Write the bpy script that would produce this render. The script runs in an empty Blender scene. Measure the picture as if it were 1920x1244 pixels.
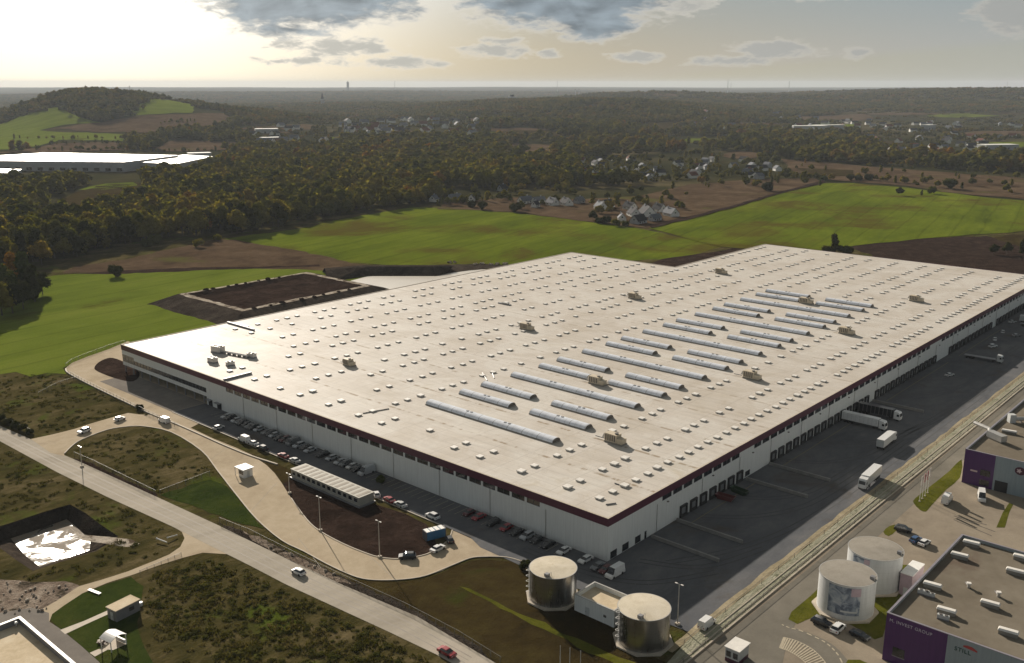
import bpy, bmesh, math, random
import numpy as np
from mathutils import Vector, Matrix, geometry

random.seed(7)
rng = np.random.default_rng(7)
SC = bpy.context.scene
COL = SC.collection
R = math.radians
HAZE_D = 4.4e-5

# ------------------------------------------------------------------ camera
# World axes follow the big warehouse: its near corner is the origin, +X runs along
# its loading side, +Y along its office side.
YAW = R(41.6)
HCAM = 120.0
FPX = 1805.0                      # focal length in pixels of a 1920 wide picture
PITCH = math.atan((622 - 157) / FPX)
NX, NY = 24.6, 226.5
s_, c_ = math.sin(YAW), math.cos(YAW)
CAM = Vector((-(NX * s_ + NY * c_), -(-NX * c_ + NY * s_), HCAM))
RIGHT = Vector((s_, -c_, 0))
FLAT = Vector((c_, s_, 0))
FWD = FLAT * math.cos(PITCH) - Vector((0, 0, 1)) * math.sin(PITCH)
UP = RIGHT.cross(FWD)
cam = bpy.data.cameras.new('camera')
cam.sensor_width = 36
cam.lens = 36 * FPX / 1920
cam.clip_start = 1
cam.clip_end = 90000
camo = bpy.data.objects.new('camera', cam)
COL.objects.link(camo)
camo.matrix_world = Matrix(((RIGHT.x, UP.x, -FWD.x, CAM.x), (RIGHT.y, UP.y, -FWD.y, CAM.y),
                            (RIGHT.z, UP.z, -FWD.z, CAM.z), (0, 0, 0, 1)))
SC.camera = camo

# ------------------------------------------------------------------ light, sky, exposure
SUN_HEAD, SUN_EL = R(-24.7), R(21.5)
sd = FLAT * math.cos(SUN_HEAD) + RIGHT * math.sin(SUN_HEAD)
SUN = Vector((sd.x * math.cos(SUN_EL), sd.y * math.cos(SUN_EL), math.sin(SUN_EL)))
lamp = bpy.data.lights.new('sun', 'SUN')
lamp.energy = 5.0
lamp.angle = R(0.6)
lamp.color = (1.0, 0.90, 0.77)
so = bpy.data.objects.new('sun', lamp)
COL.objects.link(so)
so.rotation_euler = (-SUN).to_track_quat('-Z', 'Y').to_euler()
so.location = (0, 0, 400)
SC.view_settings.view_transform = 'Standard'
SC.view_settings.look = 'None'
SC.view_settings.gamma = 1
SC.view_settings.exposure = 0.55
cy = SC.cycles
cy.use_denoising = True
cy.max_bounces = 5
cy.diffuse_bounces = 3
cy.glossy_bounces = 3
cy.transmission_bounces = 2
cy.volume_bounces = 0
cy.transparent_max_bounces = 8
cy.sample_clamp_indirect = 6
cy.caustics_reflective = False
cy.caustics_refractive = False


class NT:
    """small helper to write node trees as expressions"""
    def __init__(s, nt):
        s.nt = nt
        nt.nodes.clear()

    def n(s, t, **k):
        nd = s.nt.nodes.new(t)
        for a, b in k.items():
            setattr(nd, a, b)
        return nd

    def put(s, sock, v):
        if isinstance(v, bpy.types.NodeSocket):
            s.nt.links.new(v, sock)
        elif v is not None:
            if isinstance(v, (tuple, list)) and len(v) == 3 and len(getattr(sock, 'default_value', (0, 0, 0))) == 4:
                v = (*v, 1)
            sock.default_value = v

    def m(s, op, a, b=None, c=None, clamp=False):
        nd = s.n('ShaderNodeMath', operation=op, use_clamp=clamp)
        for i, v in enumerate((a, b, c)):
            s.put(nd.inputs[i], v)
        return nd.outputs[0]

    def vm(s, op, a, b=None):
        nd = s.n('ShaderNodeVectorMath', operation=op)
        s.put(nd.inputs[0], a)
        if op == 'SCALE':
            s.put(nd.inputs['Scale'], b)
        else:
            s.put(nd.inputs[1], b)
        return nd.outputs['Value'] if op in ('DOT_PRODUCT', 'LENGTH', 'DISTANCE') else nd.outputs[0]

    def mix(s, f, a, b, bt='MIX'):
        nd = s.n('ShaderNodeMix', data_type='RGBA', blend_type=bt)
        s.put(nd.inputs[0], f)
        s.put(nd.inputs[6], a)
        s.put(nd.inputs[7], b)
        return nd.outputs[2]

    def noise(s, vec, scale, detail=4, rough=.55, dist=0):
        nd = s.n('ShaderNodeTexNoise')
        s.put(nd.inputs['Vector'], vec)
        nd.inputs['Scale'].default_value = scale
        nd.inputs['Detail'].default_value = detail
        nd.inputs['Roughness'].default_value = rough
        nd.inputs['Distortion'].default_value = dist
        return nd.outputs['Fac']

    def ramp(s, f, stops, interp='LINEAR'):
        nd = s.n('ShaderNodeValToRGB')
        cr = nd.color_ramp
        cr.interpolation = interp
        while len(cr.elements) < len(stops):
            cr.elements.new(0.5)
        for e, (p, c) in zip(cr.elements, stops):
            e.position = p
            e.color = (*c, 1) if isinstance(c, (tuple, list)) else (c, c, c, 1)
        s.put(nd.inputs[0], f)
        return nd.outputs[0]

    def rng(s, f, a, b, c=0, d=1, smooth=True):
        nd = s.n('ShaderNodeMapRange', interpolation_type='SMOOTHSTEP' if smooth else 'LINEAR')
        for i, v in enumerate((f, a, b, c, d)):
            s.put(nd.inputs[i], v)
        return nd.outputs[0]

    def xyz(s, x, y, z):
        nd = s.n('ShaderNodeCombineXYZ')
        for i, v in enumerate((x, y, z)):
            s.put(nd.inputs[i], v)
        return nd.outputs[0]

    def sep(s, v):
        nd = s.n('ShaderNodeSeparateXYZ')
        s.put(nd.inputs[0], v)
        return nd.outputs


W = bpy.data.worlds.new('World')
SC.world = W
W.use_nodes = True
t = NT(W.node_tree)
sky = t.n('ShaderNodeTexSky', sky_type='NISHITA')
sky.sun_disc = False
sky.sun_elevation = SUN_EL
sky.sun_rotation = math.atan2(SUN.x, SUN.y)
sky.altitude = 250
sky.air_density = 1.0
sky.dust_density = 0.7
sky.ozone_density = 1.0
d = t.vm('NORMALIZE', t.n('ShaderNodeTexCoord').outputs['Generated'])
dz = t.sep(d)[2]
az = t.m('ARCTAN2', t.vm('DOT_PRODUCT', d, tuple(RIGHT)), t.vm('DOT_PRODUCT', d, tuple(FLAT)))
el = t.m('ARCSINE', dz)
cosun = t.vm('DOT_PRODUCT', d, tuple(SUN))
ang = t.m('ARCCOSINE', t.m('MINIMUM', cosun, 0.99999))
glow = t.m('EXPONENT', t.m('MULTIPLY', t.m('POWER', t.m('DIVIDE', ang, 0.415), 4.0), -1.0))
glow2 = t.m('EXPONENT', t.m('MULTIPLY', t.m('POWER', t.m('DIVIDE', ang, 0.66), 2.0), -1.0))
low = t.rng(el, 0.0, 0.11, 1.0, 0.30)                                   # thick warm air near the horizon
hi = t.rng(el, .07, .42, 1.0, .47)                                      # unseen upper sky dimmed by elevation to deepen the shade
warm = t.m('MULTIPLY', glow2, low)
base = t.vm('MULTIPLY', sky.outputs[0], (0.62, 0.70, 0.80))
base = t.vm('MAXIMUM', t.vm('MINIMUM', base, (4.0, 4.25, 4.4)), (3.7, 3.9, 4.05))
blue = t.m('MULTIPLY', t.rng(el, .01, .085, 0, 1), t.m('SUBTRACT', 1.0, glow2))
base = t.mix(blue, base, (3.05, 3.75, 4.15))
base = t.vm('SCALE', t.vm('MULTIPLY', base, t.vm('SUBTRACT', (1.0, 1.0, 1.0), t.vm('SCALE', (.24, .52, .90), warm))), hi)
g1 = t.vm('SCALE', (1.0, 0.97, 0.92), t.m('MULTIPLY', glow, 14.0))
g2 = t.vm('SCALE', (1.0, 0.77, 0.38), t.m('MULTIPLY', warm, 4.5))
skyc = t.vm('ADD', t.vm('ADD', base, g1), g2)
# clouds: heavy banks given by direction (azimuth, elevation), small puffs between, an unseen, added, fill-dimming deck overhead
wv = t.xyz(t.m('MULTIPLY', az, 9.0), t.m('MULTIPLY', el, 26.0), 0.0)
nA = t.noise(wv, 2.0, 9, .58, .5)
nB = t.noise(wv, 7.0, 7, .58, .5)
wob = t.m('ADD', t.m('MULTIPLY', t.m('SUBTRACT', nA, .5), 2.0), t.m('MULTIPLY', t.m('SUBTRACT', nB, .5), 1.3))


def blobs(L):
    mx = None
    for (bx, by, rx, ry, am) in L:
        a0 = math.atan((bx - 960) / 1864.0)
        e0 = (157 - by) / 1805.0
        q = t.vm('LENGTH', t.xyz(t.m('DIVIDE', t.m('SUBTRACT', az, a0), rx / 1864.0), t.m('DIVIDE', t.m('SUBTRACT', el, e0), ry / 1805.0), 0.0))
        b = t.m('MULTIPLY', t.m('SUBTRACT', 1.2, q), am)
        mx = b if mx is None else t.m('MAXIMUM', mx, b)
    return mx


BANKS = [(590, 14, 185, 48, 1.6), (545, 64, 100, 15, .8), (1075, 0, 205, 62, 1.7), (1110, 52, 84, 30, 1.3), (900, -14, 110, 30, 1.0),
         (690, 34, 60, 14, .8), (800, -70, 500, 50, .8), (1560, -40, 420, 40, .8), (280, 16, 16, 3, .8)]
PUFFS = [(1265, 22, 60, 20, 1.3), (925, 100, 95, 14, .75), (945, 82, 60, 8, .6), (1030, 104, 30, 10, .9), (1445, 100, 72, 18, 1.3), (1375, 118, 95, 9, .75), 
         (1895, 44, 70, 36, 1.5), (1575, 0, 130, 22, 1.5), (1840, 47, 46, 12, .8), (1605, 106, 26, 10, .7), (625, 92, 110, 18, .8), (720, 120, 120, 12, .7), (560, 118, 70, 8, .7),
         (1190, 112, 56, 10, .8)]
mb = t.m('ADD', t.m('MAXIMUM', blobs(BANKS), -0.9), wob)
mp = t.m('ADD', t.m('MAXIMUM', blobs(PUFFS), -0.9), t.m('MULTIPLY', wob, 1.15))
dim_deck = t.m('ADD', t.m('ADD', t.m('MULTIPLY', t.rng(el, 0.10, 0.34), 1.15), -0.85), t.m('MULTIPLY', wob, .9))
mb = t.m('MAXIMUM', mb, dim_deck)
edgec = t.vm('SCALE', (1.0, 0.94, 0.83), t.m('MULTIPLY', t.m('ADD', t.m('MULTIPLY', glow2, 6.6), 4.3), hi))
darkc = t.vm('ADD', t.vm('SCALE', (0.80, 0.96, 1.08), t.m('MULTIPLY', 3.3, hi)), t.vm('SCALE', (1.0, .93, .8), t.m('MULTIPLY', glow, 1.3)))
relief = t.m('SUBTRACT', t.noise(wv, 2.4, 4, .5, .4), t.noise(t.vm('ADD', wv, (-.09, .13, 0)), 2.4, 4, .5, .4))
shape = t.m('MAXIMUM', t.m('ADD', 1.0, t.m('MULTIPLY', relief, -1.5)), .70)
darkc = t.vm('SCALE', darkc, shape)
puffd = t.vm('ADD', t.vm('SCALE', (0.94, 0.965, 0.94), 3.75), t.vm('SCALE', (1.0, .9, .7), t.m('MULTIPLY', glow2, 2.6)))
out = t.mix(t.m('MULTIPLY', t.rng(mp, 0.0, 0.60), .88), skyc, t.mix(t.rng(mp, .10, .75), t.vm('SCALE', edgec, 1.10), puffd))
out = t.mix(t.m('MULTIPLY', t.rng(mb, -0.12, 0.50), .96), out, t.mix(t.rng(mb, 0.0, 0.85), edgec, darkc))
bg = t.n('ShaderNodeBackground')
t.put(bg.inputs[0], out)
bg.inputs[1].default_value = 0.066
wo = t.n('ShaderNodeOutputWorld')
t.put(wo.inputs[0], bg.outputs[0])

# ------------------------------------------------------------------ terrain and picture-to-ground helpers


def sstep(a, b, x):
    k = np.clip((x - a) / (b - a), 0, 1)
    return k * k * (3 - 2 * k)


def hills_at(az_px, dist, h, sx, sy):
    """a hill by heading and distance: sx across, sy along the line of sight"""
    a = math.atan((az_px - 960) / 1864.0)
    dirv = FLAT * math.cos(a) + RIGHT * math.sin(a)
    c = CAM + dirv * dist
    return (c.x, c.y, dirv.x, dirv.y, h, sx, sy)


HILLS = [hills_at(205, 3000, 58, 150, 420), hills_at(95, 3000, 42, 120, 330), hills_at(390, 2950, 40, 210, 380),
         hills_at(1100, 3300, 52, 320, 400), hills_at(930, 3900, 30, 260, 300), hills_at(1290, 3600, 22, 300, 400),
         hills_at(880, 2350, 13, 260, 220), hills_at(1200, 5200, 58, 400, 600), hills_at(1720, 6300, 70, 1000, 800),
         hills_at(1950, 5200, 56, 620, 700), hills_at(1420, 4600, 20, 500, 500), hills_at(640, 4600, 20, 700, 500),
         hills_at(500, 9500, 36, 2500, 1500), hills_at(1500, 13000, 26, 5000, 2500), hills_at(760, 15000, 24, 4000, 3000)]


def terr(x, y):
    x = np.asarray(x, float)
    y = np.asarray(y, float)
    r = np.hypot(x - CAM.x, y - CAM.y)
    h = np.zeros_like(r)
    for (cx, cyy, ux, uy, hh, sx, sy) in HILLS:
        dx, dy = x - cx, y - cyy
        al = dx * ux + dy * uy
        ac = dx * uy - dy * ux
        h += hh * np.exp(-(ac / sx) ** 2 * .5 - (al / sy) ** 2 * .5)
    h += (np.sin(x * .0021 + 1.3) * np.cos(y * .0017 + .4) * 5 + np.sin(x * .0047 + y * .0031) * 3) * sstep(1500, 4000, r)
    h += sstep(7000, 20000, r) * 10 * np.sin(x * .0006) * np.cos(y * .0005 + 1) + sstep(13000, 20500, r) * 40
    return h * sstep(1050, 2000, r)


def ray(px, py):
    return RIGHT * ((px - 960) / FPX) + UP * ((622 - py) / FPX) + FWD


def G(px, py, z=0.0):
    """where the line of sight through a photo point meets height z"""
    r = ray(px, py)
    k = (z - HCAM) / r.z
    return CAM + r * k


def GT(px, py):
    """the same, on the hills"""
    r = ray(px, py)
    if r.z > -0.0008:
        r = ray(px, 159.0)
    k = (0 - HCAM) / r.z
    lo = 700.0
    P = CAM + r * lo
    step = 15.0
    while lo < k:
        P = CAM + r * lo
        if P.z < float(terr(P.x, P.y)):
            break
        lo += step
        step *= 1.004
    P.z = float(terr(P.x, P.y))
    return P


def projn(x, y, z):
    dx, dy, dzz = np.asarray(x) - CAM.x, np.asarray(y) - CAM.y, np.asarray(z) - CAM.z
    a = dx * RIGHT.x + dy * RIGHT.y
    b = dx * UP.x + dy * UP.y + dzz * UP.z
    f = dx * FWD.x + dy * FWD.y + dzz * FWD.z
    f = np.maximum(f, 1e-3)
    return 960 + FPX * a / f, 622 - FPX * b / f


# ------------------------------------------------------------------ mesh helpers
def tag(o, label=None, cat=None, group=None, kind=None):
    if label: o['label'] = label
    if cat: o['category'] = cat
    if group: o['group'] = group
    if kind: o['kind'] = kind
    return o


OFF = {}


class MB:
    def __init__(s):
        s.v, s.f, s.mi, s.cur = [], [], [], 0

    def add(s, vs, fs):
        b = len(s.v)
        s.v += [tuple(p) for p in vs]
        s.f += [tuple(b + i for i in q) for q in fs]
        s.mi += [s.cur] * len(fs)
        return s

    def box(s, x0, x1, y0, y1, z0, z1):
        return s.add([(x0, y0, z0), (x1, y0, z0), (x1, y1, z0), (x0, y1, z0), (x0, y0, z1), (x1, y0, z1), (x1, y1, z1), (x0, y1, z1)],
                     [(0, 3, 2, 1), (4, 5, 6, 7), (0, 1, 5, 4), (1, 2, 6, 5), (2, 3, 7, 6), (3, 0, 4, 7)])

    def frus(s, b, z0, tq, z1):
        """b, tq = (x0,x1,y0,y1) at the bottom and at the top"""
        p = [(b[0], b[2], z0), (b[1], b[2], z0), (b[1], b[3], z0), (b[0], b[3], z0), (tq[0], tq[2], z1), (tq[1], tq[2], z1), (tq[1], tq[3], z1), (tq[0], tq[3], z1)]
        return s.add(p, [(0, 3, 2, 1), (4, 5, 6, 7), (0, 1, 5, 4), (1, 2, 6, 5), (2, 3, 7, 6), (3, 0, 4, 7)])

    def quad(s, *p):
        return s.add(p, [tuple(range(len(p)))])

    def cyl(s, x, y, z0, z1, r, n=12, r2=None, cap=True):
        r2 = r if r2 is None else r2
        vs = [(x + r * math.cos(2 * math.pi * i / n), y + r * math.sin(2 * math.pi * i / n), z0) for i in range(n)]
        vs += [(x + r2 * math.cos(2 * math.pi * i / n), y + r2 * math.sin(2 * math.pi * i / n), z1) for i in range(n)]
        fs = [(i, (i + 1) % n, n + (i + 1) % n, n + i) for i in range(n)]
        if cap:
            fs += [tuple(range(n - 1, -1, -1)), tuple(range(n, 2 * n))]
        return s.add(vs, fs)

    def tube(s, p, q, r, n=6, r2=None):
        p, q = Vector(p), Vector(q)
        r2 = r if r2 is None else r2
        dd = (q - p).normalized()
        a = dd.orthogonal().normalized()
        b = dd.cross(a)
        vs = [p + (a * math.cos(2 * math.pi * i / n) + b * math.sin(2 * math.pi * i / n)) * r for i in range(n)]
        vs += [q + (a * math.cos(2 * math.pi * i / n) + b * math.sin(2 * math.pi * i / n)) * r2 for i in range(n)]
        return s.add(vs, [(i, (i + 1) % n, n + (i + 1) % n, n + i) for i in range(n)] + [tuple(range(n - 1, -1, -1)), tuple(range(n, 2 * n))])

    def prism(s, poly, z0, z1):
        n = len(poly)
        vs = [(p[0], p[1], z0) for p in poly] + [(p[0], p[1], z1) for p in poly]
        return s.add(vs, [tuple(range(n - 1, -1, -1)), tuple(range(n, 2 * n))] + [(i, (i + 1) % n, n + (i + 1) % n, n + i) for i in range(n)])

    def extr(s, prof, axis, a0, a1):
        """a closed profile of (along, z) pairs pushed along the other horizontal axis"""
        n = len(prof)
        mk = (lambda p, a: (p[0], a, p[1])) if axis == 'y' else (lambda p, a: (a, p[0], p[1]))
        vs = [mk(p, a0) for p in prof] + [mk(p, a1) for p in prof]
        return s.add(vs, [tuple(range(n - 1, -1, -1)), tuple(range(n, 2 * n))] + [(i, (i + 1) % n, n + (i + 1) % n, n + i) for i in range(n)])

    def ball(s, c, rx, ry, rz, sub=1, jit=0.0, rs=None):
        bm = bmesh.new()
        bmesh.ops.create_icosphere(bm, subdivisions=sub, radius=1)
        rs = rs or random
        vs = []
        for v in bm.verts:
            k = 1 + rs.uniform(-jit, jit)
            vs.append((c[0] + v.co.x * rx * k, c[1] + v.co.y * ry * k, c[2] + v.co.z * rz * k))
        fs = [tuple(v.index for v in f.verts) for f in bm.faces]
        bm.free()
        return s.add(vs, fs)

    def mesh(s, name, mats, smooth=False, off=None):
        me = bpy.data.meshes.new(name)
        vs = s.v if off is None else [(p[0] - off[0], p[1] - off[1], p[2] - off[2]) for p in s.v]
        me.from_pydata(vs, [], s.f)
        for m in (mats if isinstance(mats, (list, tuple)) else [mats]):
            me.materials.append(m)
        if max(s.mi, default=0):
            me.polygons.foreach_set('material_index', s.mi)
        if smooth:
            me.polygons.foreach_set('use_smooth', [True] * len(me.polygons))
        bm = bmesh.new()
        bm.from_mesh(me)
        bmesh.ops.recalc_face_normals(bm, faces=bm.faces)
        bm.to_mesh(me)
        bm.free()
        me.update()
        return me

    def build(s, name, mats, parent=None, rel=True, smooth=False):
        """link as one object; under a parent the given world coordinates become local ones (rel)"""
        if parent is not None and parent.name in OFF:
            off = OFF[parent.name]                     # a sub-part keeps its part's frame
        else:
            off = tuple(parent.location) if (parent is not None and rel) else None
        o = bpy.data.objects.new(name, s.mesh(name, mats, smooth, off))
        COL.objects.link(o)
        if parent is not None:
            OFF[o.name] = off
        if parent is not None:
            o.parent = parent
        return o


def link(name, me, parent=None):
    o = bpy.data.objects.new(name, me)
    COL.objects.link(o)
    if parent is not None:
        o.parent = parent
    return o


def thing(name, label, cat, loc=(0, 0, 0), rot=0.0, group=None):
    o = bpy.data.objects.new(name, None)
    COL.objects.link(o)
    o.location = loc
    o.rotation_euler = (0, 0, rot)
    o.empty_display_size = .5
    return tag(o, label, cat, group)


KIDS = {}


def dup(root, loc, rot=None, label=None, group=None, scale=None):
    r = root.copy()
    COL.objects.link(r)
    r.location = loc
    if rot is not None: r.rotation_euler = (0, 0, rot)
    if scale is not None: r.scale = scale
    if label: r['label'] = label
    if group: r['group'] = group
    if root.name not in KIDS:
        KIDS[root.name] = [(c, [g for g in bpy.data.objects if g.parent == c]) for c in bpy.data.objects if c.parent == root]
    for c, gs in KIDS[root.name]:
        k = c.copy()
        COL.objects.link(k)
        k.parent = r
        for g in gs:
            e = g.copy()
            COL.objects.link(e)
            e.parent = k
    return r


# ------------------------------------------------------------------ materials
def newmat(name):
    m = bpy.data.materials.new(name)
    m.use_nodes = True
    return m, NT(m.node_tree)


def finish(t, col, rough=.8, metal=0.0, spec=.5, bump=None, bd=1.0, bs=.5, trans=None):
    p = t.n('ShaderNodeBsdfPrincipled')
    t.put(p.inputs['Base Color'], col)
    t.put(p.inputs['Roughness'], rough)
    t.put(p.inputs['Metallic'], metal)
    t.put(p.inputs['Specular IOR Level'], spec)
    if bump is not None:
        b = t.n('ShaderNodeBump')
        b.inputs['Distance'].default_value = bd
        b.inputs['Strength'].default_value = bs
        t.put(b.inputs['Height'], bump)
        t.put(p.inputs['Normal'], b.outputs[0])
    res = p.outputs[0]
    if trans is not None:
        tr = t.n('ShaderNodeBsdfTranslucent')
        t.put(tr.inputs[0], trans[0])
        mx = t.n('ShaderNodeMixShader')
        mx.inputs[0].default_value = trans[1]
        t.put(mx.inputs[1], res)
        t.put(mx.inputs[2], tr.outputs[0])
        res = mx.outputs[0]
    o = t.n('ShaderNodeOutputMaterial')
    t.put(o.inputs[0], res)
    return p


def plain(name, col, rough=.6, metal=0.0, var=.12, scale=.6, spec=.5):
    """paint, metal, plastic: one colour with a little wear"""
    m, t = newmat(name)
    g = t.n('ShaderNodeNewGeometry').outputs['Position']
    n = t.noise(g, scale, 5, .65)
    k = t.rng(n, .25, .75, 1 - var, 1 + var, False)
    c = t.vm('SCALE', tuple(col), k)
    finish(t, c, t.rng(n, .2, .8, max(.02, rough - .08), min(1, rough + .08), False), metal, spec)
    return m


def earth(name, cols, s1, s2=.35, s3=2.5, stretch=None, patch=None, bump=.25, bs=.6, rough=.95, fine=.35, spec=.0):
    """grass, soil, gravel: three tones over a wide noise, flecked by two finer ones"""
    m, t = newmat(name)
    pos = t.n('ShaderNodeNewGeometry').outputs['Position']
    v = pos
    if stretch:
        sang, k = stretch[:2]
        ca, sa = math.cos(sang), math.sin(sang)
        v = t.xyz(t.vm('DOT_PRODUCT', pos, (ca, sa, 0)), t.m('MULTIPLY', t.vm('DOT_PRODUCT', pos, (-sa, ca, 0)), k), 0.0)
    a = t.noise(v, s1, 7, .62, .6)
    b = t.noise(v, s2, 5, .65)
    if stretch and len(stretch) > 2:
        b = t.m('ADD', t.m('MULTIPLY', b, .6), t.m('MULTIPLY', t.noise(t.xyz(t.m('MULTIPLY', t.vm('DOT_PRODUCT', pos, (ca, sa, 0)), .03), t.vm('DOT_PRODUCT', pos, (-sa, ca, 0)), 0.0), stretch[2], 3, .6), .4))
    f = t.noise(pos, s3, 3, .7)
    mixv = t.m('ADD', t.m('MULTIPLY', a, .65), t.m('MULTIPLY', b, .35))
    c = t.ramp(mixv, [(.36, cols[0]), (.5, cols[1]), (.64, cols[2])])
    if patch:
        pc, ps, p0, p1 = patch
        c = t.mix(t.rng(t.noise(t.vm('ADD', pos, (311, 87, 0)), ps, 5, .65, .4), p0, p1), c, pc)
    k = t.m('ADD', t.m('MULTIPLY', f, 2 * fine), 1 - fine)
    if stretch and len(stretch) > 2:
        tl = t.m('FRACT', t.m('DIVIDE', t.m('ADD', t.vm('DOT_PRODUCT', pos, (-sa, ca, 0)), t.m('MULTIPLY', a, 9.0)), 21.0))
        k = t.m('MULTIPLY', k, t.m('SUBTRACT', 1.0, t.m('MULTIPLY', t.m('LESS_THAN', t.m('ABSOLUTE', t.m('SUBTRACT', tl, .5)), .045), .16)))
    c = t.vm('SCALE', c, k)
    finish(t, c, rough, 0, spec, t.m('ADD', f, t.m('MULTIPLY', b, 2.0)), bump, bs)
    return m

# real-world base colours
M = {}
M['scrub'] = earth('scrub', [(.032, .031, .010), (.062, .052, .019), (.125, .098, .050)], .035, .22, 1.6, stretch=(R(0), 2.0), patch=((.062, .080, .012), .05, .54, .70), bump=.3, bs=.6, fine=.4)
M['lush'] = earth('lush_grass', [(.086, .116, .015), (.115, .148, .019), (.146, .172, .028)], .012, .07, .9, stretch=(R(5), 2.6, .28), patch=((.085, .088, .014), .02, .58, .74), bump=.35, fine=.22)
M['field'] = earth('field_grass', [(.058, .078, .008), (.096, .124, .010), (.142, .170, .016)], .006, .045, .5, stretch=(R(12), 2.8, .16), patch=((.080, .066, .012), .011, .47, .66), bump=.35, fine=.22)
M['lawn'] = earth('lawn', [(.022, .034, .008), (.034, .048, .010), (.050, .060, .014)], .08, .5, 2.5, patch=((.06, .05, .018), .15, .58, .75), bump=.15)
M['dry'] = earth('dry_grass', [(.052, .034, .021), (.086, .058, .036), (.125, .088, .056)], .02, .11, .9, patch=((.080, .075, .024), .012, .58, .7), bump=.4, fine=.4)
M['verge'] = earth('verge_grass', [(.055, .060, .010), (.085, .088, .012), (.115, .110, .020)], .08, .5, 2.5, patch=((.08, .07, .02), .15, .58, .75), bump=.15)
M['browngrass'] = earth('brown_grass', [(.026, .019, .008), (.040, .029, .011), (.056, .043, .015)], .05, .3, 2.0, patch=((.040, .042, .010), .06, .6, .75), bump=.3)
M['soil'] = earth('dark_soil', [(.020, .013, .010), (.034, .022, .017), (.056, .037, .029)], .12, .5, 2.4, bump=.5, bs=.8, fine=.4)
M['bank'] = earth('bank_soil', [(.030, .024, .020), (.052, .042, .034), (.082, .066, .054)], .1, .45, 1.8, bump=.6, bs=.8, fine=.4)
M['stony'] = earth('stony_soil', [(.22, .18, .14), (.38, .33, .27), (.55, .49, .42)], .2, .7, 2.2, patch=((.10, .075, .055), .16, .5, .62), bump=.4)
M['rubble'] = earth('rubble', [(.12, .09, .07), (.24, .19, .15), (.40, .34, .28)], .15, .6, 2.6, patch=((.06, .05, .035), .2, .52, .66), bump=.6, bs=.9, fine=.45)
M['concrete'] = earth('concrete_paving', [(.37, .30, .215), (.44, .365, .265), (.50, .42, .32)], .05, .3, 1.5, patch=((.33, .27, .20), .08, .58, .75), bump=.03, bs=.2, rough=.85, fine=.12)
M['road'] = earth('worn_road', [(.32, .285, .235), (.40, .36, .30), (.47, .42, .355)], .05, .25, 1.8, stretch=(R(75), .12), bump=.03, bs=.2, rough=.8, fine=.14)
M['pave2'] = earth('depot_paving', [(.205, .172, .132), (.26, .22, .17), (.31, .265, .205)], .03, .2, 1.4, patch=((.185, .155, .115), .05, .56, .74), bump=.03, bs=.2, rough=.8, fine=.12)
M['pave3'] = earth('depot_road', [(.150, .138, .115), (.185, .17, .142), (.22, .20, .168)], .03, .2, 1.4, bump=.03, bs=.2, rough=.8, fine=.12)
M['asphalt'] = earth('asphalt', [(.094, .098, .108), (.125, .128, .136), (.165, .163, .165)], .03, .16, 1.6, stretch=(0, 2.2), patch=((.105, .094, .085), .045, .54, .72), bump=.03, bs=.2, rough=.72, fine=.14)
M['greyyard'] = earth('grey_yard', [(.17, .155, .14), (.21, .19, .17), (.25, .23, .20)], .05, .3, 1.5, bump=.03, bs=.2, rough=.8, fine=.12)
M['gravel'] = earth('pale_gravel', [(.24, .235, .165), (.35, .34, .25), (.45, .43, .34)], .12, .6, 2.2, stretch=(0, 3.0), patch=((.15, .16, .10), .2, .55, .7), bump=.25, bs=.8, fine=.35)
M['sand'] = earth('sandy_verge', [(.24, .20, .13), (.32, .27, .18), (.40, .34, .24)], .1, .5, 2.2, bump=.2)
M['dockwall'] = plain('weathered_concrete', (.25, .24, .225), .85, var=.25)
M['kerb'] = plain('kerb_concrete', (.46, .40, .32), .85, var=.2)
M['white'] = plain('white_paint', (.78, .77, .74), .5)
M['marking'] = plain('road_marking', (.42, .36, .26), .7, var=.25, scale=2)
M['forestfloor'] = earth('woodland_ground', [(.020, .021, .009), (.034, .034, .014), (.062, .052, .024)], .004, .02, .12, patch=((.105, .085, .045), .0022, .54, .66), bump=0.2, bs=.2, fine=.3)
M['water'] = None
m, t = newmat('shallow_water')
pos = t.n('ShaderNodeNewGeometry').outputs['Position']
n = t.noise(pos, .22, 9, .62, .9)
mud = t.rng(n, .41, .57)
pw = t.n('ShaderNodeBsdfPrincipled')
t.put(pw.inputs['Base Color'], t.mix(mud, (.06, .055, .045), (.17, .135, .095)))
t.put(pw.inputs['Roughness'], t.m('ADD', t.m('MULTIPLY', mud, .65), .24))
bp = t.n('ShaderNodeBump')
bp.inputs['Distance'].default_value = .05
bp.inputs['Strength'].default_value = .25
t.put(bp.inputs['Height'], t.noise(pos, 1.2, 4, .6))
t.put(pw.inputs['Normal'], bp.outputs[0])
t.put(t.n('ShaderNodeOutputMaterial').inputs[0], pw.outputs[0])
M['water'] = m
M['pondwater'] = plain('pond_water', (.50, .46, .40), .30, var=.06, scale=.05)


# ------------------------------------------------------------------ ground sheets
def spline(pts, n=4, closed=True):
    out = []
    N = len(pts)
    for i in range(N if closed else N - 1):
        p0, p1, p2, p3 = (Vector(pts[(i + k) % N]) if closed else Vector(pts[min(max(i + k, 0), N - 1)]) for k in (-1, 0, 1, 2))
        for j in range(n):
            u = j / n
            out.append(.5 * ((2 * p1) + (p2 - p0) * u + (2 * p0 - 5 * p1 + 4 * p2 - p3) * u * u + (3 * p1 - p0 - 3 * p2 + p3) * u ** 3))
    if not closed:
        out.append(Vector(pts[-1]))
    return out


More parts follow.
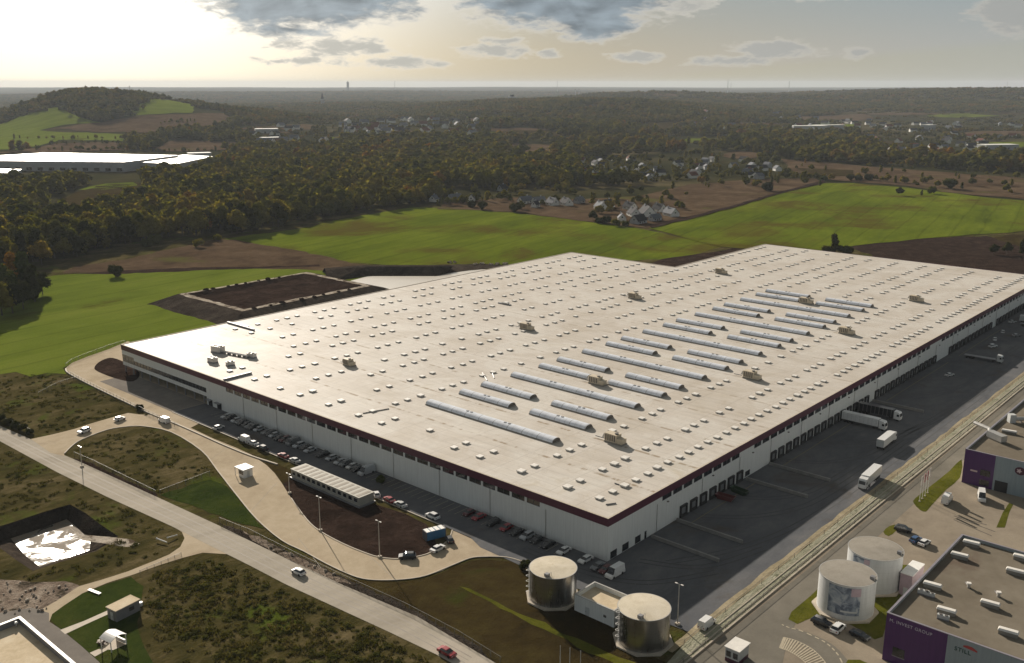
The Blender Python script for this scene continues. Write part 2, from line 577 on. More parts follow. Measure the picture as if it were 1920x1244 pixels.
def ragged(pts, step, amp, rs):
    out = []
    N = len(pts)
    for i in range(N):
        a, b = Vector(pts[i]), Vector(pts[(i + 1) % N])
        L = (b - a).length
        k = max(1, int(L / step))
        nn = Vector((-(b - a).y, (b - a).x, 0)).normalized() if L > 0 else Vector((0, 0, 0))
        for j in range(k):
            out.append(a.lerp(b, j / k) + nn * rs.uniform(-amp, amp) * (1 if j else .4))
    return out


def sheet(name, pts, z, mat, px=True, smooth=0, rag=None, hill=False, kind='structure'):
    P = [(GT(*p) if hill else G(p[0], p[1], 0)) if px else Vector((p[0], p[1], 0)) for p in pts]
    if hill:
        P = [Vector((p.x, p.y, 0)) for p in P]
    if smooth:
        P = spline(P, smooth)
    if rag:
        P = ragged(P, rag[0], rag[1], random.Random(len(pts) * 31 + int(abs(P[0].x))))
    tris = geometry.tessellate_polygon([[Vector((p.x, p.y, 0)) for p in P]])
    me = bpy.data.meshes.new(name)
    me.from_pydata([(p.x, p.y, z) for p in P], [], [tuple(q) for q in tris])
    if hill:
        bm = bmesh.new()
        bm.from_mesh(me)
        for _ in range(6):
            es = [e for e in bm.edges if e.calc_length() > 45]
            if not es: break
            bmesh.ops.subdivide_edges(bm, edges=es, cuts=1)
            bmesh.ops.triangulate(bm, faces=bm.faces)
        zs = terr([v.co.x for v in bm.verts], [v.co.y for v in bm.verts])
        for v, q in zip(bm.verts, zs):
            v.co.z = q + z + .3
        bm.to_mesh(me)
        bm.free()
    bm = bmesh.new()
    bm.from_mesh(me)
    for f in bm.faces:
        f.normal_update()
        if f.normal.z < 0: f.normal_flip()
    bm.to_mesh(me)
    bm.free()
    me.materials.append(mat)
    o = link(name, me)
    o['kind'] = kind
    return o


def strip(name, pts, w, h, mat, z=0.0, kind='structure', parent=None):
    """a kerb or low wall of rectangular section along a line of ground points"""
    b = MB()
    P = [Vector((p[0], p[1], 0)) for p in pts]
    L = []
    for i, p in enumerate(P):
        a = P[max(i - 1, 0)]
        c = P[min(i + 1, len(P) - 1)]
        nn = Vector((-(c - a).y, (c - a).x, 0)).normalized() * (w / 2)
        L.append((p - nn, p + nn))
    for (a0, a1), (b0, b1) in zip(L, L[1:]):
        b.add([(a0.x, a0.y, z), (b0.x, b0.y, z), (b1.x, b1.y, z), (a1.x, a1.y, z), (a0.x, a0.y, z + h), (b0.x, b0.y, z + h), (b1.x, b1.y, z + h), (a1.x, a1.y, z + h)],
              [(4, 5, 6, 7), (0, 1, 5, 4), (2, 3, 7, 6)])
    a0, a1 = L[0]
    b0, b1 = L[-1]
    b.add([(a0.x, a0.y, z), (a1.x, a1.y, z), (a1.x, a1.y, z + h), (a0.x, a0.y, z + h)], [(0, 1, 2, 3)])
    b.add([(b0.x, b0.y, z), (b1.x, b1.y, z), (b1.x, b1.y, z + h), (b0.x, b0.y, z + h)], [(0, 1, 2, 3)])
    o = b.build(name, mat, parent)
    if kind: o['kind'] = kind
    return o


# the pit of the puddle, cut out of the ground sheet
PIT_RIM = [G(*p) for p in [(-60, 1004), (-20, 993), (20, 981), (80, 961), (131, 946), (160, 962), (190, 985), (222, 1006), (205, 1018), (180, 1034), (140, 1046), (100, 1058), (62, 1071), (30, 1050), (0, 1028), (-60, 1040)]]
PIT_FLOOR = [G(p[0], p[1], -3.2) for p in [(-20, 1023), (0, 1017), (20, 1010), (75, 992), (125, 974), (140, 985), (152, 997), (170, 1010), (180, 1016), (170, 1032), (140, 1042), (105, 1052), (74, 1063), (45, 1040), (22, 1016), (-20, 1028)]]
angs = []
a = 0.0
while a < 360:
    rel = (a - math.degrees(math.atan2(FLAT.y, FLAT.x)) + 180) % 360 - 180
    angs.append(R(a))
    a += .3 if abs(rel) < 40 else 2.5
NA = len(angs)
R0 = 1000.0
bm = bmesh.new()
ring = [bm.verts.new((CAM.x + R0 * math.cos(q), CAM.y + R0 * math.sin(q), 0)) for q in angs]
ed = [bm.edges.new((ring[i], ring[(i + 1) % NA])) for i in range(NA)]
hole = [bm.verts.new((p.x, p.y, 0)) for p in PIT_RIM]
ed += [bm.edges.new((hole[i], hole[(i + 1) % len(hole)])) for i in range(len(hole))]
bmesh.ops.triangle_fill(bm, edges=ed, use_beauty=True)
for f in bm.faces:
    f.normal_update()
    if f.normal.z < 0: f.normal_flip()
fl = [bm.verts.new(p) for p in PIT_FLOOR]
for i in range(len(hole)):
    j = (i + 1) % len(hole)
    f = bm.faces.new((hole[i], hole[j], fl[j], fl[i]))
    f.material_index = 1
    f.normal_update()
    if f.normal.z < 0: f.normal_flip()
f = bm.faces.new(fl)
f.material_index = 1
f.normal_update()
if f.normal.z < 0: f.normal_flip()
me = bpy.data.meshes.new('ground')
bm.to_mesh(me)
bm.free()
me.materials.append(M['scrub'])
me.materials.append(M['bank'])
link('ground', me)['kind'] = 'structure'
radii = [R0]
while radii[-1] < 22500:
    radii.append(radii[-1] + max(14, radii[-1] * .0135))
ca, sa = np.cos(angs), np.sin(angs)
X = CAM.x + np.outer(radii, ca)
Y = CAM.y + np.outer(radii, sa)
Z = terr(X, Y)
NR = len(radii)
vv = np.stack([X, Y, Z], -1).reshape(-1, 3)
ff = []
for i in range(NR - 1):
    for j in range(NA):
        k = (j + 1) % NA
        ff.append((i * NA + j, i * NA + k, (i + 1) * NA + k, (i + 1) * NA + j))
me = bpy.data.meshes.new('hills')
me.from_pydata(vv.tolist(), [], ff)
me.polygons.foreach_set('use_smooth', [True] * len(me.polygons))
bm = bmesh.new()
bm.from_mesh(me)
for f in bm.faces:
    f.normal_update()
if bm.faces[0:1] and list(bm.faces)[0].normal.z < 0:
    bmesh.ops.reverse_faces(bm, faces=bm.faces)
bm.to_mesh(me)
bm.free()
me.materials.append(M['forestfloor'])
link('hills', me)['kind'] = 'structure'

# water lying in the pit
sheet('water', [(20, 1010), (75, 992), (125, 974), (140, 985), (152, 997), (170, 1014), (168, 1032), (140, 1042), (105, 1052), (74, 1063), (45, 1040)], 0, M['water'])
o = bpy.data.objects['water']
o.data.vertices.foreach_set('co', [c for p in [G(p[0], p[1], -3.14) for p in [(20, 1010), (75, 992), (125, 974), (140, 985), (152, 997), (170, 1014), (168, 1032), (140, 1042), (105, 1052), (74, 1063), (45, 1040)]] for c in p])

S = sheet
# fields
S('grass_field', [(-260, 545), (-60, 530), (60, 525), (100, 517), (160, 513), (240, 513), (330, 507), (450, 505), (560, 502), (700, 512), (760, 545), (520, 640), (290, 640), (232, 652), (165, 672), (120, 690), (124, 702), (90, 700), (60, 706), (30, 698), (0, 702), (-200, 720)], .04, M['lush'], rag=(9, 1.6))
S('grass_field', [(420, 448), (560, 430), (640, 411), (715, 398), (780, 389), (850, 392), (960, 399), (1080, 413), (1200, 429), (1290, 448), (1360, 462), (1290, 486), (1100, 492), (880, 498), (760, 498), (650, 494), (560, 472)], .05, M['field'], rag=(14, 3))
S('grass_field', [(1218, 426), (1300, 408), (1380, 385), (1460, 362), (1545, 342), (1600, 342), (1700, 350), (1820, 365), (2040, 386), (2200, 400), (2100, 430), (1920, 432), (1760, 445), (1640, 455), (1500, 470), (1350, 462), (1280, 443)], .05, M['field'], rag=(18, 3), hill=True)
S('grass_field', [(1840, 449), (1900, 440), (2050, 436), (2050, 462), (1900, 466), (1830, 462)], .09, M['browngrass'], rag=(9, 2))
S('dry_field', [(140, 500), (230, 488), (330, 465), (400, 450), (440, 450), (560, 470), (660, 494), (700, 500), (610, 508), (470, 503), (350, 505), (240, 510), (120, 513)], .06, M['dry'], rag=(8, 2))
S('field_edge_track', [(120, 514), (330, 503), (560, 499), (600, 496), (600, 500), (420, 506), (200, 515)], .07, M['soil'], rag=(6, 1.5))
S('dry_field', [(820, 392), (830, 376), (960, 368), (1090, 372), (1200, 366), (1290, 345), (1420, 336), (1530, 334), (1543, 341), (1460, 361), (1380, 384), (1300, 407), (1216, 426), (1080, 411), (960, 397)], .03, M['dry'], rag=(14, 3), hill=True)
S('dry_field', [(1460, 297), (1540, 305), (1620, 312), (1720, 320), (1840, 328), (2080, 345), (2080, 384), (1920, 374), (1800, 362), (1700, 348), (1600, 340), (1560, 338), (1490, 322)], .4, M['dry'], rag=(20, 5), hill=True)
S('grass_field', [(1490, 316), (1600, 320), (1600, 330), (1530, 330)], .8, M['browngrass'], hill=True)
S('field_boundary_track', [(1216, 424), (1300, 405), (1380, 382), (1460, 359), (1545, 339), (1548, 343), (1462, 364), (1382, 387), (1302, 410), (1222, 428)], .5, M['soil'], hill=True, rag=(20, 1.5))
S('soil_strip', [(1590, 464), (1700, 450), (1850, 443), (1930, 470), (2080, 500), (1920, 520), (1760, 500), (1640, 482)], .10, M['soil'], rag=(10, 3))
S('soil_strip', [(1240, 486), (1300, 478), (1400, 462), (1440, 455), (1430, 470), (1300, 505), (1200, 500)], .08, M['soil'], rag=(8, 2))
# the hill's fields
for nm, pts, mt in [
    ('grass_field', [(-60, 246), (0, 236), (55, 212), (115, 204), (150, 222), (190, 232), (120, 238), (60, 250), (-60, 262)], 'lush'),
    ('grass_field', [(230, 222), (262, 200), (280, 186), (320, 189), (370, 200), (360, 214), (280, 218)], 'lush'),
    ('dry_field', [(95, 245), (190, 232), (260, 221), (360, 216), (430, 214), (420, 238), (300, 252), (180, 250)], 'dry'),
    ('grass_field', [(-60, 268), (40, 246), (120, 250), (260, 256), (230, 268), (110, 264), (40, 282), (-60, 284)], 'lush'),
    ('dry_field', [(-40, 290), (40, 284), (100, 272), (230, 269), (240, 282), (120, 288)], 'dry'),
    ('dry_field', [(285, 277), (330, 265), (440, 268), (480, 277), (390, 285), (310, 287)], 'dry')]:
    S(nm, pts, .9, M[mt], hill=True, rag=(25, 6))
for nm, pts, mt in [('grass_field', [(60, 412), (120, 372), (190, 346), (262, 344), (268, 366), (200, 386), (140, 408)], 'browngrass'), ('grass_field', [(150, 356), (200, 346), (250, 344), (258, 352), (190, 356)], 'lush'),
                    ('grass_field', [(870, 258), (960, 246), (1080, 248), (1060, 256), (950, 262), (860, 268)], 'browngrass'), ('dry_field', [(1470, 220), (1620, 214), (1640, 224), (1500, 232)], 'dry'),
                    ('grass_field', [(1615, 264), (1700, 266), (1690, 276), (1600, 272)], 'browngrass'), ('dry_field', [(1180, 232), (1280, 228), (1280, 246), (1200, 246)], 'browngrass'),
                    ('dry_field', [(1660, 283), (1780, 288), (1920, 284), (1920, 296), (1780, 300), (1660, 294)], 'dry'),
                    ('dry_field', [(880, 224), (960, 226), (930, 234), (880, 232)], 'dry'), ('dry_field', [(1520, 190), (1620, 196), (1610, 200), (1500, 196)], 'stony'), ('dry_field', [(1230, 176), (1285, 178), (1270, 182), (1220, 180)], 'dry')]:
    S(nm, pts, 1.1, M[mt], hill=True, rag=(25, 6))

# ground round the warehouse
S('forecourt', [(240, 640), (205, 655), (165, 669), (135, 681), (124, 690), (126, 698), (150, 712), (200, 736), (280, 775), (330, 796), (352, 806), (420, 770), (330, 690)], .09, M['concrete'], smooth=0)
S('flower_bed', [(177, 690), (184, 681), (197, 674), (212, 672), (235, 681), (262, 700), (250, 716), (222, 712), (196, 703), (181, 696)], .13, M['soil'], smooth=3)
S('apron', [(58, 824), (100, 815), (140, 805), (170, 795), (215, 782), (240, 775), (262, 778), (290, 778), (330, 792), (360, 804), (400, 823), (440, 839), (471, 853), (500, 873), (515, 888), (528, 906), (546, 935), (560, 955), (575, 975), (600, 997), (640, 1019), (680, 1036), (712, 1046), (750, 1049), (790, 1043), (815, 1033), (840, 1014), (848, 995),
            (900, 1018), (960, 1043), (1000, 1060), (980, 1053), (950, 1046), (905, 1045), (880, 1048), (850, 1060), (830, 1071), (800, 1080), (760, 1087), (715, 1089), (680, 1086), (650, 1076), (610, 1057), (570, 1035), (528, 1014), (500, 992), (482, 975), (465, 954), (446, 932), (425, 904), (407, 882), (393, 863), (378, 846), (352, 828), (321, 811), (295, 804), (268, 800), (235, 801), (200, 807), (170, 817), (153, 825), (134, 838), (121, 850), (120, 856), (95, 850)], .08, M['concrete'])
S('container_plot', [(530, 908), (548, 898), (600, 905), (700, 945), (760, 964), (800, 984), (812, 1000), (818, 1022), (808, 1036), (790, 1043), (750, 1049), (712, 1046), (680, 1036), (640, 1019), (600, 997), (575, 975), (560, 955), (546, 935)], .06, M['soil'])
S('verge', [(330, 794), (420, 832), (520, 870), (548, 884), (556, 900), (530, 908), (515, 888), (500, 873), (471, 853), (400, 823), (360, 804)], .05, M['browngrass'])
S('asphalt_car_park', [(-13.6, 192), (-13.6, 36), (-16, 30), (-16.5, 10), (-14.5, -33.3), (0.2, -33.3), (0.2, 192)], .11, M['asphalt'], px=False)
S('asphalt_yard', [(-14.5, -33.3), (-4, -34), (440, -34), (440, .3), (0.2, .3)], .12, M['asphalt'], px=False)
S('paving_by_the_entrance', [(-13.6, 250), (-13.6, 192.2), (0.2, 192.2), (0.2, 250)], .12, M['greyyard'], px=False)
S('brown_grass', [(640, 1085), (690, 1090), (760, 1091), (800, 1084), (850, 1064), (880, 1052), (905, 1049), (960, 1053), (1005, 1066), (1040, 1100), (1120, 1160), (1220, 1230), (1300, 1260), (1340, 1290), (1000, 1330), (940, 1250), (820, 1190), (720, 1130)], .045, M['browngrass'], rag=(3, .5))
S('bright_grass_strip', [(862, 1100), (880, 1104), (930, 1128), (1000, 1160), (1080, 1198), (1160, 1232), (1240, 1270), (1215, 1275), (1130, 1234), (1040, 1192), (960, 1150), (900, 1120)], .07, M['verge'], rag=(3, .7))
S('grass_island', [(121, 851), (134, 838), (153, 825), (170, 817), (200, 807), (235, 801), (268, 800), (295, 804), (321, 811), (352, 828), (378, 846), (393, 863), (407, 882), (425, 904), (446, 932), (465, 954), (482, 975), (500, 992), (470, 985), (430, 970), (400, 957), (300, 922), (220, 888), (160, 862)], .05, M['scrub'])
S('grass_patch', [(300, 928), (395, 900), (425, 912), (446, 936), (482, 978), (495, 992), (440, 978), (380, 956)], .07, M['lawn'], rag=(3, .5))
# the public road and what lies along it
ROAD_UP = [(-160, 725), (0, 799), (53, 822), (118, 853), (153, 868), (293, 932), (410, 986), (520, 1040), (639, 1096), (783, 1157), (897, 1225), (960, 1262), (1060, 1320)]
ROAD_LO = [(960, 1310), (861, 1252), (818, 1228), (730, 1186), (639, 1144), (535, 1096), (470, 1062), (418, 1036), (321, 987), (200, 932), (107, 886), (0, 828), (-160, 748)]
S('road', ROAD_UP + ROAD_LO, .07, M['road'])
S('side_road', [(300, 976), (321, 986), (341, 998), (346, 1010), (338, 1026), (318, 1040), (290, 1052), (240, 1072), (190, 1088), (148, 1100), (105, 1128), (70, 1148), (60, 1170), (92, 1168), (98, 1152), (120, 1136), (155, 1113), (200, 1094), (250, 1078), (300, 1060), (345, 1046), (380, 1037), (430, 1040), (470, 1062), (418, 1030)], .055, M['concrete'])
S('rubble_ground', [(-60, 1085), (0, 1088), (60, 1092), (120, 1090), (148, 1098), (120, 1125), (100, 1145), (70, 1160), (0, 1175), (-60, 1190)], .04, M['rubble'], rag=(2.5, .5))
S('yard', [(-60, 1160), (0, 1150), (60, 1140), (92, 1150), (92, 1166), (113, 1180), (150, 1210), (188, 1244), (240, 1290), (-60, 1300)], .065, M['greyyard'])
S('lawn', [(92, 1160), (92, 1150), (107, 1135), (130, 1121), (155, 1113), (200, 1096), (245, 1082), (270, 1100), (262, 1140), (258, 1180), (272, 1215), (290, 1250), (320, 1290), (240, 1292), (188, 1244), (150, 1210), (113, 1180)], .05, M['lawn'], rag=(3, .3))
S('path', [(113, 1182), (122, 1190), (160, 1172), (213, 1148), (212, 1141), (158, 1165)], .075, M['kerb'])
S('path', [(168, 1225), (178, 1232), (211, 1214), (208, 1208)], .075, M['kerb'])
S('path', [(182, 1201), (206, 1192), (238, 1208), (212, 1220), (198, 1218)], .078, M['kerb'])
S('dirt_track', [(128, 986), (150, 1003), (200, 1007), (245, 1012), (262, 1020), (240, 1026), (190, 1019), (155, 1014)], .035, M['stony'], rag=(2, .3))
# the gravel strip with its drain between the two sites
S('sandy_verge', [(-24, -33.3), (-10, -33.0), (440, -33.6), (440, -35.0), (-24, -35.0)], .135, M['sand'], px=False, rag=(6, .35))
S('gravel_strip', [(-44, -39.2), (-30, -36.5), (-18, -35.0), (440, -35.0), (440, -38.9), (-44, -39.2)], .145, M['gravel'], px=False)
strip('kerb', [(-14, -36.9), (440, -36.9)], .22, .16, M['kerb'], .14)
strip('kerb', [(-40, -38.3), (440, -38.3)], .25, .12, M['kerb'], .14)
strip('kerb', [(-44, -39.25), (440, -39.25)], .35, .24, M['kerb'], .06)
S('depot_paving', [(-90, -39.4), (440, -39.4), (440, -190), (-90, -190)], .05, M['pave2'], px=False)
S('depot_road', [(-60, -41), (30, -40.6), (110, -40.4), (300, -40.4), (300, -46), (110, -46.5), (40, -47.2), (10, -48.5), (-12, -51), (-40, -56)], .06, M['pave3'], px=False, smooth=3)
S('depot_road', [(1478, 1160), (1450, 1190), (1425, 1244), (1410, 1290), (1460, 1290), (1468, 1240), (1478, 1195), (1492, 1170)], .065, M['pave3'])
S('depot_road', [(1460, 1170), (1500, 1182), (1545, 1200), (1575, 1222), (1600, 1260), (1560, 1262), (1540, 1238), (1505, 1210), (1470, 1196)], .068, M['pave3'], smooth=3)
GP = M['lush']
S('grass_verge', [(1713, 944), (1716, 935), (1745, 912), (1780, 884), (1803, 862), (1800, 896), (1775, 918), (1745, 950), (1736, 960), (1725, 957)], .08, M['verge'], smooth=2)
S('grass_verge', [(1656, 998), (1668, 987), (1684, 985), (1680, 996), (1666, 1006)], .08, M['verge'], smooth=2)
S('grass_verge', [(1478, 1162), (1484, 1148), (1520, 1118), (1545, 1094), (1640, 1060), (1702, 1060), (1720, 1080), (1672, 1140), (1655, 1195), (1640, 1200), (1600, 1175), (1570, 1162), (1530, 1156), (1510, 1164), (1495, 1171)], .08, M['verge'])
S('grass_verge', [(1868, 990), (1880, 962), (1892, 944), (1900, 946), (1892, 962), (1884, 990)], .08, M['verge'])
S('grass_verge', [(1582, 1250), (1590, 1238), (1612, 1238), (1640, 1250), (1650, 1270), (1590, 1270)], .08, M['verge'])


def mark(name, pts, w=.16, z=.1, mat=None):
    P = [G(*p) for p in pts]
    b = MB()
    for p, q in zip(P, P[1:]):
        nn = Vector((-(q - p).y, (q - p).x, 0)).normalized() * (w / 2)
        b.quad((p.x - nn.x, p.y - nn.y, z), (q.x - nn.x, q.y - nn.y, z), (q.x + nn.x, q.y + nn.y, z), (p.x + nn.x, p.y + nn.y, z))
    o = b.build(name, mat or M['marking'])
    o['kind'] = 'structure'
    return o


# painted dashes, hatching and bay lines
dl = spline([G(*p) for p in [(1466, 1172), (1480, 1178), (1500, 1183), (1525, 1194), (1545, 1204), (1560, 1216), (1572, 1230), (1582, 1250)]], 8, False)
b = MB()
for i in range(0, len(dl) - 3, 5):
    p, q = dl[i], dl[i + 3]
    nn = Vector((-(q - p).y, (q - p).x, 0)).normalized() * .16
    b.quad((p.x - nn.x, p.y - nn.y, .1), (q.x - nn.x, q.y - nn.y, .1), (q.x + nn.x, q.y + nn.y, .1), (p.x + nn.x, p.y + nn.y, .1))
b.build('painted_dashes', M['marking'])['kind'] = 'structure'
up = spline([G(*p) for p in [(1470, 1196), (1492, 1202), (1520, 1216), (1540, 1234), (1556, 1256)]], 5, False)
lo = spline([G(*p) for p in [(1462, 1216), (1478, 1222), (1496, 1232), (1512, 1246), (1526, 1268)]], 5, False)
b = MB()
for p, q in zip(up, lo):
    nn = Vector((-(q - p).y, (q - p).x, 0)).normalized() * .17
    b.quad((p.x - nn.x, p.y - nn.y, .1), (q.x - nn.x, q.y - nn.y, .1), (q.x + nn.x, q.y + nn.y, .1), (p.x + nn.x, p.y + nn.y, .1))
for ln in (up, lo):
    for p, q in zip(ln, ln[1:]):
        nn = Vector((-(q - p).y, (q - p).x, 0)).normalized() * .1
        b.quad((p.x - nn.x, p.y - nn.y, .105), (q.x - nn.x, q.y - nn.y, .105), (q.x + nn.x, q.y + nn.y, .105), (p.x + nn.x, p.y + nn.y, .105))
b.build('painted_hatching', M['marking'])['kind'] = 'structure'
M['yellowline'] = plain('faded_yellow_line', (.22, .17, .07), .7)
b = MB()
for u0, u1 in [(34, 72), (90, 170), (178, 250), (264, 330)]:
    b.quad((u0, -4.4, .14), (u1, -4.4, .14), (u1, -4.2, .14), (u0, -4.2, .14))
b.build('painted_line', M['yellowline'])['kind'] = 'structure'
b = MB()
v = 178.0
while v > 12:
    b.quad((-6, v, .13), (-.7, v, .13), (-.7, v + .12, .13), (-6, v + .12, .13))
    v -= 2.62
b.build('painted_bay_lines', M['marking'])['kind'] = 'structure'
# wear on the road: darker seams along the lanes, tyre tracks on the depot paving
M['seam'] = plain('dark_seam', (.285, .25, .21), .85, var=.3, scale=.3)
for k in (.34, .52, .70):
    pts = [tuple(np.array(ROAD_UP[i]) * (1 - k) + np.array(l) * k) for i, l in zip((0, 1, 3, 5, 6, 8, 9, 10), (ROAD_LO[12], ROAD_LO[11], ROAD_LO[10], ROAD_LO[9], ROAD_LO[8], ROAD_LO[5], ROAD_LO[3], ROAD_LO[1]))]
    mark('road_seam', pts, .35 if k != .52 else .2, .078, M['seam'])
M['tyre'] = plain('tyre_track', (.075, .062, .05), .8, var=.3)
for a_, c_2 in [((1788, 975), (1860, 1006)), ((1795, 971), (1866, 998)), ((1788, 968), (1850, 985))]:
    mark('tyre_track', [a_, c_2], .3, .085, M['tyre'])
for pts, w in [([(560, 1010), (602, 1066)], .12), ([(690, 1040), (740, 1087)], .12), ([(430, 838), (395, 862)], .1), ([(300, 780), (270, 800)], .1), ([(520, 905), (470, 960)], .12)]:
    mark('paving_joint', pts, w, .09, M['seam'])

M['tyredark'] = plain('tyre_marks_on_asphalt', (.060, .060, .064), .8, var=.35, scale=.2)
for q_ in [[(40, -4), (48, -14), (62, -22), (84, -25), (140, -26)], [(58, -3), (64, -13), (78, -20), (110, -22)], [(95, -3), (103, -14), (120, -21), (160, -24)], [(118, -3), (127, -15), (146, -23), (200, -27)], [(10, -12), (30, -22), (60, -28), (120, -29.5), (220, -30)], [(6, -6), (14, -20), (34, -27)],
           [(142, -17), (150, -23), (176, -27), (230, -28)], [(190, -3), (198, -13), (216, -20), (260, -22)], [(-9, 20), (-8, 0), (-2, -14), (14, -24)], [(215, -3), (222, -12), (240, -18), (300, -20)]]:
    P_ = spline([Vector((x, y, 0)) for x, y in q_], 5, False)
    b = MB()
    for off_ in (-.95, .95):
        for p, q in zip(P_, P_[1:]):
            nn = Vector((-(q - p).y, (q - p).x, 0)).normalized()
            a0, a1, b0, b1 = p + nn * (off_ - .22), p + nn * (off_ + .22), q + nn * (off_ - .22), q + nn * (off_ + .22)
            b.quad((a0.x, a0.y, .13), (b0.x, b0.y, .13), (b1.x, b1.y, .13), (a1.x, a1.y, .13))
    b.build('tyre_track', M['tyredark'])['kind'] = 'structure'
# kerbs round the apron and the forecourt
def kl(pts, sm=3):
    return spline([G(*p) for p in pts], sm, False)
strip('kerb', kl([(124, 692), (126, 699), (150, 713), (200, 738), (280, 776), (332, 797), (380, 818), (420, 836), (470, 856), (520, 872)]), .5, .35, M['kerb'], .05)
strip('kerb', kl([(121, 851), (134, 838), (153, 825), (200, 807), (235, 801), (268, 800), (321, 811), (378, 846), (407, 882), (446, 932), (482, 975), (528, 1014), (570, 1035), (610, 1057), (650, 1076), (680, 1086), (715, 1089), (760, 1087), (800, 1080), (850, 1060), (880, 1048), (905, 1045), (950, 1046), (985, 1056)]), .3, .18, M['kerb'], .05)
strip('kerb', kl([(546, 935), (575, 975), (600, 997), (640, 1019), (680, 1036), (712, 1046), (750, 1049), (790, 1043), (815, 1033), (840, 1014), (848, 995)]), .3, .18, M['kerb'], .05)
strip('kerb', [(-13.7, 192), (-13.7, 46)], .3, .16, M['kerb'], .1)

# ------------------------------------------------------------------ the big warehouse
def panelmat(name, col, pitch, axis, rough=.45, var=.06):
    """coated metal wall panels with a seam every pitch metres and a little streaking"""
    m, t = newmat(name)
    pos = t.n('ShaderNodeNewGeometry').outputs['Position']
    q = t.sep(pos)
    x = t.m('ADD', q[0], q[1]) if axis == 'h' else q[2]
    fr = t.m('FRACT', t.m('DIVIDE', x, pitch))
    seam = t.m('LESS_THAN', fr, .035)
    st = t.noise(t.xyz(t.m('MULTIPLY', t.m('ADD', q[0], q[1]), 1.6), 0.0, t.m('MULTIPLY', q[2], .12)), 1.0, 4, .6)
    k = t.m('SUBTRACT', t.rng(st, .3, .7, 1 - var, 1 + var, False), t.m('MULTIPLY', seam, .10))
    finish(t, t.vm('SCALE', tuple(col), k), rough, 0, .4)
    return m


M['wallwhite'] = panelmat('white_wall_panels', (.74, .75, .73), 2.75, 'h')
M['maroon'] = panelmat('maroon_fascia', (.095, .022, .045), 5.5, 'h', .4)
M['purple'] = panelmat('purple_wall_panels', (.074, .022, .118), 3.0, 'h', .4, .1)
M['bluegrey'] = panelmat('blue_grey_wall_panels', (.27, .325, .355), 3.0, 'h', .45, .08)
M['glassdark'] = plain('dark_glass', (.020, .024, .030), .08, var=.3, scale=.4, spec=.8)
M['glassgreen'] = plain('greenish_glass', (.075, .09, .075), .10, var=.4, scale=.5, spec=.8)
M['rubber'] = plain('black_rubber', (.022, .022, .024), .7)
M['frame'] = plain('window_frame', (.10, .10, .11), .5)
M['doorpanel'] = plain('grey_door_panel', (.18, .19, .20), .5)
M['tan'] = plain('tan_sheet_metal', (.54, .46, .34), .5)
M['tandark'] = plain('grey_louvre', (.10, .09, .08), .6)
M['galv'] = plain('galvanised_metal', (.48, .47, .45), .42, .5)
M['steelgrey'] = plain('grey_steel', (.24, .24, .25), .5, .3)
M['domewhite'] = plain('white_dome', (.76, .73, .68), .4)
M['curbpale'] = plain('pale_curb', (.42, .39, .34), .7)
M['curbgrey'] = plain('grey_curb', (.26, .24, .21), .7)
m, t = newmat('translucent_barrel_panels')
g = t.n('ShaderNodeNewGeometry').outputs['Position']
yy = t.sep(g)[1]
rib = t.m('LESS_THAN', t.m('FRACT', t.m('DIVIDE', yy, 2.1)), .07)
big = t.m('LESS_THAN', t.m('FRACT', t.m('DIVIDE', yy, 6.3)), .05)
cc = t.mix(rib, (.88, .92, 1.0), (.72, .75, .80))
cc = t.mix(big, cc, (.58, .60, .64))
cc = t.vm('SCALE', cc, t.rng(t.noise(g, .3, 4), .3, .7, .88, 1.1, False))
pb = t.n('ShaderNodeBsdfPrincipled')
t.put(pb.inputs['Base Color'], cc)
pb.inputs['Roughness'].default_value = .22
tl = t.n('ShaderNodeBsdfTranslucent')
t.put(tl.inputs[0], cc)
m1 = t.n('ShaderNodeMixShader')
m1.inputs[0].default_value = .15
t.put(m1.inputs[1], pb.outputs[0])
t.put(m1.inputs[2], tl.outputs[0])
m2 = t.n('ShaderNodeMixShader')
m2.inputs[0].default_value = .05
t.put(m2.inputs[1], m1.outputs[0])
tp = t.n('ShaderNodeBsdfTransparent')
tp.inputs[0].default_value = (.88, .90, .95, 1)
t.put(m2.inputs[2], tp.outputs[0])
t.put(t.n('ShaderNodeOutputMaterial').inputs[0], m2.outputs[0])
M['barrel'] = m

# roof membrane: cream, with stains, seams and the dirty valleys between the bays
m, t = newmat('roof_membrane')
pos = t.n('ShaderNodeNewGeometry').outputs['Position']
q = t.sep(pos)
stain = t.noise(pos, .045, 7, .65, .8)
streak = t.noise(t.xyz(t.m('MULTIPLY', q[0], .5), t.m('MULTIPLY', q[1], .05), 0.0), 1.0, 5, .6)
fine = t.noise(pos, 1.4, 4, .7)
col = t.ramp(stain, [(.30, (.48, .43, .365)), (.48, (.545, .50, .445)), (.60, (.59, .555, .505)), (.74, (.51, .46, .38))])
col = t.vm('SCALE', col, t.rng(streak, .25, .75, .91, 1.07, False))
col = t.vm('SCALE', col, t.rng(fine, .2, .8, .95, 1.05, False))
seam = t.m('LESS_THAN', t.m('FRACT', t.m('DIVIDE', q[0], 3.7)), .05)
seam2 = t.m('LESS_THAN', t.m('FRACT', t.m('DIVIDE', q[1], 11.1)), .025)
col = t.vm('SCALE', col, t.m('SUBTRACT', 1.0, t.m('MULTIPLY', t.m('MAXIMUM', seam, seam2), .15)))
va = t.m('ABSOLUTE', t.m('SUBTRACT', t.m('FRACT', t.m('ADD', t.m('DIVIDE', q[0], 22.2), .5)), .5))
vn = t.noise(t.xyz(t.m('MULTIPLY', q[0], .08), t.m('MULTIPLY', q[1], .22), 0.0), 1.0, 5, .7)
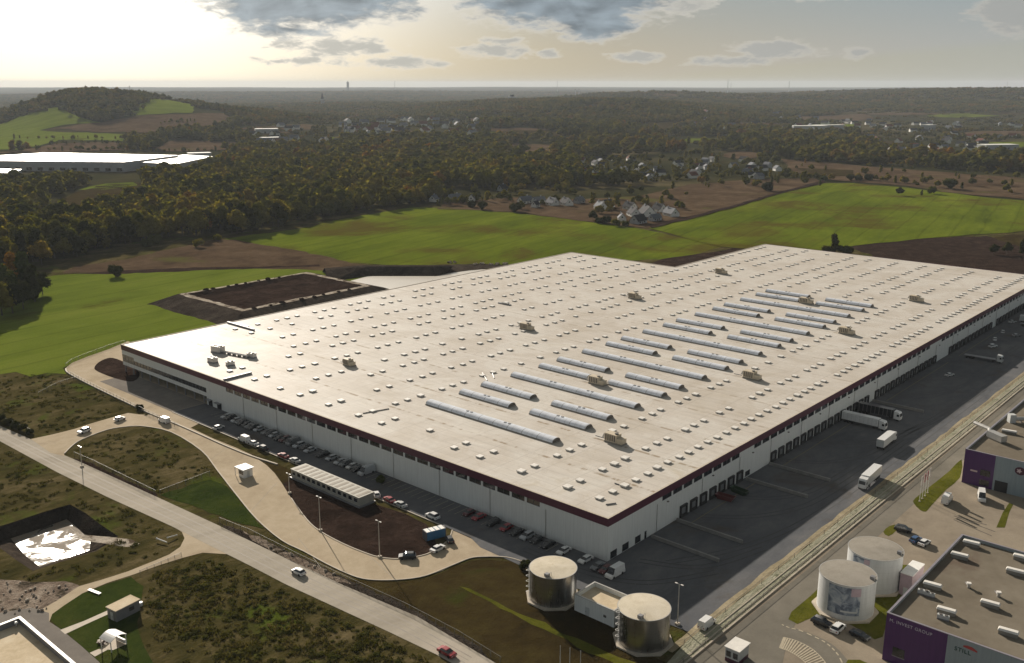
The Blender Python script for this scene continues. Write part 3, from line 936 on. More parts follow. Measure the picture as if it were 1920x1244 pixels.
vmask = t.m('MULTIPLY', t.rng(va, .018, .034, 1, 0), t.m('MULTIPLY', t.rng(vn, .46, .58), t.rng(q[0], 20, 130, 1, .45)))
col = t.mix(t.m('MULTIPLY', vmask, .80), col, (.25, .185, .115))
pud = t.rng(t.noise(pos, .11, 6, .6, 1.2), .60, .63)
edge = t.m('SUBTRACT', t.rng(t.noise(pos, .11, 6, .6, 1.2), .585, .605), pud)
col = t.mix(t.m('MULTIPLY', edge, .30), col, (.40, .32, .22))
col = t.mix(t.m('MULTIPLY', pud, .18), col, (.44, .41, .37))
# rain film towards the office end: smoother and slightly darker
wet = t.rng(t.noise(pos, .02, 5, .6, .4), .50, .62)
spot = t.m('MULTIPLY', t.rng(q[1], 196, 236, 0, 1), t.m('MULTIPLY', t.rng(q[0], 46, 58, 0, 1), t.rng(q[0], 70, 105, 1, 0)))
rgh = t.m('SUBTRACT', t.m('SUBTRACT', t.rng(fine, .2, .8, .54, .64, False), t.m('MULTIPLY', wet, .05)), t.m('MULTIPLY', spot, .22))
finish(t, col, rgh, 0, .07, t.noise(pos, .5, 4), .04, .3)
M['roof'] = m

wh = thing('warehouse', 'vast white flat-roofed warehouse with maroon roof band and rows of loading doors', 'warehouse')
LU, LV, BU, BV = 426.0, 256.0, 310.0, 176.0
WT = 9.95                       # top of the window strip, underside of the maroon band
RT = 12.2
foot = [(0, 0), (LU, 0), (LU, BV), (BU, BV), (BU, LV), (0, LV)]
b = MB()
inn = [(.35, .35), (LU - .35, .35), (LU - .35, BV - .35), (BU - .35, BV - .35), (BU - .35, LV - .35), (.35, LV - .35)]
b.prism(inn, 11.6, 12.08)
b.build('roof', M['roof'], wh)
# wall shell: panels stand between the window strip and the ground, office end recessed
b = MB()
b.box(0, LU, -.0, .3, 0, 8.4)                               # loading side
b.box(0, .3, .3, 190, 0, 8.4)                               # office side
b.box(0, .3, 190, 256, 3.3, 4.85)                           # band over the recess
b.box(0, .3, 190, 246, 6.75, 8.4)
b.box(0, .3, 185, 190, 3.3, 8.4) if False else None
b.box(0, LU, 255.7, 256, 8.0, 8.4) if False else None
b.box(LU - .3, LU, .3, BV, 0, 8.4)
b.box(BU, LU - .3, BV - .3, BV, 0, 8.4)
b.box(BU - .3, BU, BV, LV, 0, 8.4)
b.box(12, BU - .3, LV - .3, LV, 0, 8.4)
b.box(0, .3, 246, 256, 6.75 + 1.25, 8.4)
b.box(5.0, 5.2, 190, 256, 0, 3.3)                           # back of the entrance recess
b.box(.3, 5.0, 190, 190.3, 0, 3.3)
b.box(0.3, 12, 190.3, 255.7, 3.1, 3.3)                      # its ceiling
b.build('wall', M['wallwhite'], wh)
b = MB()
for (x0, x1, y0, y1) in [(-.12, LU + .12, -.12, .3), (-.12, .3, .3, LV + .12), (.3, BU + .12, LV - .3, LV + .12), (BU - .3, BU + .12, BV + .12, LV - .3), (BU + .12, LU + .12, BV - .3, BV + .12), (LU - .3, LU + .12, .3, BV - .3)]:
    b.box(x0, x1, y0, y1, WT, RT)
b.build('fascia', M['maroon'], wh)
b = MB()
for (x0, x1, y0, y1) in [(-.16, LU, -.16, .36), (-.16, .36, .36, LV), (.36, BU, LV - .36, LV + .16), (BU - .36, BU + .16, BV, LV - .36), (BU + .16, LU, BV - .36, BV + .16)]:
    b.box(x0, x1, y0, y1, RT + .003, RT + .07)
b.build('coping', M['kerb'], wh)
# strip of dark windows under the band, white piers between them
WINR = [25.4 + 5.5 * i for i in range(8)] + [78.0 + 5.5 * i for i in range(29)] + [251.5 + 5.5 * i for i in range(24)]
WINL = [22.8 + 5.5 * i for i in range(28)]
b = MB()
pr = []


def spans(starts, w, lo, hi):
    cur = lo
    for s in starts:
        pr.append((cur, s)) if s > cur else None
        cur = s + w
    pr.append((cur, hi))
    r = list(pr)
    pr.clear()
    return r


PIER = []


def upper(*q):
    MB().box(*q).build('upper_wall', M['wallwhite'], wh)


for a0, a1 in spans(WINR, 4.7, 0, LU):
    if a1 - a0 < 1.2: PIER.append((a0, 0, 0))
    else: upper(a0, a1, 0, .3, 8.4, WT)
for a0, a1 in spans(WINL, 4.7, .3, 256):
    if a1 - a0 < 1.2: PIER.append((0, a0, 1))
    else: upper(0, .3, a0, min(a1, 256), 8.4, WT)
upper(LU - .3, LU, .3, BV, 8.4, WT)
upper(BU, LU - .3, BV - .3, BV, 8.4, WT)
upper(BU - .3, BU, BV, LV, 8.4, WT)
upper(.3, BU - .3, LV - .3, LV, 8.4, WT)
pme = [MB().box(0, .8, 0, .3, 8.4, WT).mesh('pier', M['wallwhite']), MB().box(0, .3, 0, .8, 8.4, WT).mesh('pier', M['wallwhite'])]
for x, y, k in PIER:
    link('pier', pme[k], wh).location = (x, y, 0)
wme = MB().box(0, 4.7, .14, .22, 0, WT - 8.4).mesh('window', M['glassdark'])
fme = MB()
for (x0, x1, z0, z1) in [(0, 4.7, 0, .09), (0, 4.7, WT - 8.4 - .09, WT - 8.4), (0, .08, .09, WT - 8.49), (4.62, 4.7, .09, WT - 8.49), (2.31, 2.39, .09, WT - 8.49)]:
    fme.box(x0, x1, .06, .13, z0, z1)
fme = fme.mesh('frame', M['frame'])
for i, u0 in enumerate(WINR):
    w = link('window', wme, wh)
    w.location = (u0, 0, 8.4)
    if u0 < 150:
        link('frame', fme, w)
for v0 in WINL:
    w = link('window', wme, wh)
    w.location = (0, v0 + 4.7, 8.4)
    w.rotation_euler = (0, 0, R(-90))
    link('frame', fme, w)
# loading doors: rubber shelter, door leaf, dock bumper
doors = [36.5 + 5.42 * i for i in range(7)] + [91.4 + 5.48 * i for i in range(15)] + [178.2 + 5.45 * i for i in range(13)] + [264.6 + 5.5 * i for i in range(12)] + [337 + 5.5 * i for i in range(10)]
db = MB()
db.box(-1.75, -1.35, -.6, -.02, .0, 3.7)
db.box(1.35, 1.75, -.6, -.02, .0, 3.7)
db.box(-1.35, 1.35, -.6, -.02, 3.15, 3.7)
db.box(-1.35, 1.35, -.5, -.02, 0, .9)
dme = db.mesh('dock_door', M['rubber'])
lme = MB().box(-1.34, 1.34, -.16, -.03, .91, 3.14).mesh('door_leaf', M['doorpanel'])
for u0 in doors:
    k = link('dock_door', dme, wh)
    k.location = (u0, 0, 0)
    link('door_leaf', lme, k)
for (u0, u1, z0, z1) in [(1.4, 4.2, .4, 2.3), (6.7, 9.6, .4, 2.3), (12.6, 15.2, .4, 2.3), (73.0, 76.0, .6, 2.2), (17.1, 18.0, .1, 2.3)]:
    nm = 'side_door' if u1 - u0 < 1 else 'low_window'
    w = MB().box(u0, u1, -.05, -.004, z0, z1).build(nm, M['glassdark'], wh)
    MB().box(u0 - .1, u1 + .1, -.08, -.004, z0 - .14, z0 - .01).build('sill', M['frame'], w)
# office end: ribbon window, corner glazing, glazed ground floor, doors, columns
w = MB().box(.08, .2, 185, 246, 4.86, 6.74).build('ribbon_window', M['glassdark'], wh)
fb = MB()
for i in range(25):
    vv = 185 + 61 * i / 24
    fb.box(.0, .07, max(185, vv - .06), min(246, vv + .06), 4.86, 6.74)
fb.build('frame', M['frame'], w)
b = MB()
b.box(.08, .2, 246, 255.8, 3.31, 7.99)
b.box(.2, 12, 255.7, 255.85, 3.31, 7.99)
w = b.build('corner_glazing', M['glassgreen'], wh)
fb = MB()
for vv in (246.05, 248.5, 251, 253.4, 255.85):
    fb.box(0, .07, vv - .06, vv + .06, 3.31, 7.99)
for uu in (2, 4, 6, 8, 10, 12):
    fb.box(uu - .06, uu + .06, 255.87, 255.95, 3.31, 7.99)
fb.box(0, .07, 246.15, 255.7, 5.6, 5.8)
fb.build('frame', M['frame'], w)
b = MB().box(4.8, 4.95, 191, 255, .15, 3.05)
w = b.build('entrance_glazing', M['glassgreen'], wh)
fb = MB()
for i in range(26):
    vv = 191 + 64 * i / 25
    fb.box(4.68, 4.79, vv - .05, vv + .05, .15, 3.05)
fb.build('frame', M['frame'], w)
cme = MB().cyl(0, 0, 0, 3.1, .28, 10).mesh('column', M['steelgrey'])
for i in range(10):
    k = link('column', cme, wh)
    k.location = (.6, 193 + 6.9 * i, 0)
for v0, v1 in [(186.2, 189), (180, 183)]:
    w = MB().box(-.06, -.004, v0, v1, .1, 2.6).build('office_door', M['glassdark'], wh)
    MB().box(-1.5, -.061, v0 - .2, v1 + .2, 2.62, 2.76).build('canopy', M['steelgrey'], w)
dpm = [MB().tube((0, -.14, 0), (0, -.14, 8.3), .09, 6).mesh('downpipe', M['galv']), MB().tube((-.14, 0, 0), (-.14, 0, 8.3), .09, 6).mesh('downpipe', M['galv'])]
for k in range(1, 19):
    link('downpipe', dpm[0], wh).location = (22.2 * k + (2.2 if 31 < 22.2 * k < 72 else .6), 0, .1)
for k in range(1, 9):
    link('downpipe', dpm[1], wh).location = (0, 20.6 * k, .1)
wlm = MB().box(-.25, .25, -.5, -.02, 7.4, 7.65).mesh('wall_lamp', M['tandark'])
for k in range(16):
    link('wall_lamp', wlm, wh).location = (28 + 24.5 * k, 0, 0)
# barrel skylights
NB = 10


def barrel_mesh(L):
    b = MB()
    w2, h = 1.95, 1.2
    pts = [(w2 * math.cos(math.pi * i / NB), h * math.sin(math.pi * i / NB)) for i in range(NB + 1)]
    vs = [(x, 0, z + .35) for x, z in pts] + [(x, L, z + .35) for x, z in pts]
    b.add(vs, [(i, i + 1, NB + 2 + i, NB + 1 + i) for i in range(NB)])
    return b.mesh('barrel_skylight', M['barrel'], True)


def barrel_end():
    w2, h = 1.95, 1.2
    return MB().extr([(w2 * math.cos(math.pi * i / NB), .35 + h * math.sin(math.pi * i / NB)) for i in range(NB + 1)], 'y', -.025, .025).mesh('end_panel', M['tandark'])


def barrel_curb(L):
    b = MB()
    for (x0, x1, y0, y1) in [(-2.1, -1.85, -.15, L + .15), (1.85, 2.1, -.15, L + .15), (-1.85, 1.85, -.15, -.02), (-1.85, 1.85, L + .02, L + .15)]:
        b.box(x0, x1, y0, y1, 0, .36)
    return b.mesh('curb', M['curbgrey'])


ENDM = barrel_end()
FLAPM = MB().box(-.35, .35, -.4, .4, 1.46, 1.68).mesh('opening_flap', M['steelgrey'])


BM = {L: (barrel_mesh(L), barrel_curb(L)) for L in (56.6, 23.6)}
for k in range(6):
    u0 = 33.4 + 44.25 * k
    for (uu, v0, L) in [(u0, 44.2, 56.6), (u0 + 16.4, 44.0, 23.6), (u0 + 28.2, 44.2, 23.6), (u0 + 16.2, 77.0, 23.6), (u0 + 28.0, 77.4, 23.6)]:
        o = link('barrel_skylight', BM[L][0], wh)
        o.location = (uu, v0, 12.08)
        link('curb', BM[L][1], o)
        for y in (-.04, L + .04):
            link('end_panel', ENDM, o).location = (0, y, 0)
        for f in (.36, .66) if L > 40 else (.5,):
            for dx in (-.9, .9):
                link('opening_flap', FLAPM, o).location = (0, f * L + dx, 0)
# small square smoke domes: the hundred that show largest are parts, the rest one part
VC = [9.1, 20.2, 36.8, 53.3, 64.4, 81.2, 98.0, 109.4, 126.0, 142.4, 153.8, 170.4, 186.8, 198.2, 214.8, 231.2, 242.6]
spots = []
for j, v in enumerate(VC):
    us = [8.8, 14.4]
    if j == 0:
        us += [19.9 + 5.6 * i for i in range(72)]
    else:
        k = 0
        while 25 + 22.15 * k < LU - 8:
            us += [25.0 + 22.15 * k + d + (11.1 if (j in (9, 12, 15)) else 0) for d in (0, 5.9, 11.7)]
            k += 1
    for u in us:
        if (v > BV - 4 and u > BU - 4) or u > LU - 5: continue
        if 3 <= j <= 6 and 22 < u < 292: continue
        if v > 196 and u < 46: continue
        if abs(u - 45) < 6.5 and abs(v - 30.4) < 8: continue
        if any(abs(u - a) < 4 and abs(v - c) < 6 for a, c in [(44.7, 158.6), (134.6, 143.4), (220.7, 143.9), (310.8, 144.9), (134.2, 31), (223.2, 32), (311.1, 32.6)]): continue
        if random.random() < .04: continue
        spots.append((u + random.uniform(-.25, .25), v + random.uniform(-.25, .25)))
spots.sort(key=lambda p: (p[0] - CAM.x) ** 2 + (p[1] - CAM.y) ** 2)


def dome(b, x, y, z, k=1.0, a=0.0):
    b.cur = 0
    b.box(x - .85 * k, x + .85 * k, y - .85 * k, y + .85 * k, z, z + .26)
    b.cur = 1
    b.frus((x - 1.0 * k, x + 1.0 * k, y - 1.0 * k, y + 1.0 * k), z + .265, (x - .93 * k, x + .93 * k, y - .93 * k, y + .93 * k), z + .50 + a)


vb = MB()
dome(vb, 0, 0, 0)
vme = vb.mesh('roof_dome', [M['curbpale'], M['domewhite']])
vb = MB()
dome(vb, 0, 0, 0, 1.12, .1)
vme2 = vb.mesh('roof_dome', [M['curbpale'], M['domewhite']])
for u, v in spots[:100]:
    o = link('roof_dome', vme2 if random.random() < .25 else vme, wh)
    o.location = (u, v, 12.08)
b = MB()
for u, v in spots[100:]:
    dome(b, u, v, 12.08, random.choice((1, 1, 1.12)))
b.build('roof_domes', [M['curbpale'], M['domewhite']], wh)['kind'] = 'stuff'
# fire wall lines and conduits on the roof
b = MB()
b.box(.5, 12.5, 177.4, 178.2, 12.08, 12.9)
b.build('fire_wall', M['steelgrey'], wh)
b = MB()
b.box(51, 51.8, 234, 255.4, 12.08, 12.9)
b.build('fire_wall', M['steelgrey'], wh)
b = MB()
for (p, q) in [((19.5, 12), (19.5, 8.6)), ((66, 104), (72, 112)), ((70, 104), (76, 111)), ((9, 4), (6.5, 5.5)), ((11, 110), (20, 107))]:
    b.tube((p[0], p[1], 12.25), (q[0], q[1], 12.25), .16, 6)
b.build('roof_conduit', M['steelgrey'], wh)


# rooftop air handlers
def air_handler(loc, label, kind=0):
    a = thing('air_handler', label, 'air handler', (loc[0], loc[1], 12.08), 0, 'air handlers on the big warehouse roof')
    MB().box(-1.5, 1.5, -3.6, 3.2, 0, .45).build('base_frame', M['curbgrey'], a, rel=False)
    c = MB()
    c.box(-1.35, 1.35, -1.4, 3.1, .46, 3.0)
    c.box(-1.25, 1.25, -3.4, -1.41, .46, 2.0)
    c.build('casing', M['tan'], a, rel=False)
    MB().frus((-1.3, 1.3, 3.11, 4.1), 1.3, (-1.3, 1.3, 3.11, 3.4), 2.7).build('intake_hood', M['galv'], a, rel=False)
    f = MB().cyl(0, -.55, 3.005, 3.28, .62, 14).build('fan_cowl', M['tandark'], a, rel=False)
    MB().box(-.5, .5, -.62, -.48, 3.285, 3.33).build('fan_blade', M['steelgrey'], f, rel=False)
    g = MB()
    for i in range(5):
        g.box(-1.42, -1.36, -.9 + i * .8, -.45 + i * .8, .8, 2.7)
    g.build('louvre', M['tandark'], a, rel=False)
    MB().tube((0, 4.1, .5), (0, 7.5, .5), .14, 6).build('pipe', M['steelgrey'], a, rel=False)
    return a


A0 = air_handler((45.3, 30.4), 'tan rooftop air handler nearest the warehouse front corner, right of the nearest barrel skylight')
for (u, v), lb in [((134.2, 31.0), 'tan rooftop air handler on the loading side, second from the front corner'),
                   ((223.2, 32.0), 'tan rooftop air handler on the loading side, third from the front corner'),
                   ((311.1, 32.6), 'tan rooftop air handler on the loading side, farthest right of its row'),
                   ((90.1, 70.6), 'grey-tan air handler standing between two barrel skylights with ribbed end'),
                   ((269.1, 72.6), 'tan air handler standing among the farthest barrel skylights'),
                   ((44.7, 158.6), 'small tan air handler on the bare left part of the roof, nearest the office side'),
                   ((134.6, 143.4), 'tan air handler alone in the middle of the roof among small domes'),
                   ((220.7, 143.9), 'tan air handler behind the skylights, second from the far roof step'),
                   ((310.8, 144.9), 'tan air handler near the step in the far roof edge')]:
    dup(A0, (u, v, 12.08), 0, lb, scale=(1, .72, .9) if v > 157 else None)


def chiller(px, label, rot=0.0, k=1.0):
    P = G(px[0], px[1], 12.08)
    a = thing('condenser_unit', label, 'condenser unit', (P.x, P.y, 12.08), rot, 'grey plant at the office end of the roof')
    MB().box(-1.2 * k, 1.2 * k, -2 * k, 2 * k, 0, .5).build('support_frame', M['steelgrey'], a, rel=False)
    MB().box(-1.1 * k, 1.1 * k, -1.9 * k, 1.9 * k, .51, 2.0 * k + .2).build('casing', M['galv'], a, rel=False)
    for y in (-.95, .95):
        MB().cyl(0, y * k, 2.0 * k + .205, 2.0 * k + .45, .7 * k, 12).build('fan', M['tandark'], a, rel=False)
    return a


chiller((409, 661), 'tall grey condenser unit with silver lid at the office end of the roof', .2, 1.35)
chiller((399, 680), 'low grey condenser unit nearest the roof edge at the office end', .1, 1.0)
chiller((432, 686), 'small grey condenser unit right of the others at the office end', 1.4, .8)
chiller((472, 671), 'grey condenser unit at the right end of the pipe rack', .3, .9)
P0, P1 = G(420, 663, 12.08), G(468, 672, 12.08)
a = thing('pipe_rack', 'long grey pipe rack running between the condenser units on the roof', 'pipe rack', (P0.x, P0.y, 12.08))
b = MB()
for d_ in (-.5, 0, .5):
    b.tube((P0.x + d_, P0.y, 12.9), (P1.x + d_, P1.y, 12.9), .2, 6)
b.build('pipe', M['galv'], a)
for k in range(6):
    p = P0.lerp(P1, k / 5)
    MB().box(p.x - .8, p.x + .8, p.y - .1, p.y + .1, 12.08, 12.68).build('support', M['steelgrey'], a)
a = thing('roof_railing_stack', 'pile of loose grey roofing material in the middle of the far roof', 'material pile', (G(946, 571, 12.08).x, G(946, 571, 12.08).y, 12.08))
MB().box(-.7, .7, -4, 4, 0, .5).build('pallet_load', M['steelgrey'], a, rel=False)
MB().box(-.5, .6, -2.6, 1.6, .51, .95).build('sheet_bundle', M['galv'], a, rel=False)
# dock walls across the yard
for i, (u0, v0, v1, lb) in enumerate([(19.0, -1.0, -21.8, 'long low concrete dock wall nearest the warehouse corner'), (32.4, -.6, -21.3, 'low concrete dock wall second from the warehouse corner'),
                                      (71.8, -1.0, -21.4, 'low concrete dock wall left of the second row of loading doors'), (88.0, -.6, -21.2, 'short low concrete dock wall just before the second row of loading doors'),
                                      (173.5, -.6, -20, 'far low concrete dock wall beside the parked truck pair')]):
    a = thing('dock_wall', lb, 'dock wall', (u0, v0, 0))
    MB().box(u0 - .2, u0 + .2, v1, v0, .1, 1.05).build('wall', M['dockwall'], a)
    MB().box(u0 - .28, u0 + .28, v1, v0, 1.053, 1.12).build('coping', M['dockwall'], a)

# ------------------------------------------------------------------ tanks and pump house
m, t = newmat('brushed_steel_cladding')
pos = t.n('ShaderNodeNewGeometry').outputs['Position']
q = t.sep(pos)
n = t.noise(t.xyz(t.m('MULTIPLY', q[0], 1.2), t.m('MULTIPLY', q[1], 1.2), t.m('MULTIPLY', q[2], .15)), 1.0, 4, .6)
ring = t.m('LESS_THAN', t.m('FRACT', t.m('DIVIDE', q[2], 1.25)), .04)
c = t.vm('SCALE', (.37, .365, .36), t.m('SUBTRACT', t.rng(n, .3, .7, .85, 1.1, False), t.m('MULTIPLY', ring, .25)))
finish(t, c, t.rng(n, .2, .8, .24, .34, False), .93, .5)
M['cladding'] = m
m, t = newmat('dull_metal_cladding')
pos = t.n('ShaderNodeNewGeometry').outputs['Position']
q = t.sep(pos)
n = t.noise(t.xyz(t.m('MULTIPLY', q[0], 1.2), t.m('MULTIPLY', q[1], 1.2), t.m('MULTIPLY', q[2], .15)), 1.0, 4, .6)
ring = t.m('LESS_THAN', t.m('FRACT', t.m('DIVIDE', q[2], 1.5)), .03)
c = t.vm('SCALE', (.56, .57, .57), t.m('SUBTRACT', t.rng(n, .3, .7, .88, 1.08, False), t.m('MULTIPLY', ring, .2)))
finish(t, c, .52, .15, .4)
M['dullclad'] = m
M['tanktop'] = earth('tank_roof_membrane', [(.50, .44, .34), (.60, .54, .43), (.66, .60, .50)], .12, .5, 2.0, patch=((.42, .32, .20), .22, .62, .74), bump=.02, bs=.1, rough=.7, fine=.06)
M['pumproof'] = earth('sand_coloured_roof', [(.50, .41, .28), (.60, .50, .36), (.66, .57, .43)], .2, .8, 2.0, bump=.02, bs=.1, rough=.8, fine=.1)
M['greylid'] = earth('grey_tank_lid', [(.26, .235, .20), (.31, .285, .245), (.35, .32, .28)], .12, .5, 2.0, bump=.02, bs=.1, rough=.7, fine=.06)
m, t = newmat('printed_banner')
g = t.n('ShaderNodeNewGeometry').outputs['Position']
nb = t.noise(g, .42, 4, .55, .8)
c = t.ramp(nb, [(.30, (.05, .06, .09)), (.44, (.13, .16, .21)), (.54, (.28, .32, .37)), (.68, (.46, .48, .50))])
finish(t, c, .5, 0, .4)
M['mural'] = m
M['pinkpanel'] = plain('pale_pink_panel', (.42, .32, .36), .5)
M['palegrey'] = plain('pale_grey_panel', (.52, .53, .52), .5)


def tank(u, v, r, h, label, hatch_ang, top='tanktop', banner=None, ladder=None):
    a = thing('storage_tank', label, 'storage tank', (u, v, 0), 0, 'cylindrical sprinkler water tanks')
    pl = [(u + (r + 1.1) * math.cos(math.pi * (i + .5) / 4), v + (r + 1.1) * math.sin(math.pi * (i + .5) / 4)) for i in range(8)]
    MB().prism(pl, 0.02, .45).build('plinth', M['kerb'], a)
    MB().cyl(u, v, .45, h, r, 72, cap=False).build('shell', M['dullclad' if top == 'greylid' else 'cladding'], a, smooth=True)
    MB().cyl(u, v, h - .1, h + .05, r + .12, 72).build('rim', M['galv'], a)
    MB().cyl(u, v, h + .053, h + .30, r - .05, 72, .6).build('lid', M[top], a)
    x, y = u + (r - .9) * math.cos(hatch_ang), v + (r - .9) * math.sin(hatch_ang)
    hb = MB().box(x - .5, x + .5, y - .5, y + .5, h + .05, h + .8).build('hatch', M['steelgrey'], a)
    MB().tube((x - .7, y - .7, h + .1), (x - .7, y - .7, h + 1.2), .05, 5).tube((x + .7, y - .7, h + .1), (x + .7, y - .7, h + 1.2), .05, 5).tube((x - .7, y - .7, h + 1.15), (x + .7, y - .7, h + 1.15), .05, 5).build('railing', M['galv'], hb)
    if ladder is not None:
        b = MB()
        lx, ly = math.cos(ladder), math.sin(ladder)
        tx, ty = -ly, lx
        for s in (-.3, .3):
            b.tube((u + lx * (r + .25) + tx * s, v + ly * (r + .25) + ty * s, .5), (u + lx * (r + .25) + tx * s, v + ly * (r + .25) + ty * s, h + 1), .05, 5)
        for k in range(int(h / .45)):
            z = .8 + k * .45
            b.tube((u + lx * (r + .25) - tx * .3, v + ly * (r + .25) - ty * .3, z), (u + lx * (r + .25) + tx * .3, v + ly * (r + .25) + ty * .3, z), .04, 4)
        for k in range(5):
            z = 2.4 + k * (h - 2.4) / 4
            for i in range(8):
                a0, a1 = math.pi * i / 8, math.pi * (i + 1) / 8
                f = lambda q: (u + lx * (r + .25 + .75 * math.sin(q)) + tx * .38 * math.cos(q), v + ly * (r + .25 + .75 * math.sin(q)) + ty * .38 * math.cos(q), z)
                b.tube(f(a0), f(a1), .06, 4)
        b.build('ladder', M['white'], a)
    if banner:
        a0, a1, z0, z1 = banner
        b = MB()
        n = 20
        vs = []
        for i in range(n + 1):
            q = a0 + (a1 - a0) * i / n
            vs += [(u + (r + .03) * math.cos(q), v + (r + .03) * math.sin(q), z0), (u + (r + .03) * math.cos(q), v + (r + .03) * math.sin(q), z1)]
        b.add(vs, [(2 * i, 2 * i + 2, 2 * i + 3, 2 * i + 1) for i in range(n)])
        bn = b.build('banner', M['mural'], a)
        b = MB()
        vs = []
        for i in range(7):
            q = a0 + (a1 - a0) * (.70 + .30 * i / 6)
            vs += [(u + (r + .06) * math.cos(q), v + (r + .06) * math.sin(q), z1 - (z1 - z0) * .30), (u + (r + .06) * math.cos(q), v + (r + .06) * math.sin(q), z1 - .1)]
        b.add(vs, [(2 * i, 2 * i + 2, 2 * i + 3, 2 * i + 1) for i in range(6)])
        b.build('banner_panel', M['pinkpanel'], bn)
        b = MB()
        vs = []
        for i in range(7):
            q = a0 + (a1 - a0) * (.42 + .50 * i / 6)
            vs += [(u + (r + .06) * math.cos(q), v + (r + .06) * math.sin(q), z0 + .7), (u + (r + .06) * math.cos(q), v + (r + .06) * math.sin(q), z0 + 1.15)]
        b.add(vs, [(2 * i, 2 * i + 2, 2 * i + 3, 2 * i + 1) for i in range(6)])
        b.build('banner_panel', M['palegrey'], bn)
    return a


VIEW = math.atan2(-FLAT.y, -FLAT.x)        # heading of the side of a tank that faces the photographer
tank(-23.0, -.7, 5.65, 8.0, 'shiny steel tank with cream lid left of the white pump house', VIEW - .35, ladder=VIEW - 1.35)
tank(-24.0, -27.4, 5.80, 8.3, 'shiny steel tank with cream lid right of the white pump house, nearest the gravel strip', VIEW - .3, ladder=VIEW - 1.25)
tank(18.9, -55.4, 6.42, 9.2, 'grey-lidded steel tank in front, its side covered by a printed banner', VIEW + 1.0, 'greylid', (VIEW - 1.0, VIEW + .15, 1.7, 8.7))
tank(35.0, -55.6, 6.42, 9.4, 'grey-lidded steel tank standing behind the bannered tank beside a pinkish wall', VIEW + 1.0, 'greylid', (VIEW - 1.25, VIEW - .55, 4.5, 9.0))
a = thing('pump_house', 'white flat-roofed pump house with parapet between two shiny tanks', 'pump house', (-20, -14, 0))
b = MB()
PX0, PX1, PY0, PY1 = -24.2, -16.4, -19.6, -8.2
for (x0, x1, y0, y1) in [(PX0, PX0 + .3, PY0, PY1), (PX1 - .3, PX1, PY0, PY1), (PX0 + .3, PX1 - .3, PY0, PY0 + .3), (PX0 + .3, PX1 - .3, PY1 - .3, PY1)]:
    b.box(x0, x1, y0, y1, 0, 4.2)
b.build('wall', M['wallwhite'], a)
MB().box(PX0 + .3, PX1 - .3, PY0 + .3, PY1 - .3, 2.9, 3.15).build('roof', M['pumproof'], a)
b = MB()
for (x0, x1, y0, y1) in [(PX0 - .05, PX0 + .35, PY0 - .05, PY1 + .05), (PX1 - .35, PX1 + .05, PY0 - .05, PY1 + .05), (PX0 + .35, PX1 - .35, PY0 - .05, PY0 + .35), (PX0 + .35, PX1 - .35, PY1 - .35, PY1 + .05)]:
    b.box(x0, x1, y0, y1, 4.203, 4.3)
b.build('coping', M['galv'], a)
d_ = MB().box(PX0 - .05, PX0 - .003, -12.6, -11.4, .1, 2.2).build('door', M['palegrey'], a)
MB().box(PX0 - .12, PX0 - .06, -11.65, -11.55, 1.0, 1.15).build('handle', M['frame'], d_)
MB().box(PX0 - .04, PX0 - .003, -17.4, -16.6, 1.6, 2.2).build('vent', M['tandark'], a)
# pinkish wall block behind the far bannered tank
a = thing('tank_service_block', 'narrow pinkish service block with white coping beside the rear grey-lidded tank', 'service block', (38, -63.5, 0))
MB().box(34.0, 42.0, -65.2, -62.4, 0, 5.6).build('wall', M['pinkpanel'], a)
MB().box(33.9, 42.1, -65.3, -62.3, 5.603, 5.8).build('coping', M['white'], a)
MB().box(33.93, 33.997, -64.4, -63.4, .1, 2.2).build('door', M['palegrey'], a)


# ------------------------------------------------------------------ purple depots on the right, flat roof at the lower left
def WU(px, py, u):
    """photo point on the upright plane x = u"""
    r = ray(px, py)
    k = (u - CAM.x) / r.x
    return CAM + r * k


def text(name, s, size, loc, xdir, mat, parent, ext=.04, space=1.12):
    cu = bpy.data.curves.new(name, 'FONT')
    cu.body = s
    cu.size = size
    cu.extrude = ext
    cu.materials.append(mat)
    cu.space_character = space
    tmp = bpy.data.objects.new(name, cu)
    me = bpy.data.meshes.new_from_object(tmp)
    bpy.data.objects.remove(tmp)
    o = bpy.data.objects.new(name, me)
    COL.objects.link(o)
    o.parent = parent
    xd = Vector(xdir)
    z = Vector((0, 0, 1))
    nn = xd.cross(z)
    mt = Matrix(((xd.x, z.x, nn.x, loc[0] - parent.location.x), (xd.y, z.y, nn.y, loc[1] - parent.location.y), (xd.z, z.z, nn.z, loc[2] - parent.location.z), (0, 0, 0, 1)))
    o.matrix_local = mt
    return o


M['depotroof'] = earth('depot_roof', [(.150, .128, .098), (.185, .160, .124), (.215, .188, .148)], .06, .3, 2.0, patch=((.145, .115, .09), .06, .54, .72), bump=.02, bs=.1, rough=.75, fine=.08)
M['lettering'] = plain('pale_lettering', (.55, .50, .60), .5)
M['green_letter'] = plain('dark_green_lettering', (.012, .075, .055), .5)
M['redsign'] = plain('red_sign', (.40, .05, .05), .5)
M['logodark'] = plain('dark_plum_sign', (.07, .012, .035), .4)
M['pinkwhite'] = plain('pinkish_white_sign', (.62, .48, .50), .5)
M['copinggrey'] = plain('coping_metal', (.30, .28, .32), .4, .3)


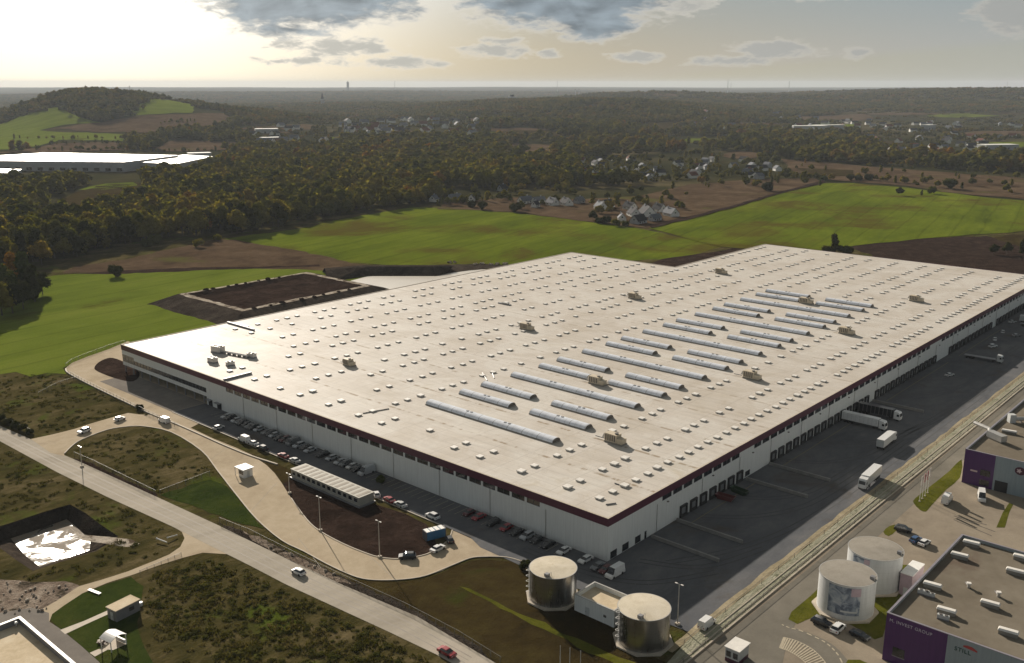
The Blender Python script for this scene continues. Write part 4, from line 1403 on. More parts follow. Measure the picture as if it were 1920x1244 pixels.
def depot(name, label, u0, u1, v1, v0, h, split, roofz, copings=True):
    a = thing(name, label, 'warehouse', (u0, v1, 0))
    # two-tone front, other walls blue-grey
    MB().box(u0, u0 + .3, split, v1, 0, h).build('wall', M['purple'], a)
    b = MB()
    b.box(u0, u0 + .3, v0, split, 0, h)
    b.box(u1 - .3, u1, v0, v1, 0, h)
    b.box(u0 + .3, u1 - .3, v0, v0 + .3, 0, h)
    b.build('wall', M['bluegrey'], a)
    MB().box(u0 + .3, u1 - .3, v1 - .3, v1, 0, h).build('wall', M['palegrey'], a)
    MB().box(u0 + .3, u1 - .3, v0 + .3, v1 - .3, roofz - .3, roofz).build('roof', M['depotroof'], a)
    b = MB()
    for (x0, x1, y0, y1) in [(u0 - .06, u0 + .4, v0, v1 + .06), (u1 - .4, u1 + .06, v0, v1 + .06), (u0 + .4, u1 - .4, v1 - .4, v1 + .06)]:
        b.box(x0, x1, y0, y1, h + .003, h + .12)
    b.build('coping', M['copinggrey'], a)
    return a


HR2 = 11.2
r2 = depot('depot_building', 'brown-roofed depot with purple and blue-grey front lettered along its top, in the near right corner', 4.0, 53.0, -70.0, -150.0, HR2, -82.5, 10.5)
L0, L1_ = WU(1668, 1163, 4.0), WU(1770, 1203, 4.0)
text('lettering', 'M. INVEST GROUP', .98, (3.93, -70.7, 9.55), (0, -1, 0), M['lettering'], r2)
text('lettering', 'STILL', 1.25, (3.93, -84.0, 8.35), (0, -1, 0), M['green_letter'], r2)
b = MB()
b.add([(3.94, -85.6, 9.7), (3.94, -88.3, 9.45), (3.94, -88.3, 9.75), (3.94, -87.3, 10.25), (3.94, -86.3, 10.25), (3.94, -85.6, 10.0), (3.99, -85.6, 9.7), (3.99, -88.3, 9.45), (3.99, -88.3, 9.75), (3.99, -87.3, 10.25), (3.99, -86.3, 10.25), (3.99, -85.6, 10.0)],
      [(0, 1, 2, 3, 4, 5), (6, 7, 8, 9, 10, 11)] + [(i, (i + 1) % 6, 6 + (i + 1) % 6, 6 + i) for i in range(6)])
b.build('emblem', M['redsign'], r2)
w = MB().box(3.94, 3.996, -74.5, -72.0, 2.0, 4.0).build('window', M['glassdark'], r2)
MB().box(3.9, 3.99, -74.6, -71.9, 1.86, 1.99).build('sill', M['copinggrey'], r2)
HR1 = 11.0
r1 = depot('depot_building', 'brown-roofed depot with purple and blue-grey front and round red logo, beyond the two bannered tanks', 115.0, 200.0, -51.8, -150.0, HR1, -60.6, 10.4)
p = WU(1880, 922, 115)
MB().box(114.9, 114.995, -64.8, -61.2, 0, 3.4).build('gate', M['rubber'], r1)
p = WU(1826, 883, 115)
MB().box(114.92, 114.995, p.y - 1.0, p.y + 1.0, p.z - .25, p.z + .25).build('nameplate', M['pinkwhite'], r1)
p = WU(1913, 884, 115)
lg = MB()
n = 24
vs = [(114.93, p.y + 1.5 * math.cos(2 * math.pi * i / n), p.z + 1.25 * math.sin(2 * math.pi * i / n)) for i in range(n)] + [(114.98, p.y + 1.5 * math.cos(2 * math.pi * i / n), p.z + 1.25 * math.sin(2 * math.pi * i / n)) for i in range(n)]
lg.add(vs, [tuple(range(n)), tuple(range(n, 2 * n))] + [(i, (i + 1) % n, n + (i + 1) % n, n + i) for i in range(n)])
lg = lg.build('logo', M['logodark'], r1)
lb = MB()
vs = [(114.90, p.y + .25 + (.85 if i % 2 else .45) * math.cos(2 * math.pi * i / 10), p.z + (.8 if i % 2 else .45) * math.sin(2 * math.pi * i / 10)) for i in range(10)]
lb.add(vs, [tuple(range(10))])
k = lb.build('logo_mark', M['pinkwhite'], r1, rel=True)
for z0 in (.6, 3.8):
    MB().box(114.93, 114.996, -59.6, -56.8, z0, z0 + 1.9).build('window', M['glassdark'], r1)

a = thing('office_block', 'flat gravel-coloured roof with white-edged dark parapet in the near left corner', 'building', (-117.5, 70, 0))
b = MB()
U1_, V1_ = -117.5, 70.0
b.box(U1_ - .5, U1_, 20, V1_, 0, 9)
b.box(-175, U1_ - .5, V1_ - .5, V1_, 0, 9)
b.build('wall', M['steelgrey'], a)
MB().box(-175, U1_ - .5, 20, V1_ - .5, 7.4, 7.75).build('roof', M['pumproof'], a)
b = MB()
b.box(U1_ - .55, U1_ + .08, 20, V1_ + .08, 9.003, 9.14)
b.box(-175, U1_ - .55, V1_ - .55, V1_ + .08, 9.003, 9.14)
b.build('coping', M['white'], a)
P = G(31, 1176, 7.75)
a = thing('roof_vent_pipe', 'small white mushroom vent standing on the near left roof', 'roof vent', (P.x, P.y, 7.75))
MB().cyl(0, 0, 0, .9, .16, 8).build('pipe', M['galv'], a, rel=False)
MB().cyl(0, 0, .9, 1.25, .42, 10, .2).build('cap', M['white'], a, rel=False)


def roof_unit(px, z, label, L=3.9, w=1.5, h=1.15, rot=R(97)):
    P = G(px[0], px[1], z)
    a = thing('rooftop_skylight_box', label, 'roof box', (P.x, P.y, z), rot, 'white boxes on the depot roofs')
    MB().box(-L / 2 + .15, L / 2 - .15, -w / 2 + .15, w / 2 - .15, 0, h - .25).build('curb', M['curbgrey'], a, rel=False)
    MB().frus((-L / 2, L / 2, -w / 2, w / 2), h - .247, (-L / 2 + .2, L / 2 - .2, -w / 2 + .25, w / 2 - .25), h + .15).build('lid', M['domewhite'], a, rel=False)
    return a


for px, lb in [((1821, 1024), 'white roof box nearest the far corner of the lettered depot roof'), ((1799, 1047), 'white roof box second along the left edge of the lettered depot roof'),
               ((1748, 1103), 'white roof box along the left edge, above the two grey condensers of the lettered depot'), ((1774, 1151), 'white roof box nearest the M. INVEST lettering'),
               ((1903, 1077), 'white roof box at the right picture edge of the lettered depot roof, farther one'), ((1856, 1138), 'white roof box in the middle of the lettered depot roof'),
               ((1890, 1191), 'white roof box above the green sign, nearest the lower right corner'), ((1916, 1051), 'white roof box cut by the picture edge near the far parapet of the lettered depot')]:
    roof_unit(px, 10.5, lb.replace('M. INVEST', 'pale') if False else lb.replace('the M. INVEST lettering', 'the pale lettering on the purple front'))
roof_unit((1892, 813), 10.4, 'flat white roof box on the farther depot roof above the round logo', 4.5, 1.5, 1.0)


def small_vent(px, z, label):
    P = G(px[0], px[1], z)
    a = thing('roof_vent', label, 'roof vent', (P.x, P.y, z), .4)
    MB().box(-.3, .3, -.3, .3, 0, .9).build('duct', M['galv'], a, rel=False)
    MB().box(-.45, .45, -.45, .45, .9, 1.2).build('cap', M['domewhite'], a, rel=False)
    MB().tube((.3, .2, .35), (1.8, .5, .35), .1, 6).build('pipe', M['steelgrey'], a, rel=False)


small_vent((1816, 1102), 10.5, 'small white vent with a side pipe in the middle of the lettered depot roof')
small_vent((1872, 1119), 10.5, 'small white vent with a side pipe right of centre on the lettered depot roof')


def condenser(px, z, label, k=1.0, rot=R(97)):
    P = G(px[0], px[1], z)
    a = thing('condenser', label, 'condenser', (P.x, P.y, z), rot)
    MB().box(-1.3 * k, 1.3 * k, -.5 * k, .5 * k, 0, .3).build('stand', M['steelgrey'], a, rel=False)
    MB().box(-1.3 * k, 1.3 * k, -.45 * k, .45 * k, .3, 1.2 * k).build('casing', M['palegrey'], a, rel=False)
    for x in (-.6, .6):
        MB().cyl(x * k, 0, 1.2 * k, 1.2 * k + .12, .38 * k, 12).build('fan', M['tandark'], a, rel=False)


condenser((1731, 1115), 10.5, 'grey twin condenser by the left parapet of the lettered depot', .9)
condenser((1743, 1119), 10.5, 'dark grey condenser right beside the grey twin condenser', .8)
condenser((1768, 1162), 10.5, 'pale condenser behind the pale lettering', .9)
P = G(1868, 826, 10.4)
a = thing('rooftop_ductwork', 'large angled silver ductwork on the farther depot roof', 'ductwork', (P.x, P.y, 10.4), R(60))
MB().box(-3, 3, -1.2, 1.2, .5, 2.4).build('air_unit', M['galv'], a, rel=False)
MB().box(-2.6, 2.6, -1.0, 1.0, 0, .5).build('base_frame', M['curbgrey'], a, rel=False)
MB().tube((3, 0, 1.5), (6.5, -3.5, 1.1), .6, 10).tube((6.5, -3.5, 1.1), (13, -3.5, 1.1), .6, 10).build('duct', M['galv'], a, rel=False)
P = G(1896, 792, 10.4)
a = thing('rooftop_duct', 'long grey rooftop duct with tall white head at the right picture edge', 'ductwork', (P.x, P.y, 10.4), R(-48))
MB().box(-1, 1, -1, 1, 0, 2.8).build('duct_head', M['palegrey'], a, rel=False)
MB().tube((1, 0, 1.2), (16, 0, 1.2), .7, 10).build('duct', M['galv'], a, rel=False)
for k in range(4):
    MB().box(3 + 3.5 * k, 3.2 + 3.5 * k, -.6, .6, 0, .5).build('support', M['steelgrey'], a, rel=False)

# ------------------------------------------------------------------ site cabins, kiosk, shed, gazebo
M['cabinroof'] = plain('cabin_roof', (.30, .285, .235), .7)
M['cabinrib'] = plain('cabin_roof_strip', (.185, .155, .115), .75)
M['cabin'] = plain('cabin_wall', (.36, .34, .29), .6)
a = thing('site_cabin_row', 'long row of joined beige site cabins with ribbed roof beside the car park', 'site cabins', (-18.5, 90, 0))
MB().box(-21.8, -15.5, 73.0, 107.0, 0.06, .45).build('base_slab', M['steelgrey'], a)
MB().box(-21.3, -15.7, 73.6, 106.6, .45, 3.0).build('wall', M['cabin'], a)
MB().box(-21.45, -15.55, 73.45, 106.75, 3.003, 3.15).build('roof', M['cabinroof'], a)
for k in range(13):
    v0 = 74.0 + k * 2.5
    MB().box(-20.9, -16.1, v0 + .25, v0 + 1.45, 3.153, 3.19).build('roof_strip', M['cabinrib'], a)
    w = MB().box(-21.36, -21.304, v0 + .5, v0 + 1.9, 1.4, 2.5).build('window', M['glassdark'], a)
    MB().box(-21.42, -21.303, v0 + .45, v0 + 1.95, 1.28, 1.39).build('sill', M['palegrey'], w)
for v0 in (80, 96):
    MB().box(-15.69, -15.64, v0, v0 + 1, .45, 2.5).build('door', M['steelgrey'], a)
a = thing('gate_kiosk', 'small white kiosk with flat overhanging roof on the beige drive', 'kiosk', (G(461, 893).x, G(461, 893).y, .08), 0)
MB().box(-1.6, 1.6, -1.5, 1.5, 0, 2.75).build('wall', M['white'], a, rel=False)
MB().box(-2.0, 2.0, -1.9, 3.0, 2.753, 2.95).build('roof', M['palegrey'], a, rel=False)
MB().box(-1.66, -1.603, -1.2, 1.2, 1.0, 2.2).build('window', M['glassdark'], a, rel=False)
MB().box(-.4, .5, -1.56, -1.503, 0, 2.1).build('door', M['palegrey'], a, rel=False)
for x in (-1.9, 1.9):
    MB().box(x - .07, x + .07, 2.8, 2.94, 0, 2.75).build('post', M['steelgrey'], a, rel=False)
P = G(233, 1152)
a = thing('garden_shed', 'grey shed with flat pale roof standing on the mown lawn', 'shed', (P.x, P.y, .05), R(8))
MB().box(-3.1, 3.1, -1.7, 1.7, 0, 2.7).build('wall', M['steelgrey'], a, rel=False)
MB().frus((-3.3, 3.3, -1.9, 1.9), 2.703, (-3.3, 3.3, -1.9, 1.9), 2.9).build('roof', M['pumproof'], a, rel=False)
d_ = MB().box(-3.16, -3.103, -.5, .5, 0, 2.0).build('door', M['palegrey'], a, rel=False)
MB().box(-3.2, -3.165, -.42, -.34, .95, 1.1).build('handle', M['frame'], d_)
MB().box(.3, 1.6, -1.76, -1.703, 1.1, 2.0).build('window', M['glassdark'], a, rel=False)
for px, lb in [((254, 1140), 'round pale water barrel behind the grey shed, nearer one'), ((264, 1136), 'round pale water barrel behind the grey shed, farther one')]:
    P = G(*px)
    a = thing('water_barrel', lb, 'barrel', (P.x, P.y, .02))
    MB().cyl(0, 0, 0, .85, .5, 14, .46).build('drum', M['palegrey'], a, rel=False)
    MB().cyl(0, 0, .853, .93, .48, 14).build('lid', M['white'], a, rel=False)
P = G(214, 1212)
a = thing('garden_gazebo', 'white open gazebo with curved roof on the lawn below the shed', 'gazebo', (P.x, P.y, .06), R(10))
b = MB()
nb_ = 8
pts = [(-2.1 + 4.2 * i / nb_, 2.5 + .75 * math.sin(math.pi * i / nb_)) for i in range(nb_ + 1)]
prof = pts + [(x, z - .12) for x, z in reversed(pts)]
b.extr(prof, 'y', -1.9, 1.9)
b.build('roof', M['white'], a, rel=False)
for x in (-1.9, 1.9):
    for y in (-1.7, 1.7):
        MB().box(x - .08, x + .08, y - .08, y + .08, 0, 2.5).build('post', M['white'], a, rel=False)
MB().box(1.6, 1.95, -1.5, 1.5, .2, 1.1).build('side_screen', M['palegrey'], a, rel=False)
P = G(193, 1206)
a = thing('garden_table', 'dark wooden garden table with benches beside the white gazebo', 'garden table', (P.x, P.y, .08), R(30))
M['wood'] = plain('dark_wood', (.10, .055, .035), .7)
MB().box(-.9, .9, -.4, .4, .68, .75).build('tabletop', M['wood'], a, rel=False)
for y in (-.85, .85):
    MB().box(-.9, .9, y - .16, y + .16, .40, .46).build('bench', M['wood'], a, rel=False)
for x in (-.7, .7):
    MB().box(x - .05, x + .05, -.8, .8, 0, .39).build('leg', M['wood'], a, rel=False)
for px, L, rt, lb, nm in [((178, 1111), 4.2, 60, 'pale plank lying on the lawn edge by the beige side road', 'plank'), ((304, 1018), 3.6, 62, 'white pipe lying slanted in the bushes by the road junction', 'pipe_length'), ((324, 1010), 2.8, 140, 'white pipe lying steeply in the bushes nearest the road', 'pipe_length')]:
    P = G(*px)
    a = thing(nm, lb, 'pipe' if nm != 'plank' else 'plank', (P.x, P.y, .25), R(rt) + YAW)
    if nm == 'plank':
        MB().box(-L / 2, L / 2, -.25, .25, 0, .12).box(-L / 2, L / 2, .27, .5, 0, .1).build('board', M['white'], a, rel=False)
    else:
        MB().tube((-L / 2, 0, .3), (L / 2, 0, .55), .16, 8).build('pipe', M['white'], a, rel=False)
        MB().tube((L / 2, 0, .55), (L / 2 + .25, 0, .57), .24, 8).build('collar', M['palegrey'], a, rel=False)
# blue container and white booth
A_, B_ = G(797, 1013), G(832, 1004)
dirv = (B_ - A_)
a = thing('blue_container', 'blue container with slatted white top on the edge of the dark soil', 'container', ((A_.x + B_.x) / 2, (A_.y + B_.y) / 2, .08), math.atan2(dirv.y, dirv.x))
M['blue'] = plain('blue_container_paint', (.045, .16, .30), .5)
MB().box(-2.9, 2.9, -1.2, 1.2, .12, 2.5).build('body', M['blue'], a, rel=False)
for k in range(4):
    MB().box(-2.75 + k * 1.42, -1.62 + k * 1.42, -1.15, 1.15, 2.503, 2.62).build('roof_panel', M['white'], a, rel=False)
for x in (-2.85, 2.85):
    MB().box(x - .1, x + .1, -1.26, 1.26, 0, 2.55).build('corner_frame', M['frame'], a, rel=False)
MB().box(2.96, 3.01, -.9, .9, .3, 2.3).build('door', M['blue'], a, rel=False)
P = G(1381, 1236)
a = thing('gatehouse', 'grey-white gatehouse cabin with flat pale roof at the bottom edge beside the gravel strip', 'gatehouse', (P.x, P.y, .06), R(0))
MB().box(-2.2, 2.2, -1.6, 1.6, .9, 3.3).build('wall', M['palegrey'], a, rel=False)
MB().box(-2.2, 2.2, -1.6, 1.6, 0, .897).build('lower_wall', M['logodark'], a, rel=False)
MB().box(-2.45, 2.45, -1.85, 1.85, 3.303, 3.5).build('roof', M['domewhite'], a, rel=False)
for y in (-.8, .8):
    MB().box(-2.26, -2.203, y - .55, y + .55, 1.3, 2.6).build('window', M['glassdark'], a, rel=False)
MB().box(-.6, .5, 1.603, 1.66, .05, 2.3).build('door', M['frame'], a, rel=False)


# ------------------------------------------------------------------ lamp posts, flag poles, fences
def lamp_post(px, top, label):
    P = G(*px)
    h = (CAM + ray(*top) * ((P - CAM).to_2d().length / ray(*top).to_2d().length)).z
    a = thing('lamp_post', label, 'lamp post', (P.x, P.y, .05), 0, 'tall grey lamp posts')
    MB().box(-.45, .45, -.45, .45, 0, .5).build('footing', M['kerb'], a, rel=False)
    MB().tube((0, 0, .5), (0, 0, h), .15, 8, .09).build('pole', M['galv'], a, rel=False)
    MB().tube((0, -.5, h), (0, .5, h), .07, 6).build('arm', M['galv'], a, rel=False)
    for y in (-.75, .75):
        MB().box(-.16, .16, y - .32, y + .32, h - .03, h + .09).build('lamp_head', M['domewhite'], a, rel=False)


lamp_post((601, 996), (593, 933), 'tall grey lamp post on the left edge of the dark soil plot')
lamp_post((712, 1046), (709, 978), 'tall grey lamp post at the tip of the dark soil plot by the drive bend')
lamp_post((543, 926), (541, 889), 'lamp post at the near end of the beige site cabins')
lamp_post((1270, 1172), (1273, 1096), 'tall lamp post in the yard right of the lettered front tank pair'.replace('lettered front tank pair', 'shiny tank nearest the gravel strip'))
lamp_post((154, 876), (148, 838), 'lamp post at the left tip of the scrubby island by the road')
lamp_post((707, 846), (704, 818), 'thin lamp post close against the long white office wall')


def flagpole(px, h, label, flag=None):
    P = G(*px)
    a = thing('flagpole', label, 'flagpole', (P.x, P.y, .05))
    MB().box(-.25, .25, -.25, .25, 0, .18).build('footing', M['kerb'], a, rel=False)
    MB().tube((0, 0, .1), (0, 0, h), .09, 7, .05).build('pole', M['white'], a, rel=False)
    if flag:
        b = MB()
        n = 6
        vs = []
        for i in range(n + 1):
            vs += [(.12 + 1.0 * i / n, .18 * math.sin(i * 1.3), h - .15), (.12 + .9 * i / n, .18 * math.sin(i * 1.3 + .5), h - 2.9)]
        b.add(vs, [(2 * i, 2 * i + 2, 2 * i + 3, 2 * i + 1) for i in range(n)])
        b.build('flag', flag, a, rel=False)


M['flagpink'] = plain('faded_red_flag', (.45, .16, .16), .7)
M['flagwhite'] = plain('white_flag', (.62, .55, .50), .7)
for i, (px, fl) in enumerate([((1724, 941), 'flagwhite'), ((1729, 936), 'flagpink'), ((1734, 931), 'flagpink'), ((1739, 925), 'flagwhite')]):
    flagpole(px, 8.0, ['white-flagged pole on the grass verge, nearest the drive', 'red-flagged pole on the grass verge beside the nearest white-flagged one', 'red-flagged pole on the grass verge, third from the drive', 'white-flagged pole on the grass verge, nearest the purple depot'][i], M[fl])
for px, lb in [((1050, 1252), 'white pole at the bottom picture edge, leftmost of three'), ((1068, 1256), 'white pole at the bottom picture edge, middle of three'), ((1088, 1262), 'white pole at the bottom picture edge, rightmost of three')]:
    flagpole(px, 5.2, lb)
m, t = newmat('chain_link')
p = t.n('ShaderNodeBsdfPrincipled')
p.inputs['Base Color'].default_value = (.07, .075, .06, 1)
p.inputs['Roughness'].default_value = .6
tr = t.n('ShaderNodeBsdfTransparent')
mx_ = t.n('ShaderNodeMixShader')
mx_.inputs[0].default_value = .20
t.put(mx_.inputs[1], tr.outputs[0])
t.put(mx_.inputs[2], p.outputs[0])
t.put(t.n('ShaderNodeOutputMaterial').inputs[0], mx_.outputs[0])
M['chain'] = m
M['post'] = plain('fence_post', (.11, .11, .10), .6)
PME = MB().tube((0, 0, 0), (0, 0, 1), .06, 5).mesh('post', M['post'])


def fence(pts, h, label, gap=3.0, z=.05, name='wire_fence'):
    P = [Vector((p.x, p.y, 0)) for p in pts]
    a = thing(name, label, 'fence', (P[0].x, P[0].y, z))
    b = MB()
    rl = MB()
    tot = sum((q - p).length for p, q in zip(P, P[1:]))
    gap = max(gap, tot / 95)
    acc = 0.0
    for p, q in zip(P, P[1:]):
        b.quad((p.x, p.y, z + .05), (q.x, q.y, z + .05), (q.x, q.y, z + h), (p.x, p.y, z + h))
        rl.tube((p.x, p.y, z + h), (q.x, q.y, z + h), .04, 4)
        L = (q - p).length
        while acc < L:
            w = p.lerp(q, acc / L)
            o = link('post', PME, a)
            o.location = (w.x - a.location.x, w.y - a.location.y, 0)
            o.scale = (1, 1, h + .1)
            acc += gap
        acc -= L
    b.build('wire_mesh', M['chain'], a)
    rl.build('rail', M['post'], a)
    return a


fence([G(*p) for p in [(140, 857), (175, 872), (230, 899), (293, 930)]], 1.7, 'dark wire fence along the road beside the scrubby island')
fence([G(*p) for p in [(412, 981), (470, 1004), (560, 1050), (650, 1093), (760, 1143), (860, 1196), (940, 1246)]], 1.7, 'long wire fence between the road and the beige drive')
fence([G(*p) for p in [(300, 928), (345, 911), (394, 892)]], 1.5, 'short wire fence crossing the island between road and drive')
fence([G(*p) for p in [(128, 702), (160, 720), (205, 742), (282, 780), (335, 803)]], 1.6, 'wire fence along the outer kerb of the forecourt at the office end')
fence([G(*p) for p in [(124, 689), (135, 680), (165, 668), (205, 653), (236, 644)]], 1.6, 'wire fence round the far curve of the forecourt, beside the green field')
fence([G(*p) for p in [(72, 742), (110, 722), (148, 711)]], 1.3, 'short dark fence running out into the scrub at far left')
fence([Vector((-20, -35.5, 0)), Vector((200, -35.2, 0)), Vector((430, -35.2, 0))], 1.35, 'long fence along the gravel strip on the yard side', 9, .14)
fence([Vector((-44, -39.0, 0)), Vector((200, -39.0, 0)), Vector((430, -39.0, 0))], 1.2, 'long fence along the gravel strip on the purple depots side', 9, .14)
fence([G(*p) for p in [(0, 787), (30, 800), (60, 814)]], 1.6, 'dark screened fence beside the road at the left picture edge', 2.5)
fence([G(*p) for p in [(340, 1042), (318, 1052), (290, 1064), (262, 1076)]], .8, 'low fence posts along the side road by the bushes', 2.0)
S('stony_verge', [(455, 995), (500, 1014), (560, 1046), (640, 1084), (660, 1096), (620, 1088), (540, 1050), (480, 1018)], .06, M['rubble'], rag=(1.6, .6))
S('dark_ditch', [(130, 858), (170, 868), (230, 897), (296, 928), (296, 938), (225, 907), (150, 872)], .052, M['soil'], rag=(2, .4))
S('dark_ditch', [(405, 978), (520, 1024), (650, 1087), (780, 1146), (900, 1215), (930, 1245), (900, 1232), (780, 1162), (640, 1100), (500, 1032), (420, 990)], .053, M['bank'], rag=(2, .5))

# ------------------------------------------------------------------ earth basin and pond beyond the warehouse
def loop(u0, u1, v0, v1, z, n=10, amp=0.0, rs=None):
    pts = []
    for (a, c), (d_, e) in zip([(u0, v0), (u1, v0), (u1, v1), (u0, v1)], [(u1, v0), (u1, v1), (u0, v1), (u0, v0)]):
        for i in range(n):
            pts.append((a + (d_ - a) * i / n + (rs.uniform(-amp, amp) if rs else 0), c + (e - c) * i / n + (rs.uniform(-amp, amp) if rs else 0), z + (rs.uniform(-amp, amp) * .25 if rs else 0)))
    return pts


rs = random.Random(3)
Ls = [loop(73, 190, 288, 372, 0, 14, .8, rs), loop(89, 178, 301.5, 366, 3.9, 14, .5, rs), loop(92.5, 174, 305.5, 363, 3.95, 14, .7, rs), loop(97, 168, 310, 358, 2.5, 14, .8, rs)]
b = MB()
b.v = [p for L in Ls for p in L]
n = len(Ls[0])
for k in range(3):
    for i in range(n):
        j = (i + 1) % n
        b.f.append((k * n + i, k * n + j, (k + 1) * n + j, (k + 1) * n + i))
        b.mi.append((0, 1, 2)[k])
b.f.append(tuple(range(3 * n, 4 * n)))
b.mi.append(2)
o = b.build('earth_basin', [M['bank'], M['stony'], M['soil']])
o['kind'] = 'structure'
hm = MB()
for k in range(5):
    hm.ball((rs.uniform(-1.2, 1.2), rs.uniform(-1, 1), .3), rs.uniform(.9, 1.7), rs.uniform(.8, 1.5), rs.uniform(.6, 1.2), 2, .12, rs)
hme = hm.mesh('soil_heap', M['soil'])
for i in range(8):
    for (u, v) in ((104 + i * 7.2, 364.2), (98 + i * 9.2, 302.6)):
        o = link('soil_heap', hme)
        o.location = (u + rs.uniform(-1.5, 1.5), v + rs.uniform(-.5, .5), 3.75)
        o.rotation_euler = (0, 0, rs.uniform(0, 6))
        o.scale = (rs.uniform(.5, 1.0),) * 3
        tag(o, 'dark soil heap on the far rim of the earth basin' if v > 330 else 'dark soil heap on the near rim of the earth basin', 'soil heap', 'soil heaps on the basin rim')
o = sheet('pond', [(655, 528), (690, 518.5), (815, 518.5), (850, 510), (900, 506), (980, 505), (820, 545), (720, 560), (700, 545)], .12, M['pondwater'])
b = MB()
ft = [G(612, 530), G(690, 518.3), G(815, 518.3), G(842, 510)]
tp = [G(610, 506, 4.5), G(690, 500, 4.5), G(812, 500, 4.5), G(850, 499, 3.5)]
bk = [p + Vector((3, 5, 0)) for p in tp]
bb = [Vector((p.x + 8, p.y + 14, 0)) for p in tp]
vs = [tuple(p) for L in (ft, tp, bk, bb) for p in L]
b.add(vs, [(r_ * 4 + i, r_ * 4 + i + 1, r_ * 4 + 5 + i, r_ * 4 + 4 + i) for r_ in range(3) for i in range(3)])
o = b.build('pond_bank', M['bank'])
o['kind'] = 'structure'
S('soil_strip', [(815, 519), (846, 497), (900, 495), (960, 499), (900, 506), (850, 512)], .16, M['bank'], rag=(4, 1))
for i, px in enumerate([(845, 493), (853, 493), (905, 496), (890, 497), (922, 497), (932, 496), (946, 496)]):
    P = G(*px)
    b = MB()
    for k in range(4):
        b.ball((rs.uniform(-1.6, 1.6), rs.uniform(-1, 1), .4), rs.uniform(.7, 1.5), rs.uniform(.6, 1.2), rs.uniform(.6, 1.2), 1, .2, rs)
    o = b.build('stone_heap', M['stony'])
    o.location = (P.x, P.y, .1)
    tag(o, 'pale stone heap beyond the far roof edge beside the pond', 'stone heap', 'pale stone heaps by the pond')

# ------------------------------------------------------------------ vehicles
CC = {'white': (.74, .74, .73), 'silver': (.42, .44, .46), 'grey': (.16, .17, .18), 'dark': (.018, .020, .024), 'red': (.30, .02, .03), 'darkred': (.10, .012, .018), 'blue': (.04, .10, .22), 'pale': (.55, .56, .55)}


def carpaint(c):
    key = 'paint_' + c
    if key not in M:
        m, t = newmat('car_paint_' + c)
        g = t.n('ShaderNodeNewGeometry').outputs['Position']
        p = finish(t, t.vm('SCALE', CC[c], t.rng(t.noise(g, 1.5, 3), .3, .7, .94, 1.05, False)), .32, 0, .5)
        p.inputs['Coat Weight'].default_value = .6
        M[key] = m
    return M[key]


M['tyrerubber'] = plain('tyre_rubber', (.018, .018, .018), .8)
M['headlight'] = plain('headlight_glass', (.6, .6, .58), .1)
M['taillight'] = plain('taillight_red', (.25, .01, .01), .2)
KIND = dict(hatchback=(4.1, 1.76, 1.50, .95, -1.85, 1.15), sedan=(4.6, 1.8, 1.45, .95, -1.55, 1.2), suv=(4.6, 1.88, 1.72, 1.05, -2.1, 1.2), van=(5.2, 1.98, 2.25, 1.15, -2.55, 1.9), cargo_van=(5.9, 2.05, 2.65, 1.25, -2.9, 2.2))
WME = {}


def wheel(r, w):
    if (r, w) not in WME:
        WME[(r, w)] = MB().tube((0, -w / 2, 0), (0, w / 2, 0), r, 12).mesh('wheel', M['tyrerubber'])
    return WME[(r, w)]


PROTO = {}


def car(kind, col, loc, rot, label, group=None, cat=None):
    key = (kind, col)
    if key in PROTO:
        return dup(PROTO[key], loc, rot, label, group) if group else dup_plain(PROTO[key], loc, rot, label)
    L, Wd, H, hood, g0, g1 = KIND[kind]
    a = thing('parked_' + kind if kind not in ('van', 'cargo_van') else kind, label, cat or ('van' if 'van' in kind else 'car'), loc, rot, group)
    pm = carpaint(col)
    b = MB()
    zf = .55
    b.extr([(-L / 2, .32), (L / 2 - .06, .28), (L / 2, .5), (L / 2 - .05, hood - .22), (L / 2 - .25, hood - .1), (g1, hood), (g0, hood + .02), (-L / 2 + .05, hood - .04), (-L / 2 - .02, zf)], 'y', -Wd / 2, Wd / 2)
    w2 = Wd / 2 - .05
    if 'van' in kind:
        b.frus((g0 + .02, g1 - .5, -w2, w2), hood + .02, (g0 + .12, g1 - 1.05, -w2 + .12, w2 - .12), H)
        glass = MB()
        glass.add([(g1 - .49, -w2, hood), (g1, -w2 + .05, hood), (g1, w2 - .05, hood), (g1 - .49, w2, hood), (g1 - 1.04, -w2 + .13, H - .06), (g1 - .85, -w2 + .18, H - .12), (g1 - .85, w2 - .18, H - .12), (g1 - 1.04, w2 - .13, H - .06)],
                  [(0, 1, 5, 4), (1, 2, 6, 5), (2, 3, 7, 6), (4, 5, 6, 7)])
    else:
        glass = MB().frus((g0 + .04, g1, -w2, w2), hood + .003, (g0 + .45, g1 - .75, -w2 + .2, w2 - .2), H - .07)
        b.frus((g0 + .42, g1 - .70, -w2 + .18, w2 - .18), H - .068, (g0 + .55, g1 - .9, -w2 + .26, w2 - .26), H)
    b.build('body', pm, a, rel=False)
    glass.build('windows', M['glassdark'], a, rel=False)
    r = .33 if 'van' not in kind else .37
    for x in (-L * .29, L * .30):
        for y in (-Wd / 2 + .06, Wd / 2 - .06):
            o = link('wheel', wheel(r, .26), a)
            o.location = (x, y, r)
    for y in (-Wd / 2 + .3, Wd / 2 - .3):
        MB().box(L / 2 - .06, L / 2 + .012, y - .17, y + .17, .55, .68).build('headlight', M['headlight'], a, rel=False)
        MB().box(-L / 2 - .03, -L / 2 + .05, y - .13, y + .13, .66, .86).build('taillight', M['taillight'], a, rel=False)
    PROTO[key] = a
    return a


def dup_plain(root, loc, rot, label):
    r = dup(root, loc, rot, label)
    if 'group' in r:
        del r['group']
    return r


